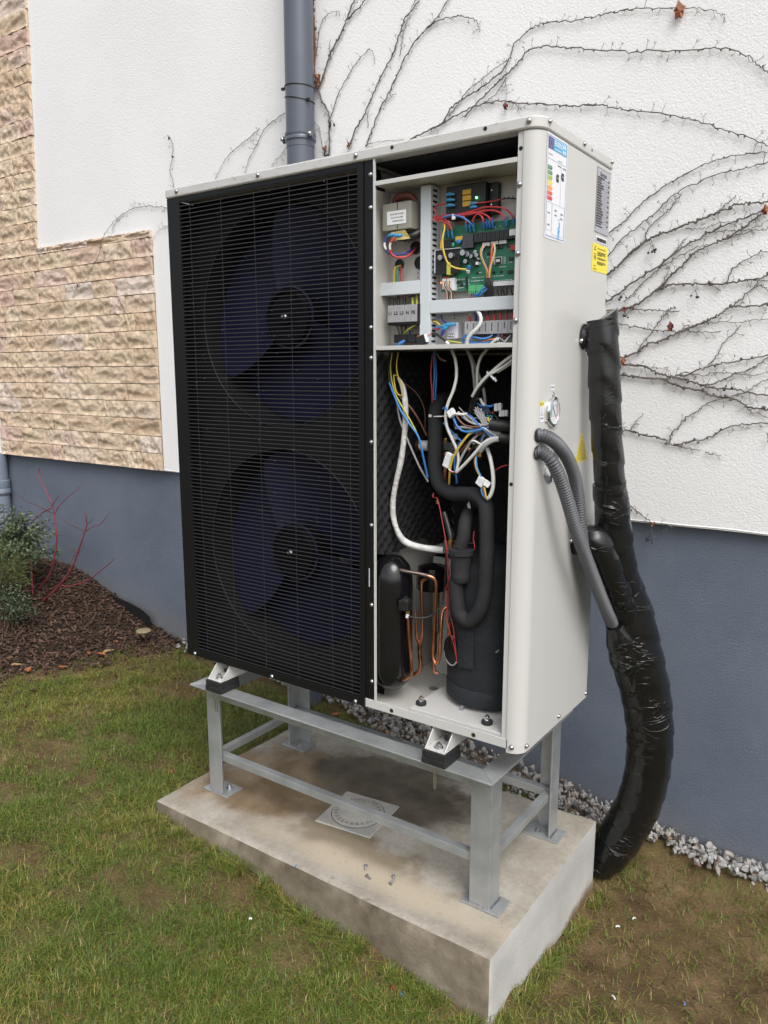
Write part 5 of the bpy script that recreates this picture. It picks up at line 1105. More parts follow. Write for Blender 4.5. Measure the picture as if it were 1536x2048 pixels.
# ================================================================== stickers and gauge on the side panel
XS = W_+.0004
def spoly(name, m_, parent, P, x=XS, th=.0003): return MB().prism([(float(y), float(z)) for y, z in P], 'x', x, x+th).build(name, m_, parent)
def srect(name, m_, parent, y0, y1, z0, z1, x=XS, th=.0003): return spoly(name, m_, parent, [(y0, z0), (y1, z0), (y1, z1), (y0, z1)], x, th)
def fine(y0, y1, z, h, m_, parent, x, name='fine_print', wmin=.001, wmax=.003):
    mb = MB(); y = y0
    while y < y1-wmin: w2 = min(random.uniform(wmin, wmax), y1-y); mb.box(x, x+.0002, y, y+w2, z, z+h); y += w2+random.uniform(.0004, .001)
    return mb
X1, X2, X3 = XS+.0005, XS+.0010, XS+.0015
M_PAPER = mat('white_label_paper', (.72, .73, .77), .4)
M_LBLUE = mat('label_blue', (.03, .16, .42), .4)
y0, y1, z0, z1 = .027, .131, 1.758, 1.9585
en = srect('energy_label', M_PAPER, sidep, y0, y1, z0, z1)
mb = MB()
for a in ((y0+.0035, y1-.0035, z1-.0048, z1-.004), (y0+.0035, y1-.0035, z0+.0045, z0+.0057), (y0+.0035, y0+.0041, z0+.0057, z1-.0048), (y1-.0041, y1-.0035, z0+.0057, z1-.0048)): mb.box(X1, X1+.0002, a[0], a[1], a[2], a[3])
mb.build('label_border', M_LBLUE, en)
hb0, hb1 = z1-.0290, z1-.0068
fg = srect('flag_field', mat('flag_blue', (.075, .06, .25), .4), en, y0+.006, y0+.031, hb0, hb1, X1)
mb = MB()
for k in range(12): a = 2*math.pi*k/12; mb.box(X2, X2+.0002, y0+.0185+.0062*math.cos(a)-.0006, y0+.0185+.0062*math.cos(a)+.0006, (hb0+hb1)/2+.0075*math.sin(a)-.0006, (hb0+hb1)/2+.0075*math.sin(a)+.0006)
stuff(mb.build('flag_stars', M_YEL, fg))
bd = srect('title_band', mat('label_cyan', (.05, .38, .66), .4), en, y0+.0325, y1-.006, hb0, hb1, X1)
text('title_letters', 'ENERG', .0135, (X2, y0+.0345, (hb0+hb1)/2+.003), UY, UZ, M_PAPER, bd, 'LEFT', .0003, 1.0)
for k in range(4): spoly('band_mark', M_PAPER, bd, [(y0+.081+.0085*(k % 2)+.0034*math.cos(t_), (hb0+hb1)/2+.005-.010*(k//2)+.0042*math.sin(t_)) for t_ in np.linspace(0, 2*math.pi, 12, endpoint=False)], X2, .0002)
stuff(fine(y0+.036, y0+.075, hb0+.003, .0018, M_PAPER, bd, X2).build('fine_print', M_PAPER, bd))
mb = MB()
for y_, z_, h in ((.036, z1-.040, .0018), (.085, z1-.0445, .0016), (.083, z1-.055, .003), (.108, z1-.0555, .003)): mb.v += []; f_ = fine(y_, y_+.018, z_, h, None, None, X1); mb.add(f_.v, f_.f)
mb.box(X1, X1+.0002, y0+.006, y1-.006, z1-.0480, z1-.0475); mb.box(X1, X1+.0002, .1000, .1004, z1-.128, z1-.052)
stuff(mb.build('fine_print', M_GINK, en))
for k, c_ in enumerate(((.03, .19, .08), (.07, .26, .07), (.34, .44, .06), (.72, .62, .07), (.78, .33, .06), (.72, .10, .06), (.62, .03, .07))):
    zz1 = z1-.0605-.0097*k; w2 = .0215+.0007*k; yb = y0+.0065
    ar = spoly('class_arrow', mat('class_colour', c_, .4), en, [(yb, zz1-.0075), (yb+w2-.003, zz1-.0075), (yb+w2, zz1-.0058), (yb+w2, zz1-.0017), (yb+w2-.003, zz1), (yb, zz1)], X1, .0003)
    text('class_letter', ('A+++', 'A++', 'A+', 'A', 'B', 'C', 'D')[k], .0058, (X2, yb+.0015, zz1-.0038), UY, UZ, M_PAPER, ar, 'LEFT')
for yc_, zc_ in ((.082, z1-.078), (.108, z1-.071)):
    pt = spoly('rating_pointer', M_INK, en, [(yc_-.0075, zc_), (yc_-.0035, zc_+.0075), (yc_+.0075, zc_+.0075), (yc_+.0075, zc_-.0075), (yc_-.0035, zc_-.0075)], X1, .0003)
    text('pointer_letters', 'A++', .0068, (X2, yc_+.001, zc_), UY, UZ, M_PAPER, pt)
mb = MB()
def frame_(a0, a1, b0, b1, t_=.0004):
    mb.box(X1, X1+.0002, a0, a1, b1-t_, b1); mb.box(X1, X1+.0002, a0, a1, b0, b0+t_); mb.box(X1, X1+.0002, a0, a0+t_, b0+t_, b1-t_); mb.box(X1, X1+.0002, a1-t_, a1, b0+t_, b1-t_)
frame_(y0+.0065, y0+.032, z0+.016, z1-.130); frame_(y0+.0345, y1-.0065, z0+.010, z1-.130)
for y_, z_ in ((.046, 1.806), (.046, 1.783), (.080, 1.815), (.080, 1.806), (.111, 1.812), (.111, 1.803)):
    f_ = fine(y_-.006, y_+.006, z_, .0034, None, None, X1); mb.add(f_.v, f_.f)
mb.build('label_boxes', M_GINK, en)
mb = MB()
for k in range(26): a, c_ = random.gauss(0, .35), random.gauss(0, 1); yy, zc_ = .098+.0075*a+.003*c_*.5, 1.781+.0085*c_; mb.box(X1+.00001*k, X1+.0002+.00001*k, yy-.0022, yy+.0022, zc_-.0016, zc_+.0020)
stuff(mb.build('map_print', mat('map_blue', (.08, .34, .72), .4), en))
# rating plate
y0, y1, z0, z1 = .308, .396, 1.809, 1.9505
M_PLATE = mat('silver_plate', (.42, .425, .47), .38, .25)
npn = srect('rating_plate', M_PLATE, sidep, y0, y1, z0, z1)
text('plate_name', 'Sprsun', .0135, (X1, y0+.020, z1-.0125), UY, UZ, M_INK, npn, 'LEFT', .0004, 1.15)
mb = MB(); zz1 = z1-.022
for k in range(20):
    f_ = fine(y0+.004, y0+random.uniform(.028, .05), zz1, .0028, None, None, X1, wmin=.001, wmax=.004); mb.add(f_.v, f_.f)
    if k % 2 == 0: f_ = fine(y1-.014, y1-.005, zz1, .0028, None, None, X1); mb.add(f_.v, f_.f)
    if k < 18: mb.box(X1, X1+.0002, y0+.002, y1-.002, zz1-.0013, zz1-.0009)
    zz1 -= .0056
mb.box(X1, X1+.0002, y0, y1, z0, z0+.0005); mb.box(X1, X1+.0002, y0, y1, z1-.0005, z1); mb.box(X1, X1+.0002, y0, y0+.0005, z0+.0006, z1-.0006)
stuff(mb.build('fine_print', M_INK, npn))
br_ = srect('barcode_label', M_PAPER, sidep, .319, .389, 1.788, 1.802); mb = MB(); y = .323
while y < .384: w2 = random.choice([.0008, .0014, .002]); mb.box(X1, X1+.0002, y, y+w2, 1.7905, 1.7985); y += w2+random.choice([.0008, .0012])
stuff(mb.build('barcode_bars', M_INK, br_))
yl = srect('warning_sticker', M_YEL, sidep, .299, .4015, 1.722, 1.7835)
mb = MB(); mb.prism([(.309, 1.769), (.3165, 1.7805), (.324, 1.769)], 'x', X1, X1+.0002); mb.build('hazard_sign', M_INK, yl); 
MB().prism([(.3115, 1.7705), (.3165, 1.7785), (.3215, 1.7705)], 'x', X2, X2+.0002).build('hazard_sign_fill', M_YEL, yl)
MB().prism([(.3165, 1.7715), (.3182, 1.7742), (.3168, 1.7745), (.3174, 1.7770), (.3152, 1.7738), (.3166, 1.7735)], 'x', X3, X3+.0002).build('hazard_bolt', M_INK, yl)
mb = MB()
for z_, a, b_ in ((1.7735, .332, .385), (1.766, .332, .388), (1.7635, .332, .384), (1.761, .332, .388), (1.7585, .332, .36), (1.753, .332, .390), (1.7505, .332, .38), (1.744, .332, .388), (1.7415, .332, .390), (1.739, .332, .37), (1.733, .309, .326), (1.7265, .306, .332)):
    f_ = fine(a, b_, z_, .0014, None, None, X1, wmin=.002, wmax=.005); mb.add(f_.v, f_.f)
for a in ((.311, .323, 1.7605, 1.7615), (.311, .323, 1.748, 1.749), (.311, .312, 1.749, 1.7605), (.322, .323, 1.749, 1.7605), (.3135, .3205, 1.751, 1.753), (.3135, .3205, 1.7545, 1.7565)): mb.box(X1, X1+.0002, *a)
stuff(mb.build('fine_print', M_INK, yl))
yt = spoly('triangle_sticker', M_YEL, sidep, [(.284, 1.352), (.332, 1.281), (.248, 1.275)])
mb = MB()
for k in range(16):
    z_ = 1.334-.0034*k; hw = (1.352-z_)/.073*.040-.004
    if hw > .003 and k not in (1,): f_ = fine(.287-hw, .287+hw, z_, .0011, None, None, X1, wmin=.002, wmax=.006); mb.add(f_.v, f_.f)
stuff(mb.build('fine_print', mat('ochre_print', (.33, .25, .02), .5), yt))
wl_ = srect('caution_sticker', M_PAPER, sidep, .0365, .0560, 1.384, 1.4170); 
srect('caution_band', M_YEL, wl_, .0365, .0560, 1.4175, 1.4280, XS, .0003)
text('caution_word', 'Warning', .0058, (X1, .0480, 1.4226), UY, UZ, M_INK, wl_, 'CENTER', 0, .72); spoly('hazard_sign', M_INK, wl_, [(.0372, 1.4195), (.0402, 1.4195), (.0387, 1.4255)], X1, .0002)
mb = MB(); 
for z_ in (1.4015, 1.3980): f_ = fine(.038, .055, z_, .0010, None, None, X1); mb.add(f_.v, f_.f)
f_ = fine(.040, .053, 1.3905, .003, None, None, X1, wmin=.001, wmax=.002); mb.add(f_.v, f_.f); mb.build('fine_print', M_GINK, wl_)
MB().tube([(X1, .046+.0036*math.cos(t_), 1.4095+.005*math.sin(t_)) for t_ in np.linspace(0, 2*math.pi, 20)], .0003, 4, smooth=False).build('earth_sign', M_GINK, wl_)
gl = srect('gauge_label', M_PAPER, sidep, .089, .110, 1.4505, 1.4625); stuff(fine(.0905, .1085, 1.4555, .003, None, None, X1, wmin=.001, wmax=.002).build('fine_print', M_GINK, gl))
# pressure gauge
GY, GZc = .101, 1.404
gg = MB().lathe([(.0335, W_+.0003), (.0335, W_+.004), (.0325, W_+.007), (.0295, W_+.009), (.0275, W_+.0085), (.0270, W_+.005), (.0003, W_+.005)], (0, GY, GZc), 'x', 40).build('pressure_gauge', M_CHROME, hp, smooth=35)
xf = W_+.0054
MB().lathe([(.0268, xf), (.0268, xf+.0003), (.0003, xf+.0003)], (0, GY, GZc), 'x', 36).build('dial', mat('dial_white', (.62, .66, .68), .35), gg)
def arcband(r0, r1, a0, a1, m_, x, name):
    P = [(GY+r0*math.cos(rad(a)), GZc+r0*math.sin(rad(a))) for a in np.linspace(a0, a1, 18)]+[(GY+r1*math.cos(rad(a)), GZc+r1*math.sin(rad(a))) for a in np.linspace(a1, a0, 18)]
    n_ = len(P)//2; V = [(x, *q) for q in P]+[(x+.0002, *q) for q in P]; N = len(P)
    return MB().add(V, [(i, i+1, N-2-i, N-1-i) for i in range(n_-1)]+[(N+i, N+i+1, N+N-2-i, N+N-1-i) for i in range(n_-1)]).build(name, m_, gg)
arcband(.0185, .0215, -50, 60, W_RED, xf+.0005, 'red_band'); arcband(.0165, .0205, 110, 215, mat('dial_teal', (.20, .42, .42), .4), xf+.0005, 'teal_band'); arcband(.0135, .0150, -45, 225, M_GINK, xf+.0005, 'scale_band')
MB().prism([(GY-.009, GZc+.010), (GY-.0075, GZc+.011), (GY+.008, GZc-.010), (GY+.0065, GZc-.011)], 'x', xf+.0008, xf+.0012).build('needle', M_INK, gg)
for a in (90, 210, 330):
    cy_, cz_ = GY+.0375*math.cos(rad(a)), GZc+.0375*math.sin(rad(a)); lug = MB().lathe([(.0050, W_+.0004), (.0050, W_+.0022)], (0, cy_, cz_), 'x', 12).build('lug', M_CHROME, gg); MB().lathe([(.0030, W_+.0023), (.0028, W_+.0045), (.0003, W_+.0052)], (0, cy_, cz_), 'x', 10).build('lug_screw', M_STEEL, lug, smooth=50)
# blank plug and a second gauge flange under the conduits
MB().lathe([(.0185, W_+.0003), (.0185, W_+.003), (.0160, W_+.006), (.0003, W_+.0062)], (0, .118, 1.305), 'x', 26).build('blank_plug', M_GRY, hp, smooth=35)
pg = MB().lathe([(.025, W_+.0003), (.025, W_+.003), (.022, W_+.005), (.0003, W_+.005)], (0, .098, 1.272), 'x', 30).build('lower_flange', M_CHROME, hp, smooth=35); MB().lathe([(.0045, W_+.0003), (.004, W_+.006), (.0003, W_+.0068)], (0, .0735, 1.268), 'x', 10).build('lug_screw', M_STEEL, pg, smooth=50)
for y_, z_ in ((.031, 1.357), (.030, 1.320)): MB().lathe([(.0150, W_+.0002), (.0150, W_+.0010), (.0003, W_+.0010)], (0, y_, z_), 'x', 22).build('cable_port', M_HOLE, hp)
pl_ = srect('port_label', M_PAPER, sidep, .258, .272, 1.578, 1.592)
# ================================================================== conduits and wrapped pipes beside the pump
cA = thing('corrugated_conduit', 'grey corrugated conduit leaving the side panel just under the pressure gauge', 'conduit', (1.12, .03, 1.357), 'grey conduits on the side panel')
PA = [np.array([W_-.004, .031, 1.357]), np.array([W_+.010, .036, 1.357])]+[onX(px, py, x) for px, py, x in ((1112, 886, 1.136), (1136, 918, 1.140), (1151, 960, 1.140), (1158, 1010, 1.140), (1162, 1060, 1.142), (1170, 1108, 1.146), (1186, 1155, 1.154), (1206, 1205, 1.166), (1226, 1255, 1.176))]
corrugated(PA, .0150, .0064, M_COND, 'hose', cA, 18)
cB = thing('corrugated_conduit', 'grey corrugated conduit from the lower port ending taped to the wrapped pipe', 'conduit', (1.12, .03, 1.32), 'grey conduits on the side panel')
PB = [np.array([W_-.004, .030, 1.320]), np.array([W_+.010, .034, 1.320])]+[onX(px, py, x) for px, py, x in ((1103, 922, 1.140), (1121, 958, 1.152), (1136, 1005, 1.160), (1152, 1060, 1.166), (1172, 1115, 1.171), (1196, 1178, 1.178), (1214, 1222, 1.182), (1229, 1254, 1.180), (1241, 1284, 1.171), (1250, 1305, 1.163))]
corrugated(PB, .0150, .0064, M_COND, 'hose', cB, 18)

M_WRAP = bpy.data.materials.new('black_stretch_film'); M_WRAP.use_nodes = True; n = M_WRAP.node_tree.nodes; l = M_WRAP.node_tree.links; p = n['Principled BSDF']
p.inputs['Base Color'].default_value = (.008, .0085, .009, 1); p.inputs['Roughness'].default_value = .24; p.inputs['Specular IOR Level'].default_value = .5
geo = n.new('ShaderNodeNewGeometry')
def wn(scale, rot, sc, det, dist):
    mp = n.new('ShaderNodeMapping'); mp.inputs['Scale'].default_value = scale; mp.inputs['Rotation'].default_value = rot; l.new(geo.outputs['Position'], mp.inputs['Vector'])
    t = n.new('ShaderNodeTexNoise'); t.inputs['Scale'].default_value = sc; t.inputs['Detail'].default_value = det; t.inputs['Distortion'].default_value = dist; l.new(mp.outputs[0], t.inputs['Vector']); return t.outputs['Fac']
def mth(op, a, b_=None, c_=None):
    x = n.new('ShaderNodeMath'); x.operation = op
    for i_, v_ in enumerate((a, b_, c_)):
        if v_ is None: continue
        if isinstance(v_, (int, float)): x.inputs[i_].default_value = v_
        else: l.new(v_, x.inputs[i_])
    return x.outputs[0]
def mrg(v_, a, b_, c_, d_):
    x = n.new('ShaderNodeMapRange'); x.interpolation_type = 'SMOOTHSTEP'
    for k_, q_ in zip(('From Min', 'From Max', 'To Min', 'To Max'), (a, b_, c_, d_)): x.inputs[k_].default_value = q_
    l.new(v_, x.inputs['Value']); return x.outputs[0]
# sharp pulled creases gathered in patches, smooth stretched film between
crease = mrg(mth('ABSOLUTE', mth('SUBTRACT', wn((1, 1, 2.2), (.6, .5, .3), 9, 2, 1.6), .5)), .0, .035, 1, 0)
patch = mrg(wn((1, 1, 1), (0, 0, 0), 9, 2, .3), .50, .62, .03, 1)
h_ = mth('MULTIPLY', crease, patch)
h_ = mth('ADD', h_, mth('MULTIPLY', wn((1, 1, .7), (.3, .2, 0), 18, 2, 0), .22))
b = n.new('ShaderNodeBump'); b.inputs['Strength'].default_value = .6; b.inputs['Distance'].default_value = .008; l.new(h_, b.inputs['Height']); l.new(b.outputs[0], p.inputs['Normal'])
l.new(mrg(wn((1, 1, 1), (0, 0, 0), 6, 4, 0), .35, .65, .11, .30), p.inputs['Roughness'])

wp = thing('wrapped_pipes', 'black film-wrapped insulated pipe bundle curving from the pump side to the ground', 'pipe', (1.13, .66, -.05))
def wrapped(name, P, R, seed, n_=30, k=22, fold=.0016, step=None):
    P2 = catmull(P, k); m_ = len(P2); mb = MB()
    rr = np.interp(np.linspace(0, 1, m_), np.linspace(0, 1, len(R)), R)
    # spiral wrap overlaps: each turn ends in a small raised edge
    L = np.r_[0, np.cumsum(np.linalg.norm(np.diff(np.array(P2), axis=0), axis=1))]
    mb.tube(P2, list(rr), n_, smooth=False)
    V = np.array(mb.v); C = np.repeat(np.array(P2), n_, axis=0); j = np.tile(np.arange(n_), m_); s_ = np.repeat(L, n_)
    d = V-C; dn = d/(np.linalg.norm(d, axis=1)[:, None]+1e-9)
    ang = j/n_*2*math.pi
    lap = ((s_/.075+ang/(2*math.pi)+.25*np.sin(ang*2+seed)) % 1.)
    h = .0026*sst(.0, .92, lap)*(1-sst(.95, 1., lap))+fold*.55*fbm(s_*20+seed, ang*2.2+seed*1.7, seed)*2.2+.006*fbm(s_*6+seed*3, ang*.9, seed+1)
    V = V+dn*h[:, None]; mb.v = [tuple(q) for q in V]
    return mb.build(name, M_WRAP, wp, smooth=60)
# upper pipe: stub out of the panel, mitred elbow, long drop
x0 = W_+.001
UP = [onY(px, py, y) for px, py, y in ((1205, 640, .268), (1208, 700, .270), (1210, 800, .276), (1215, 900, .290), (1223, 1000, .312))]
y_s = .272; z_s = 1.570
wrapped('upper_stub', [(x0, y_s, z_s), (x0+.020, y_s+.003, z_s+.003), (x0+.045, y_s+.008, z_s+.006), (x0+.062, y_s+.012, z_s+.008)], [.024, .026, .026, .020], 1, fold=.004)
NR_ = 30; el = MB(); ax_ = UP[0]; u_ = np.array([.82, .57, 0]); C_ = []
for j_, dz in enumerate((1., .55, .2, -.25, -.6)):     # film drawn up to a slanted, pointed top
    for k_ in range(NR_):
        a_ = 2*math.pi*k_/NR_; o_ = np.array([math.cos(a_), math.sin(a_), 0])*.0345*(.93 if j_ == 0 else 1.0); s__ = float(o_ @ u_)
        top = z_s+.040+.72*s__; bot = float(UP[1][2])-.004; z_ = top+(bot-top)*j_/4; C_.append((ax_[0]+o_[0], ax_[1]+o_[1], z_))
        rr_ = .0035*float(fbm(np.array(a_*2.3+j_*3.1), np.array(j_*1.7), 2)); C_[-1] = (C_[-1][0]+rr_*math.cos(a_), C_[-1][1]+rr_*math.sin(a_), C_[-1][2]+(.5*rr_ if j_ == 0 else 0))
el.add(C_+[(ax_[0], ax_[1], z_s+.043)], [(j_*NR_+k_, j_*NR_+(k_+1) % NR_, (j_+1)*NR_+(k_+1) % NR_, (j_+1)*NR_+k_) for j_ in range(4) for k_ in range(NR_)]+[(k_, (k_+1) % NR_, 5*NR_) for k_ in range(NR_)])
el.build('upper_elbow', M_WRAP, wp, smooth=50)
MB().lathe([(.030, W_+.0004), (.030, W_+.003), (.027, W_+.005), (.025, W_+.012)], (0, y_s, z_s), 'x', 28).build('pipe_collar', M_COND2, wp, smooth=35)
MB().ball((W_+.006, y_s-.029, z_s-.010), .0055, 10).build('collar_bolt', M_CHROME, wp, smooth=70)
LOW = [(1226, 1040, .325, .037), (1234, 1110, .355, .039), (1250, 1180, .395, .044)]
LOWP = [onY(px, py, y) for px, py, y, r_ in LOW]
wrapped('upper_pipe', UP+LOWP, [.0335, .034, .0345, .035, .0355, .0355, .036, .036], 2)
wrapped('outer_sleeve', [onY(1219, 965, .303), onY(1223, 1000, .312)]+LOWP, [.0375, .040, .0405, .0405, .041], 6, fold=.003)
# lower pipe out of the panel
sp_ = np.array([W_+.001, .272, 1.083])
LP = [sp_, sp_+np.array([.022, .004, .002])]+[onY(px, py, y) for px, py, y in ((1188, 1083, .276), (1205, 1115, .300), (1224, 1160, .338), (1243, 1205, .385), (1256, 1240, .42))]
wrapped('lower_pipe', LP, [.029, .034, .037, .038, .038, .038, .037], 4, fold=.003)
MB().lathe([(.031, W_+.0004), (.031, W_+.003), (.028, W_+.005)], (0, .272, 1.083), 'x', 28).build('pipe_collar', M_COND2, wp, smooth=35)
MB().ball((W_+.004, .238, 1.092), .0055, 10).build('collar_bolt', M_CHROME, wp, smooth=70)
# joined bundle down into the soil
BD = [onY(px, py, y) for px, py, y in ((1240, 1160, .40), (1258, 1230, .435), (1272, 1305, .462), (1292, 1390, .515), (1300, 1470, .555), (1294, 1550, .59), (1274, 1615, .612), (1248, 1660, .624), (1222, 1700, .632))]
BD.append(BD[-1]+np.array([-.035, .004, -.05]))
wrapped('bundle', BD, [.048, .060, .066, .063, .060, .060, .060, .061, .060, .058], 9, n_=44, k=30, fold=.0016)

# film pulled over the conduit ends
MB_ = [onY(px, py, y) for px, py, y in ((1229, 1250, .372), (1241, 1276, .395), (1256, 1312, .430), (1268, 1350, .46))]
wrapped('film_collar', MB_, [.021, .036, .048, .042], 13, n_=34, fold=.004)
# ================================================================== bare climbing vines on the wall
def VA(x, y): return 600+x/1.641, y/1.641
def VB(x, y): return 1180+x/2.927, 400+y/2.927
def VL(x, y): return x/2., y/2.
M_VINE = mat('dry_vine_bark', (.14, .122, .108), .85, var=.35, vscale=45, bump=.4, bscale=200, spec=.2)
M_VINER = mat('red_brown_vine_bark', (.19, .095, .065), .8, var=.35, vscale=35, bump=.4, bscale=200, spec=.2)
M_LEAFR = mat('dark_red_leaf', (.16, .028, .022), .6, var=.3, vscale=60)
M_LEAFO = mat('rust_leaf', (.24, .075, .032), .6, var=.3, vscale=60)
M_BERRY = mat('dried_berry', (.03, .026, .03), .5)
def vine(label, groups, leaves=(), berries=()):
    pts0 = [onY(*groups[0][0](*groups[0][2][-1]), WY-.004)]
    root = thing('climbing_vine', label, 'vine', tuple(map(float, pts0[0])))
    tw = MB()
    for conv, r_, P in groups:
        W3 = []
        for i, q in enumerate(P):
            b_ = onY(*conv(*q), WY-(.018 if conv is VL and q[0] < 480 and q[1] > 915 else .004)-r_); b_[1] -= .002*random.random(); W3.append(b_)
        C = catmull(W3, 7)
        C = [c_+np.array([random.gauss(0, .0018), 0, random.gauss(0, .0018)]) for c_ in C]
        rr = .66*np.linspace(r_, r_*.62, len(C))*(1+.22*RNG.random(len(C))+.55*(RNG.random(len(C)) < .10))
        MB().tube(C, list(rr), 6, smooth=False).build('branch', M_VINER if r_ > .0055 else M_VINE, root, smooth=70)
        # spurs, tendrils and fruit stalks
        C = np.array(C); L = np.r_[0, np.cumsum(np.linalg.norm(np.diff(C, axis=0), axis=1))]
        s_ = random.uniform(.01, .04)
        while s_ < L[-1]:
            o_ = np.array([np.interp(s_, L, C[:, i]) for i in range(3)]); i = int(np.searchsorted(L, s_)); t_ = C[min(i+1, len(C)-1)]-C[max(i-1, 0)]; t_ /= np.linalg.norm(t_)+1e-9
            sd_ = random.choice([-1, 1]); nrm = np.array([-t_[2], 0, t_[0]])*sd_; d = nrm+t_*random.uniform(-.3, 1.0); d /= np.linalg.norm(d)
            ln = random.uniform(.006, .017)
            if random.random() < .55:
                e_ = o_+d*ln*1.2+np.array([0, -random.uniform(.002, .008), 0]); tw.tube([o_, (o_+e_)/2+np.array([0, -.002, 0]), e_], [.0008, .0006, .0005], 4, k=3)
                for q in range(random.randint(2, 4)):
                    a = random.uniform(-1.1, 1.1); dd = np.array([d[0]*math.cos(a)-d[2]*math.sin(a), random.uniform(-.5, .1), d[0]*math.sin(a)+d[2]*math.cos(a)]); f_ = e_+dd*random.uniform(.004, .010); tw.tube([e_, f_], .00042, 3, smooth=False); tw.ball(f_, random.uniform(.0008, .0013), 4)
            else:
                tw.ball(o_+d*r_*.9, r_*random.uniform(.7, 1.25), 5, (1, .8, 1)); 
                if random.random() < .5: tw.tube([o_, o_+d*random.uniform(.004, .010)], .0008, 4, smooth=False)
            s_ += random.uniform(.011, .034)
    stuff(tw.build('spurs', M_VINE, root, smooth=70))
    for conv, (x, y), s_, m_ in leaves:
        c_ = onY(*conv(x, y), WY-.014); N = 11; V = [c_+np.array([0, -.004, 0])]
        for k in range(N):
            a = 2*math.pi*k/N; r2 = s_*(.65+.35*(k % 2))*(1.25 if k in (2, 3) else 1)
            V.append(c_+np.array([r2*math.cos(a)*.8, random.uniform(-.010, .006), r2*math.sin(a)]))
        V2 = [q+np.array([0, .0012, 0]) for q in V]
        MB().add(V+V2, [(0, 1+k, 1+(k+1) % N) for k in range(N)]+[(N+1, N+2+(k+1) % N, N+2+k) for k in range(N)]+[(1+k, 1+(k+1) % N, N+2+(k+1) % N, N+2+k) for k in range(N)]).build('leaf', m_, root)
    for conv, (x, y), k in berries:
        mb = MB(); a0 = onY(*conv(x, y), WY-.012)
        for q in range(k):
            e_ = a0+np.array([random.uniform(-.012, .012), -random.uniform(0, .006), -random.uniform(.008, .022)]); mb.tube([a0, (a0+e_)/2+np.array([0, -.002, .001]), e_], .0006, 4, k=3); mb.ball(e_-np.array([0, 0, .003]), random.uniform(.0030, .0042), 6)
        stuff(mb.build('berry_cluster', M_BERRY, root, smooth=70))
    return root
A_, B_, L_ = VA, VB, VL
vine('reddish-brown bare vine trunk climbing along the downpipe, branches fanning up from it', [
    (A_, .0078, [(36, -40), (40, 0), (42, 60), (50, 140), (47, 220), (52, 290)]), (A_, .0042, [(52, 285), (75, 330), (95, 380), (97, 440), (96, 500), (97, 560)]),
    (A_, .0045, [(60, 290), (75, 260), (100, 180), (130, 120), (155, 60), (178, 0), (190, -40)]), (A_, .0032, [(158, 62), (190, 30), (215, 0), (235, -30)]),
    (A_, .0022, [(98, 390), (110, 360), (130, 300), (160, 245), (190, 200), (230, 160)]), (A_, .0012, [(230, 160), (243, 180), (245, 210)]), (A_, .0015, [(55, 180), (62, 110), (75, 65), (100, 42), (125, 40), (132, 55)]), (A_, .0016, [(102, 190), (98, 160), (100, 130)]),
    (A_, .0034, [(158, 490), (185, 420), (215, 370), (240, 310), (262, 260), (300, 190), (325, 120), (345, 60), (370, 30), (395, -5)]), (A_, .0018, [(330, 180), (335, 140), (345, 90), (360, 40), (380, 0)]),
    (A_, .0030, [(215, 480), (222, 470), (235, 430), (262, 360), (300, 290), (335, 210), (375, 140), (420, 90), (455, 50), (485, 0), (505, -30)]), (A_, .0022, [(420, 88), (470, 62), (520, 55), (565, 62), (585, 80), (590, 105)]), (A_, .0014, [(315, 305), (290, 330), (280, 335)]), (A_, .0014, [(225, 420), (222, 390), (224, 365)]), (A_, .0013, [(225, 470), (300, 462), (345, 458)]),
    (L_, .0018, [(1150, 445), (1100, 480), (1060, 515), (1035, 565), (1005, 620), (980, 690)]), (L_, .0017, [(1040, 515), (1000, 550), (960, 580), (915, 620), (890, 660), (860, 720)]), (L_, .0011, [(1150, 585), (1120, 625), (1090, 658)]), (L_, .0015, [(1255, 490), (1275, 510), (1285, 560), (1297, 620)])],
    leaves=[(A_, (62, 262), .022, M_LEAFO), (A_, (56, 275), .016, M_LEAFO), (A_, (84, 490), .014, M_VINER), (A_, (160, 478), .012, M_VINER)], berries=[(A_, (104, 395), 6), (A_, (86, 488), 4)])
vine('thin twig runner dangling at the black fan panel edge, its tip crossing the stone cladding', [
    (L_, .0016, [(700, 832), (665, 830), (600, 825), (550, 830), (500, 850), (460, 885), (425, 930), (405, 970), (395, 1020), (375, 1060), (340, 1110), (312, 1140), (295, 1175)]), (L_, .0009, [(500, 850), (470, 880), (452, 910), (455, 928)]), (L_, .0009, [(690, 895), (665, 905), (640, 920), (615, 950), (612, 985)]), (L_, .0015, [(700, 790), (694, 748), (692, 720), (680, 680), (690, 630), (690, 575), (672, 540)])],
    leaves=[(L_, (678, 555), .008, M_BERRY), (L_, (691, 627), .006, M_BERRY), (L_, (312, 1142), .008, M_VINER)])
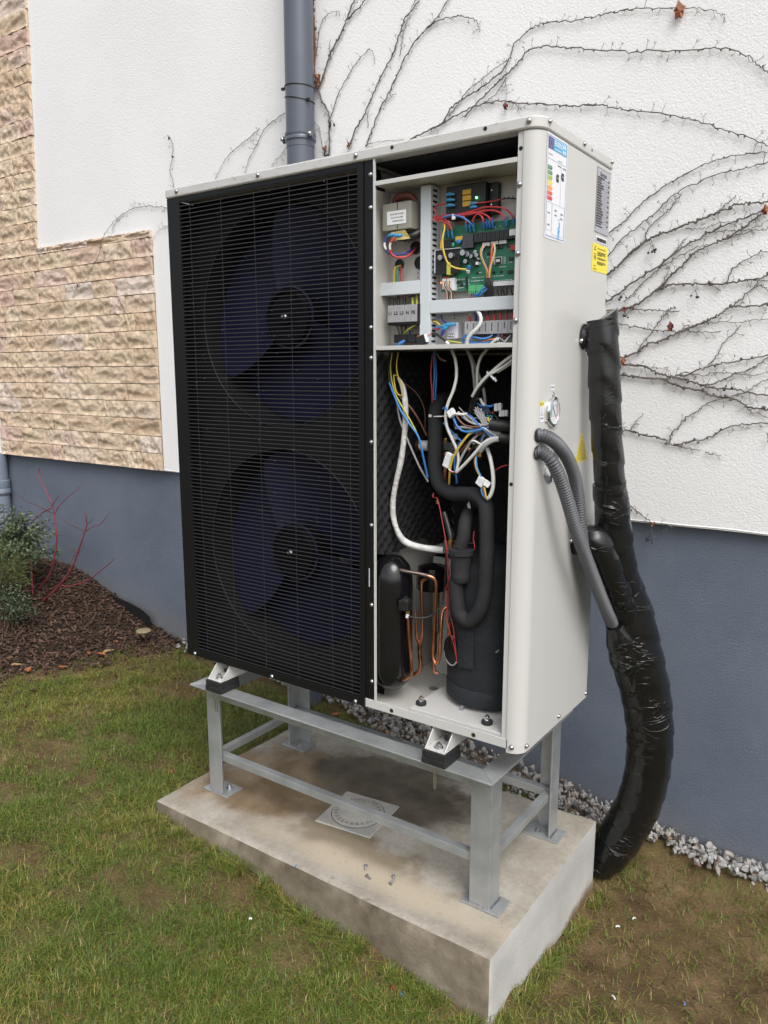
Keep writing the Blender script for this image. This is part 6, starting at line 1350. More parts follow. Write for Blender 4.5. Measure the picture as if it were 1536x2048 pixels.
vine('long thin vine runners arching over the wall above the heat pump lid', [
    (A_, .0030, [(360, 460), (420, 430), (470, 405), (530, 370), (590, 345), (660, 332), (720, 338), (800, 342), (900, 348), (985, 343), (1040, 355), (1120, 365), (1230, 380), (1330, 405), (1420, 435), (1536, 475), (1580, 490)]), (A_, .0014, [(660, 332), (700, 340), (720, 352), (727, 362)]),
    (A_, .0028, [(430, 425), (470, 400), (500, 350), (560, 310), (620, 270), (665, 230), (690, 190), (700, 150), (740, 110), (790, 78), (850, 72), (920, 66), (980, 50), (1040, 38), (1120, 30), (1220, 28)]), (A_, .0014, [(1220, 28), (1300, 28), (1360, 38), (1390, 55), (1392, 72)]),
    (A_, .0030, [(540, 385), (560, 360), (600, 320), (650, 270), (690, 235), (720, 200), (750, 165), (800, 152), (880, 158), (980, 164), (1080, 170), (1180, 168), (1280, 165), (1370, 158), (1450, 175), (1500, 210), (1536, 240), (1570, 275)]),
    (A_, .0020, [(490, 380), (520, 340), (545, 305), (590, 265), (640, 225), (690, 195)]), (A_, .0018, [(605, 340), (640, 310), (670, 270), (680, 235)]), (A_, .0011, [(675, 245), (678, 300), (675, 330)])],
    leaves=[(A_, (1246, 38), .022, M_LEAFO), (A_, (675, 350), .011, M_LEAFR)])
vine('dense tangle of bare vine stems spreading over plaster behind the black wrapped pipes', [
    (A_, .0026, [(990, 800), (1020, 760), (1060, 730), (1100, 690), (1140, 650), (1190, 615), (1250, 580), (1330, 540), (1400, 518), (1536, 495)]), (A_, .0024, [(990, 850), (1018, 830), (1075, 768), (1150, 715), (1200, 660), (1260, 620), (1360, 575), (1450, 555), (1536, 530)]),
    (B_, .0046, [(60, 470), (100, 440), (160, 390), (230, 320), (300, 260), (340, 235), (400, 205), (480, 180), (560, 145), (640, 115), (740, 75), (820, 40), (900, 20), (980, 15), (1060, 12)]), (B_, .0022, [(325, 240), (335, 180), (400, 110), (470, 50), (500, 10), (540, -40)]), (B_, .0018, [(560, 165), (640, 170), (700, 155), (820, 125)]), (B_, .0020, [(740, 75), (780, 40), (830, 0), (860, -30)]),
    (B_, .0038, [(60, 625), (95, 600), (160, 550), (220, 505), (320, 440), (400, 390), (480, 320), (530, 285), (610, 240), (700, 190), (800, 140), (940, 95), (1060, 50)]), (B_, .0016, [(500, 305), (530, 260), (565, 220)]),
    (B_, .0046, [(100, 660), (150, 650), (230, 630), (300, 595), (380, 535), (430, 490), (500, 420), (560, 360), (600, 320), (680, 275), (780, 235), (860, 190), (950, 125), (1000, 80)]), (B_, .0020, [(200, 600), (260, 540), (340, 460), (420, 390), (520, 330), (620, 280), (700, 260)]), (B_, .0018, [(780, 235), (860, 205), (960, 180), (1060, 170)]), (B_, .0016, [(700, 190), (800, 182), (900, 178), (960, 165), (1060, 115)]),
    (B_, .0042, [(380, 535), (430, 510), (500, 495), (600, 488), (700, 495), (800, 485), (900, 475), (1000, 455), (1060, 430)]), (B_, .0020, [(680, 490), (720, 505), (765, 533)]), (B_, .0018, [(900, 470), (980, 470), (1060, 472)]), (B_, .0022, [(805, 475), (835, 400), (900, 360), (980, 315), (1010, 300), (1060, 305)]), (B_, .0014, [(430, 495), (450, 440), (468, 395)]),
    (B_, .0026, [(100, 650), (150, 645), (230, 640), (350, 645), (450, 650), (520, 655)]), (B_, .0020, [(510, 625), (455, 650), (400, 720), (350, 790), (300, 850), (290, 880)]),
    (B_, .0044, [(110, 950), (160, 935), (250, 900), (330, 850), (430, 815), (530, 775), (600, 740), (700, 700), (770, 660), (830, 625), (920, 625), (1060, 602)]), (B_, .0022, [(830, 625), (880, 580), (940, 530), (980, 500), (1030, 520), (1060, 540)]),
    (B_, .0024, [(120, 722), (160, 725), (260, 740), (350, 760), (440, 765), (520, 770), (620, 770), (755, 775)]), (B_, .0017, [(530, 770), (560, 735), (630, 730), (740, 715), (870, 720), (950, 700), (1060, 700)]),
    (B_, .0048, [(120, 950), (165, 955), (250, 965), (340, 980), (400, 1015), (480, 1035), (560, 1050), (640, 1080), (740, 1100), (850, 1110), (950, 1130), (1060, 1148)]), (B_, .0050, [(110, 1012), (160, 1018), (260, 1035), (380, 1045), (440, 1050), (490, 1075), (560, 1100), (640, 1115), (720, 1145), (790, 1155), (860, 1170), (900, 1195), (950, 1215), (1060, 1235)]), (B_, .0018, [(900, 1195), (950, 1240), (1060, 1280)]),
    (B_, .0036, [(480, 1030), (560, 1025), (620, 1000), (700, 970), (780, 955), (880, 940), (1060, 902)]), (B_, .0020, [(695, 970), (740, 910), (790, 830), (885, 738)]), (B_, .0030, [(640, 1095), (740, 1070), (820, 1030), (900, 1005), (960, 975), (1060, 912)]), (B_, .0018, [(530, 1003), (640, 1025), (740, 1010), (850, 1015), (950, 1025), (1060, 1003)]), (B_, .0020, [(790, 1155), (860, 1140), (920, 1115), (990, 1070), (1060, 1038)]), (B_, .0012, [(360, 980), (420, 985), (470, 1000)]),
    (B_, .0026, [(470, 1415), (475, 1375), (520, 1320), (580, 1265), (640, 1225), (700, 1185), (790, 1160)]), (B_, .0036, [(120, 1335), (170, 1345), (240, 1350), (310, 1375), (380, 1385), (440, 1405), (490, 1435), (560, 1415), (640, 1405), (720, 1380), (800, 1335), (880, 1315), (960, 1310), (1060, 1304)]), (B_, .0022, [(490, 1435), (560, 1450), (650, 1465)]), (B_, .0016, [(235, 1350), (270, 1300), (315, 1250)]), (B_, .0016, [(175, 1340), (225, 1320)]),
    (B_, .0020, [(675, 1475), (710, 1490), (765, 1493)])],
    leaves=[(B_, (472, 745), .014, M_LEAFR), (B_, (195, 948), .012, M_LEAFO), (B_, (1028, 62), .014, M_LEAFO), (B_, (200, 640), .009, M_LEAFR), ], berries=[(B_, (365, 262), 5), (B_, (195, 545), 4), (B_, (615, 525), 3), (B_, (825, 1050), 2), (B_, (1035, 1360), 2), (B_, (205, 650), 3)])
vine('single red-brown vine tendril hanging over the plaster edge by the wrapped pipe', [
    (B_, .0022, [(225, 1785), (245, 1795), (290, 1835), (340, 1870), (370, 1895), (430, 1900), (480, 1912)]), (B_, .0012, [(365, 1892), (362, 1930), (350, 1970)])],
    leaves=[(B_, (368, 1900), .006, M_LEAFO)], berries=[(B_, (262, 1785), 2), (B_, (352, 1960), 6)])

# ================================================================== red-stemmed dogwood and shrubs on the mulch
M_DOG = mat('red_dogwood_bark', (.20, .030, .040), .6, var=.35, vscale=25)
M_DOGT = mat('dark_dogwood_twig', (.10, .035, .04), .7)
def D8(x, y): return x/4.878, 880+y/4.878
def dw(P, r_, y, root, m_=None):
    C = []
    for i, q in enumerate(P):
        w3 = onY(*D8(*q), y+.02*i/len(P)*(1 if len(P) > 4 else 0)); C.append(w3)
    MB().tube(C, [r_*.78, r_*.6, r_*.3], 7, k=6).build('stem', m_ or M_DOG, root, smooth=70)
q = onY(*D8(340, 1630), .60)
dog = thing('dogwood', 'leafless red-stemmed dogwood rising from the bark mulch by the plinth', 'shrub', tuple(map(float, q)))
dw([(300, 1660), (340, 1625), (420, 1570), (520, 1480), (620, 1370), (700, 1250), (755, 1110), (800, 980), (830, 890), (850, 820)], .0085, .58, dog)
dw([(370, 1480), (390, 1440), (460, 1350), (510, 1240), (540, 1100), (555, 950), (540, 800), (515, 650), (470, 540), (410, 420), (375, 330), (390, 260)], .0065, .62, dog)
dw([(600, 1420), (680, 1425), (790, 1395), (900, 1340), (1000, 1260), (1075, 1200), (1118, 1155)], .0045, .58, dog)
dw([(850, 820), (845, 760), (840, 710)], .003, .60, dog, M_DOGT); dw([(848, 830), (830, 740), (815, 680)], .0024, .60, dog); dw([(850, 820), (880, 800), (905, 765)], .003, .60, dog, M_DOGT); dw([(840, 890), (900, 850), (980, 820), (1030, 760), (1065, 710)], .003, .60, dog); dw([(825, 900), (770, 860), (700, 835), (640, 800), (610, 760)], .0032, .60, dog, M_DOGT)
dw([(755, 1110), (710, 1075), (660, 1025)], .0026, .60, dog, M_DOGT); dw([(525, 720), (450, 685), (350, 635), (260, 600), (200, 555), (165, 525)], .0035, .63, dog, M_DOGT); dw([(535, 720), (580, 640), (650, 570), (720, 510), (785, 450)], .0032, .63, dog); dw([(510, 640), (540, 590), (580, 540)], .003, .63, dog, M_DOGT); dw([(500, 660), (420, 705), (320, 790), (215, 885)], .0045, .63, dog); dw([(550, 935), (500, 910), (470, 880)], .0024, .62, dog, M_DOGT); dw([(555, 930), (600, 935), (622, 932)], .002, .62, dog, M_DOGT); dw([(1075, 1200), (1070, 1180), (1065, 1160)], .0022, .60, dog, M_DOGT); dw([(320, 1500), (312, 1350), (305, 1200), (300, 1150)], .005, .55, dog); dw([(190, 1480), (195, 1400), (200, 1310)], .006, .52, dog); dw([(135, 1110), (130, 1000), (125, 940)], .0045, .56, dog)
dw([(760, 1110), (800, 1060), (815, 1010), (800, 980)], .0016, .6, dog, M_DOGT); dw([(735, 1120), (690, 1190), (650, 1230)], .0016, .6, dog, M_DOGT)

def shrub(name, label, c_, n_st, spread, h, m_leaf, m_stem, nl, lsz, feathery=False, seed=0, lean=(0, 0)):
    rg = np.random.default_rng(seed); root = thing(name, label, 'shrub', tuple(map(float, c_)))
    V = []; Fc = []; 
    for s_ in range(n_st):
        a = rg.uniform(0, 2*math.pi); sp_ = spread*rg.uniform(.3, 1); tip = np.array([c_[0]+sp_*math.cos(a)+lean[0], min(c_[1]+.55*sp_*math.sin(a)+lean[1], .86), c_[2]+h*rg.uniform(.45, 1.05)*(1.1-.5*sp_/spread)])
        mid = (np.array(c_)+tip)/2+np.array([0, 0, h*.14]); b0 = np.array(c_)+np.array([rg.normal(0, .04), rg.normal(0, .03), -.03])
        C = catmull([b0, mid, tip], 8); MB().tube(C, [.004, .0022, .001], 5, smooth=False).build('stem', m_stem, root, smooth=70)
        for q in range(nl):
            t_ = rg.uniform(.2, 1)**.8; i = min(int(t_*(len(C)-1)), len(C)-2); o_ = C[i]+(C[i+1]-C[i])*rg.random()
            if feathery: d = (C[i+1]-C[i]); d = d/np.linalg.norm(d)+rg.normal(0, .45, 3); d /= np.linalg.norm(d); L_2 = lsz*rg.uniform(.8, 2.2); wd_ = .0011; o_ = o_+rg.normal(0, .012, 3)
            else: d = rg.normal(0, 1, 3); d /= np.linalg.norm(d); L_2 = lsz*rg.uniform(.6, 1.25); wd_ = L_2*.33; o_ = o_+rg.normal(0, .016, 3)
            u = np.cross(d, rg.normal(0, 1, 3)); u /= np.linalg.norm(u)+1e-9; k0 = len(V); nn = np.cross(d, u)
            V += [tuple(o_), tuple(o_+d*L_2*.5+u*wd_-nn*wd_*.3), tuple(o_+d*L_2), tuple(o_+d*L_2*.5-u*wd_-nn*wd_*.3)]; Fc += [(k0, k0+1, k0+2), (k0, k0+2, k0+3)]
    mb = MB(); mb.v = V; mb.f = Fc; stuff(mb.build('foliage', m_leaf, root, fix=False)); return root
def leafmat(name, a, b_):
    m_ = bpy.data.materials.new(name); m_.use_nodes = True; n = m_.node_tree.nodes; l = m_.node_tree.links; p = n['Principled BSDF']; p.inputs['Roughness'].default_value = .45
    g_ = n.new('ShaderNodeNewGeometry'); r = n.new('ShaderNodeValToRGB'); r.color_ramp.elements[0].color = (*a, 1); r.color_ramp.elements[1].color = (*b_, 1); l.new(g_.outputs['Random Per Island'], r.inputs['Fac']); l.new(r.outputs['Color'], p.inputs['Base Color']); return m_
M_COT = leafmat('grey_green_leaves', (.028, .050, .026), (.13, .165, .085)); M_STM = mat('brown_stem', (.09, .05, .035), .8)
c_ = onY(40, 1235, .60); c_ = np.array([c_[0], .56, float(gz(c_[0], .56))])
shrub('cotoneaster', 'small-leaved grey-green shrub arching beside the red dogwood stems', c_, 64, .36, .46, M_COT, M_STM, 80, .019, seed=3)
c2 = onY(5, 1260, .42); c2 = np.array([c2[0]-.02, .42, float(gz(c2[0], .42))])
shrub('juniper', 'feathery yellow-green juniper at the mulch bed edge', c2, 26, .22, .36, leafmat('juniper_green', (.035, .065, .02), (.20, .22, .07)), M_STM, 110, .018, True, seed=5, lean=(.02, 0))
c3 = onY(20, 1330, .35); c3 = np.array([c3[0]-.02, .36, float(gz(c3[0]-.02, .36))])
shrub('low_shrub', 'low dark green shrub spreading on the dark bark mulch', c3, 26, .22, .22, leafmat('dark_green_leaves', (.018, .035, .018), (.06, .09, .04)), M_STM, 60, .013, seed=8)
# ================================================================== gravel along the wall
rg = np.random.default_rng(11)
M_GRV = bpy.data.materials.new('crushed_limestone'); M_GRV.use_nodes = True; n = M_GRV.node_tree.nodes; l = M_GRV.node_tree.links; p = n['Principled BSDF']; p.inputs['Roughness'].default_value = .8; p.inputs['Specular IOR Level'].default_value = .3
oi = n.new('ShaderNodeObjectInfo'); g_ = n.new('ShaderNodeNewGeometry'); ad = n.new('ShaderNodeMath'); ad.operation = 'ADD'; l.new(oi.outputs['Random'], ad.inputs[0]); l.new(g_.outputs['Random Per Island'], ad.inputs[1])
fr = n.new('ShaderNodeMath'); fr.operation = 'FRACT'; l.new(ad.outputs[0], fr.inputs[0])
r = n.new('ShaderNodeValToRGB'); cr = r.color_ramp; cr.elements[0].color = (.19, .187, .183, 1); cr.elements[1].position = 1; cr.elements[1].color = (.30, .20, .14, 1)
for q_, c_ in ((.25, (.29, .283, .275)), (.5, (.38, .372, .36)), (.75, (.25, .245, .245)), (.9, (.35, .32, .27)), (.97, (.20, .13, .10))): e = cr.elements.new(q_); e.color = (*c_, 1)
l.new(fr.outputs[0], r.inputs['Fac']); t = n.new('ShaderNodeTexNoise'); t.inputs['Scale'].default_value = 70; t.inputs['Detail'].default_value = 5; l.new(g_.outputs['Position'], t.inputs['Vector'])
r2 = n.new('ShaderNodeValToRGB'); r2.color_ramp.elements[0].position = .3; r2.color_ramp.elements[0].color = (.7, .68, .66, 1); r2.color_ramp.elements[1].position = .65; r2.color_ramp.elements[1].color = (1.1, 1.1, 1.1, 1); l.new(t.outputs['Fac'], r2.inputs['Fac'])
mu = n.new('ShaderNodeMix'); mu.data_type = 'RGBA'; mu.blend_type = 'MULTIPLY'; mu.inputs['Factor'].default_value = 1; l.new(r.outputs['Color'], mu.inputs['A']); l.new(r2.outputs['Color'], mu.inputs['B']); l.new(mu.outputs['Result'], p.inputs['Base Color'])
def rock(k):
    bm = bmesh.new()
    for i in range(15):
        d = rg.normal(0, 1, 3); d /= np.linalg.norm(d); d *= np.array([1, .8, .68])*rg.uniform(.8, 1.05); bm.verts.new(d)
    res = bmesh.ops.convex_hull(bm, input=bm.verts); bmesh.ops.delete(bm, geom=[v for v in bm.verts if not v.link_faces], context='VERTS'); bmesh.ops.recalc_face_normals(bm, faces=bm.faces)
    me = bpy.data.meshes.new('gravel_stone'); bm.to_mesh(me); bm.free(); me.materials.append(M_GRV); return me
ROCKS = [rock(k) for k in range(12)]
cand = []
def scatter(N, x0, x1, fy0, y1, z_up, smin, smax):
    for _ in range(N):
        x = rg.uniform(x0, x1); y0_ = fy0(x)+.02*(float(vn(x*9, 2.2, 4))-.5)*2; y = rg.uniform(y0_, y1)
        if y > .897: continue
        s_ = smin*.75+(smax*1.2-smin*.75)*rg.random()**1.7; cand.append((x, y, s_, rg.uniform(0, z_up)))
scatter(760, 1.04, 2.2, lambda x: .812-.02*(x-1.1), .893, .020, .008, .0160)
scatter(820, .02, 1.10, lambda x: np.interp(x, [.05, .3, .6, .9, 1.1], [.76, .68, .64, .72, .79]), .893, .028, .0075, .0155)
scatter(230, -1.08, .05, lambda x: np.interp(x, [-1.08, -.8, .05], [.78, .83, .80]), .893, .015, .009, .016)
scatter(150, .2, .85, lambda x: .585, .70, .004, .006, .012)
strip = MB(); xs = np.linspace(-.9, 2.3, 90)
for j, yy in enumerate((.70, .76, .82, .898)):
    for x in xs: strip.v.append((float(x), (yy if j else .70) if .05 < x < 1.02 else .845+.017*j, float(gz(x, yy))+(-.012, -.002, .004, .008)[j]))
strip.f = [(j*90+i, j*90+i+1, (j+1)*90+i+1, (j+1)*90+i) for j in range(3) for i in range(89)]
gst = struct(strip.build('gravel_strip', mat('grit', (.11, .085, .06), .9, var=.4, vscale=60, bump=.8, bscale=90), None, smooth=60))
def seen_key(c_): return -c_[2]/np.linalg.norm(np.array([c_[0], c_[1], .05])-CAM)*(1 if c_[0] > -.2 else .5)
cand.sort(key=seen_key)
rest = MB()
for i, (x, y, s_, up) in enumerate(cand):
    z = float(gz(x, y))+.010+up*(1 if y > .72 else .4)*float(sst(.64, .80, y)+.3); rot = tuple(rg.uniform(0, 6.28, 3)); sc = (s_*rg.uniform(.85, 1.25), s_, s_*rg.uniform(.75, 1))
    y = min(y, .897-max(sc))
    if i < 290:
        o = inst(ROCKS[int(rg.integers(12))], 'gravel_stone', gst, (x, y, z), rot, sc)
    else:
        me = ROCKS[int(rg.integers(12))]; M4 = Matrix.LocRotScale(Vector((x, y, z)), __import__('mathutils').Euler(rot), Vector(sc))
        rest.add([M4 @ v.co for v in me.vertices], [tuple(p_.vertices) for p_ in me.polygons])
stuff(rest.build('gravel_bed', M_GRV, gst))

# ================================================================== bark mulch, leaves
M_BARK = leafmat('bark_chips', (.018, .010, .007), (.125, .068, .044)); M_BARK.node_tree.nodes['Principled BSDF'].inputs['Roughness'].default_value = .7
mb = MB(); cnt = 0
while cnt < 14000:
    x, y = rg.uniform(-2.9, -.75), rg.uniform(-.6, .89); d = mulch_d(x, y)+.30*float(fbm(x*5, y*5, 2))
    if d < -.02 and rg.random() > .16*math.exp(d*9): continue
    if d < -.3: continue
    L_2 = rg.uniform(.0035, .013)*(.8 if rg.random() < .75 else 1.7); w2 = rg.uniform(.0015, .0050); h2 = rg.uniform(.0007, .002)
    q = Quaternion((0, 0, 1), rg.uniform(0, 6.28)) @ Quaternion((0, 1, 0), rg.normal(0, .45)) @ Quaternion((1, 0, 0), rg.normal(0, .6))
    c_ = (x, y, float(gzr(x, y))+.006+rg.uniform(0, .012)); a, b_, e_ = (np.array(q @ Vector(v_)) for v_ in ((L_2, 0, 0), (0, w2, 0), (0, 0, h2)))
    mb.obox(c_, a, b_, e_); cnt += 1
mu_ = stuff(mb.build('bark_mulch', M_BARK, None, fix=False)); tag(mu_, 'dark brown bark chips covering the bed under the shrubs', 'mulch')
M_DL = mat('orange_dead_leaf', (.30, .095, .03), .6, var=.3, vscale=50); M_TL = mat('tan_dead_leaf', (.30, .20, .10), .65, var=.3, vscale=50)
def dead_leaf(px, py, s_, m_, label, z=None, grp='fallen dead leaves'):
    zz_ = .2
    for _ in range(8): q = onZ(px, py, zz_); zz_ = float(gzr(q[0], q[1]))+.012
    c_ = np.array([q[0], q[1], zz_+.004]); a = rg.uniform(0, 6.28); N = 10; V = []
    for k in range(N):
        t_ = 2*math.pi*k/N; u = s_*math.cos(t_)*1.3; v_ = s_*.62*math.sin(t_)*(1+.25*math.cos(t_*3)); V.append(c_+np.array([u*math.cos(a)-v_*math.sin(a), u*math.sin(a)+v_*math.cos(a), .35*abs(v_)+rg.uniform(0, .004)]))
    cc = c_+np.array([0, 0, .001]); V2 = [v_-np.array([0, 0, .0008]) for v_ in V]
    lf = thing('fallen_leaf', label, 'leaf', tuple(map(float, c_)), grp)
    MB().add(V+[cc]+V2+[cc-np.array([0, 0, .0008])], [(k, (k+1) % N, N) for k in range(N)]+[(N+1+(k+1) % N, N+1+k, 2*N+1) for k in range(N)]+[(k, (k+1) % N, N+1+(k+1) % N, N+1+k) for k in range(N)]).build('blade', m_, lf, smooth=60)
    MB().tube([c_, c_+np.array([math.cos(a), math.sin(a), .1])*s_*1.3, c_+np.array([math.cos(a), math.sin(a), .12])*s_*1.9], .0008, 4).build('stalk', M_TL, lf)
for px, py, s_ in ((48, 1256, .020), (116, 1236, .016), (196, 1205, .020), (170, 1202, .014)): dead_leaf(px, py, s_, M_DL, 'orange dead leaf lying on the bark mulch', grp='orange leaves on the mulch')
for px, py, s_ in ((28, 1288, .018), (210, 1200, .022)): dead_leaf(px, py, s_, M_TL, 'pale tan dead leaf lying on the bark mulch', grp='tan leaves on the mulch')
dead_leaf(343, 1546, .008, M_DL, 'tiny bright orange leaf on the grass by the slab corner'); dead_leaf(232, 1285, .010, M_DL, 'small rusty leaf on yellow grass at the mulch edge')
dead_leaf(672, 1432, .016, M_DL, 'rusty leaf on soil between slab and gravel')
# round tan cap and edging
q = onZ(287, 1262, .205); zc = float(gz(q[0], q[1]))+.018
q = onZ(287, 1262, zc)
cap_ = MB().lathe([(.006, -.03), (.012, -.012), (.034, -.003), (.036, .001), (.033, .005), (.016, .0075), (.0005, .008)], (q[0], q[1], zc), 'z', 24).build('sprinkler_cap', mat('tan_cap', (.26, .21, .12), .7, var=.25, vscale=60), None, smooth=40)
tag(cap_, 'small round tan sprinkler cap standing in grass at the mulch edge', 'sprinkler cap')
eg = []
for px, py in ((222, 1193), (242, 1203), (262, 1212), (285, 1226), (300, 1240)): q = onY(px, py, .86); eg.append(q)
V = []; 
for q in catmull(eg, 6): V += [tuple(q+np.array([0, 0, .012])), tuple(q+np.array([0, .003, .012])), tuple(q+np.array([0, .003, -.06])), tuple(q+np.array([0, 0, -.06]))]
N = len(V)//4; Fc = [(i*4+k, i*4+(k+1) % 4, i*4+4+(k+1) % 4, i*4+4+k) for i in range(N-1) for k in range(4)]+[(0, 1, 2, 3), (N*4-4, N*4-3, N*4-2, N*4-1)]
tag(MB().add(V, Fc).build('edging_strip', M_BLK, None, smooth=40), 'black plastic edging strip sticking out of mulch against the plinth', 'edging')

# ================================================================== grass
def grass_density(x, y):
    d = mulch_d(x, y)
    pat = .8*fbm(x*3.1+4, y*3.1, 5)+.8*fbm(x*8, y*8, 6)
    g = .07+.93*sst(-.21, .06, pat+.0)
    g = g*(1-sst(-.15, .16, d+.30*fbm(x*5, y*5, 2)+.25*fbm(x*12, y*12, 1)))
    # trodden bare soil: beside the slab end, around the front edge, behind the stand
    soil = 1-sst(0, .30, np.hypot((x-1.36)/.85, (y-.38)/.80)-.30+.55*fbm(x*4, y*4, 3))
    g = g*(1-.86*soil)
    g = g*(1-.55*bare(x, y))
    g = g*(1-.6*(1-sst(.0, .10, np.maximum(np.maximum(SY0-y, 0), np.maximum(SX0-x, 0))))*(fbm(x*8, y*8, 2) > -.05))
    g = g*(1-.55*sst(-.9, -.4, x)*(1-sst(-.1, .1, x))*sst(.2, .4, y))
    g = g*(1-sst(.73, .80, y)*(x > -1.0))
    inside = (x > SX0-.004) & (x < SX1+.004) & (y > SY0-.01) & (y < SY1+.004)
    g = np.where(inside | (y > .885), 0, g)
    return np.clip(g+.035*(~inside)*(d < 0)*(y < .8), 0, 1)
def blades(N, x0, x1, y0, y1, hmul, xy=None):
    x = rg.uniform(x0, x1, N*2); y = rg.uniform(y0, y1, N*2); keep = rg.random(N*2) < grass_density(x, y); x, y = (x[keep][:N], y[keep][:N]) if xy is None else xy; n_ = len(x)
    tuft = fbm(x*14, y*14, 4)
    h = hmul*np.clip(rg.normal(.0160, .0068, n_)+.028*tuft, .005, .045); wd_ = rg.uniform(.00045, .00105, n_)
    a = rg.uniform(0, 2*np.pi, n_)+3*fbm(x*10, y*10, 7); lean = np.clip(rg.normal(1.25, .6, n_), .05, 2.6)
    z = gzr(x, y)-.002; dx, dy = np.cos(a), np.sin(a); px, py = -dy, dx
    P0 = np.stack([x, y, z], -1); t = np.stack([dx, dy, np.zeros(n_)], -1); s_ = np.stack([px, py, np.zeros(n_)], -1); up = np.array([0, 0, 1.])
    m1 = P0+up*(h*.55)[:, None]+t*(h*.30*lean)[:, None]; e_ = P0+up*(h*np.clip(1-.22*lean, .35, 1))[:, None]+t*(h*.95*lean)[:, None]
    V = np.stack([P0-s_*wd_[:, None], P0+s_*wd_[:, None], m1+s_*(wd_*.85)[:, None], m1-s_*(wd_*.85)[:, None], e_], 1).reshape(-1, 3)
    k = rg.random(n_); dry = np.clip(.48+1.6*fbm(x*2.3+9, y*2.3, 6)+.4*(mulch_d(x, y) > -.55)-.22*sst(.2, -1.2, x)*(mulch_d(x, y) < -.5), 0, .85)
    C = np.empty((n_, 3)); green = np.stack([.066+.05*k, .108+.058*k, .013+.010*k], -1); oliv = np.stack([.168+.075*k, .155+.06*k, .032+.016*k], -1); straw = np.stack([.26+.10*k, .20+.08*k, .085+.04*k], -1)
    u = rg.random(n_)[:, None]; C = np.where(u < dry[:, None]*.62, oliv, green); C = np.where(u > 1-dry[:, None]*.10-.01, straw, C)
    return V, np.repeat(C, 5, axis=0), n_
def tufts(N):
    L = rg.random(N); pick = rg.random(N) < .68
    c = np.round(rg.random(N)*46)/46+rg.normal(0, .006, N)          # clumped along the foot of the slab
    x = np.where(pick, SX0+c*(SX1-SX0), SX1+.012+np.abs(rg.normal(0, .016, N))); y = np.where(pick, SY0-.018-np.abs(rg.normal(0, .020, N)), SY0+c*(SY1-SY0))
    keep = fbm(np.round(c*46)*3.7, x*0+pick*9., 3) > -.06
    return x[keep], y[keep]
parts = [blades(300000, -1.6, 2.2, -1.15, .86, 1.), blades(50000, -2.9, 2.6, -1.9, .8, 1.05), blades(9000, 0, 1, 0, 1, 1.45, tufts(9000))]
V = np.concatenate([p_[0] for p_ in parts]); C = np.concatenate([p_[1] for p_ in parts]); NB = sum(p_[2] for p_ in parts)
me = bpy.data.meshes.new('grass'); me.vertices.add(len(V)); me.vertices.foreach_set('co', V.ravel())
base = np.arange(NB)*5
loops = np.stack([base, base+1, base+2, base+3, base+3, base+2, base+4], 1).ravel()
me.loops.add(len(loops)); me.loops.foreach_set('vertex_index', loops)
me.polygons.add(NB*2); ls = np.stack([np.arange(NB)*7, np.arange(NB)*7+4], 1).ravel(); me.polygons.foreach_set('loop_start', ls); me.polygons.foreach_set('loop_total', np.tile([4, 3], NB))
me.update(calc_edges=True)
ca_ = me.color_attributes.new('tint', 'FLOAT_COLOR', 'POINT'); ca_.data.foreach_set('color', np.concatenate([C, np.ones((len(C), 1))], 1).ravel())
m = bpy.data.materials.new('grass_blades'); m.use_nodes = True; n = m.node_tree.nodes; l = m.node_tree.links; p = n['Principled BSDF']; p.inputs['Roughness'].default_value = .5; p.inputs['Specular IOR Level'].default_value = .35
a = n.new('ShaderNodeAttribute'); a.attribute_name = 'tint'; l.new(a.outputs['Color'], p.inputs['Base Color'])
me.materials.append(m); go = bpy.data.objects.new('grass', me); COL.objects.link(go); stuff(go); tag(go, 'patchy short lawn grass around the concrete slab', 'grass')

# crumbs of earth and bits of thatch on the bare patches
M_CRMB = leafmat('earth_crumbs', (.055, .033, .016), (.19, .125, .07)); M_CRMB.node_tree.nodes['Principled BSDF'].inputs['Roughness'].default_value = .9
mb = MB(); N_ = 9000; xx_ = rg.uniform(-1.3, 2.0, N_); yy_ = rg.uniform(-1.0, .80, N_); gd_ = grass_density(xx_, yy_); md_ = mulch_d(xx_, yy_)
ins_ = (xx_ > SX0-.006) & (xx_ < SX1+.006) & (yy_ > SY0-.012) & (yy_ < SY1+.006)
zz2 = gzr(xx_, yy_)
for x, y, z, g2, d2, i2 in zip(xx_, yy_, zz2, gd_, md_, ins_):
    if i2 or d2 > .05 or rg.random() < g2*1.6: continue
    if rg.random() < .72:
        me2 = ROCKS[int(rg.integers(12))]; s_ = float(rg.lognormal(-5.9, .5)); s_ = min(s_, .009); M4 = Matrix.LocRotScale(Vector((x, y, z+s_*.3)), __import__('mathutils').Euler(tuple(rg.uniform(0, 6.28, 3))), Vector((s_, s_, s_*.8)))
        mb.add([M4 @ v_.co for v_ in me2.vertices], [tuple(p_.vertices) for p_ in me2.polygons])
    else:
        a = rg.uniform(0, 6.28); L_2 = rg.uniform(.006, .022); mb.obox((x, y, z+.002), (math.cos(a)*L_2, math.sin(a)*L_2, rg.normal(0, .003)), (-math.sin(a)*.0006, math.cos(a)*.0006, 0), (0, 0, .0004))
eo = stuff(mb.build('earth_crumbs', M_CRMB, None, fix=False)); tag(eo, 'crumbs of brown earth and straw bits on the bare soil patches', 'soil')

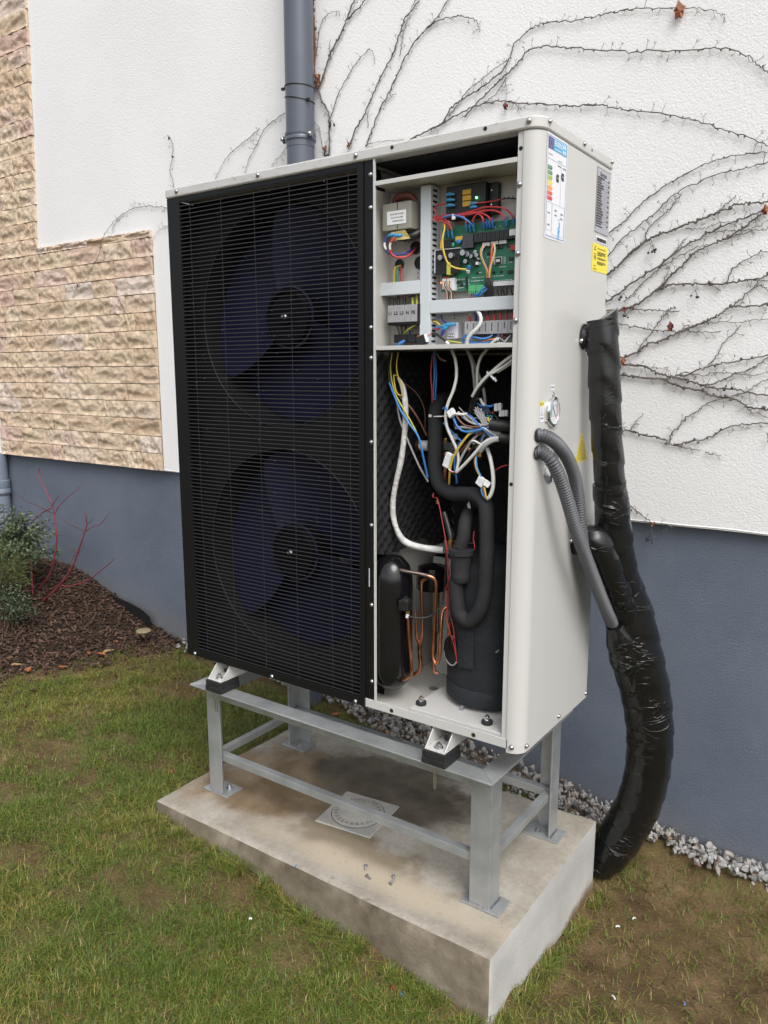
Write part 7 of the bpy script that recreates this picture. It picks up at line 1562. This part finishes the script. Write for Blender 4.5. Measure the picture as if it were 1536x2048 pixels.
# ================================================================== small loose things
M_LSCR = mat('dull_screw', (.20, .20, .205), .45, .6)
def loose_screw(px, py, ang, label):
    q = onZ(px, py, SZ+.004); r_ = .0032; d = np.array([math.cos(ang), math.sin(ang), 0]); z = np.array([0, 0, 1.])
    root = thing('loose_screw', label, 'screw', (float(q[0]), float(q[1]), SZ), 'screws dropped on the slab')
    mb = MB().tube([q-d*.008, q-d*.0072], .0052, 12, smooth=False); mb.tube([q-d*.0095, q-d*.008], [.0025, .0050], 12, smooth=False); mb  .build('head', M_LSCR, root, smooth=40)
    P = [q-d*.0072+d*.018*t_ for t_ in np.linspace(0, 1, 25)]; rr = [.0021+.0006*math.sin(i*2.1) for i in range(22)]+[.0016, .001, .0003]
    MB().tube(P, rr, 8, smooth=False).build('thread', M_LSCR, root, smooth=40)
for px, py, a, lb_ in ((731, 1735, -1.0, 'loose silver screw on the slab in front of the drain cover'), (737, 1754, -.3, 'loose silver screw on the slab in front of the drain cover'), (787, 1756, -.9, 'crossed pair screw lying on the slab toward the corner leg'), (784, 1764, 1.6, 'crossed pair screw lying on the slab toward the corner leg')): loose_screw(px, py, a, lb_)
def scrap(name, px, py, m_, L_2, r_, label, cat, grp=None, onslab=False, hollow=False):
    zz_ = SZ+.003 if onslab else .05
    for _ in range(8):
        q = onZ(px, py, zz_)
        if not onslab: zz_ = float(gzr(q[0], q[1]))+.010
    a = rg.uniform(0, 6.28); d = np.array([math.cos(a), math.sin(a), .15*rg.random()]); P = [q-d*L_2, q+np.array([0, 0, .002]), q+d*L_2+np.array([-.3*L_2*math.sin(a), .3*L_2*math.cos(a), 0])]
    o = MB().tube(P, r_, 7).build(name, m_, None, smooth=60); tag(o, label, cat, grp)
scrap('wire_scrap', 591, 1732, W_BLU, .005, .0015, 'blue wire snippet lying on the slab front edge', 'wire scrap', onslab=True)
scrap('wire_scrap', 803, 1988, W_BLU, .008, .0016, 'blue wire snippet on soil below the slab front face', 'wire scrap'); scrap('wire_scrap', 785, 1975, W_RED, .010, .0015, 'red wire snippet on soil below the slab front face', 'wire scrap')
for px, py in ((1267, 1837), (1235, 1853), (1228, 1995)): scrap('cable_tie_end', px, py, M_WHT, .006, .0020, 'white plastic offcut on bare soil beside the slab end', 'plastic offcut', 'white offcuts on the soil')
scrap('plastic_bit', 501, 1838, M_WHT, .003, .003, 'white plastic bit in the lawn before the slab', 'plastic bit'); scrap('wire_scrap', 1370, 2008, W_BLU, .005, .0015, 'pale blue wire snippet on the soil patch with white offcuts', 'wire scrap')
q = onZ(665, 1754, SZ+.003); tag(MB().ball((q[0], q[1], SZ+.003), .0042, 8, (1.3, .8, .6)).build('pebble', M_GRV, None), 'pale pebble lying on the slab near its front edge', 'pebble')
for px, py in ((1026, 1716), (1080, 1708), (1075, 1725), (840, 1410+190)): pass
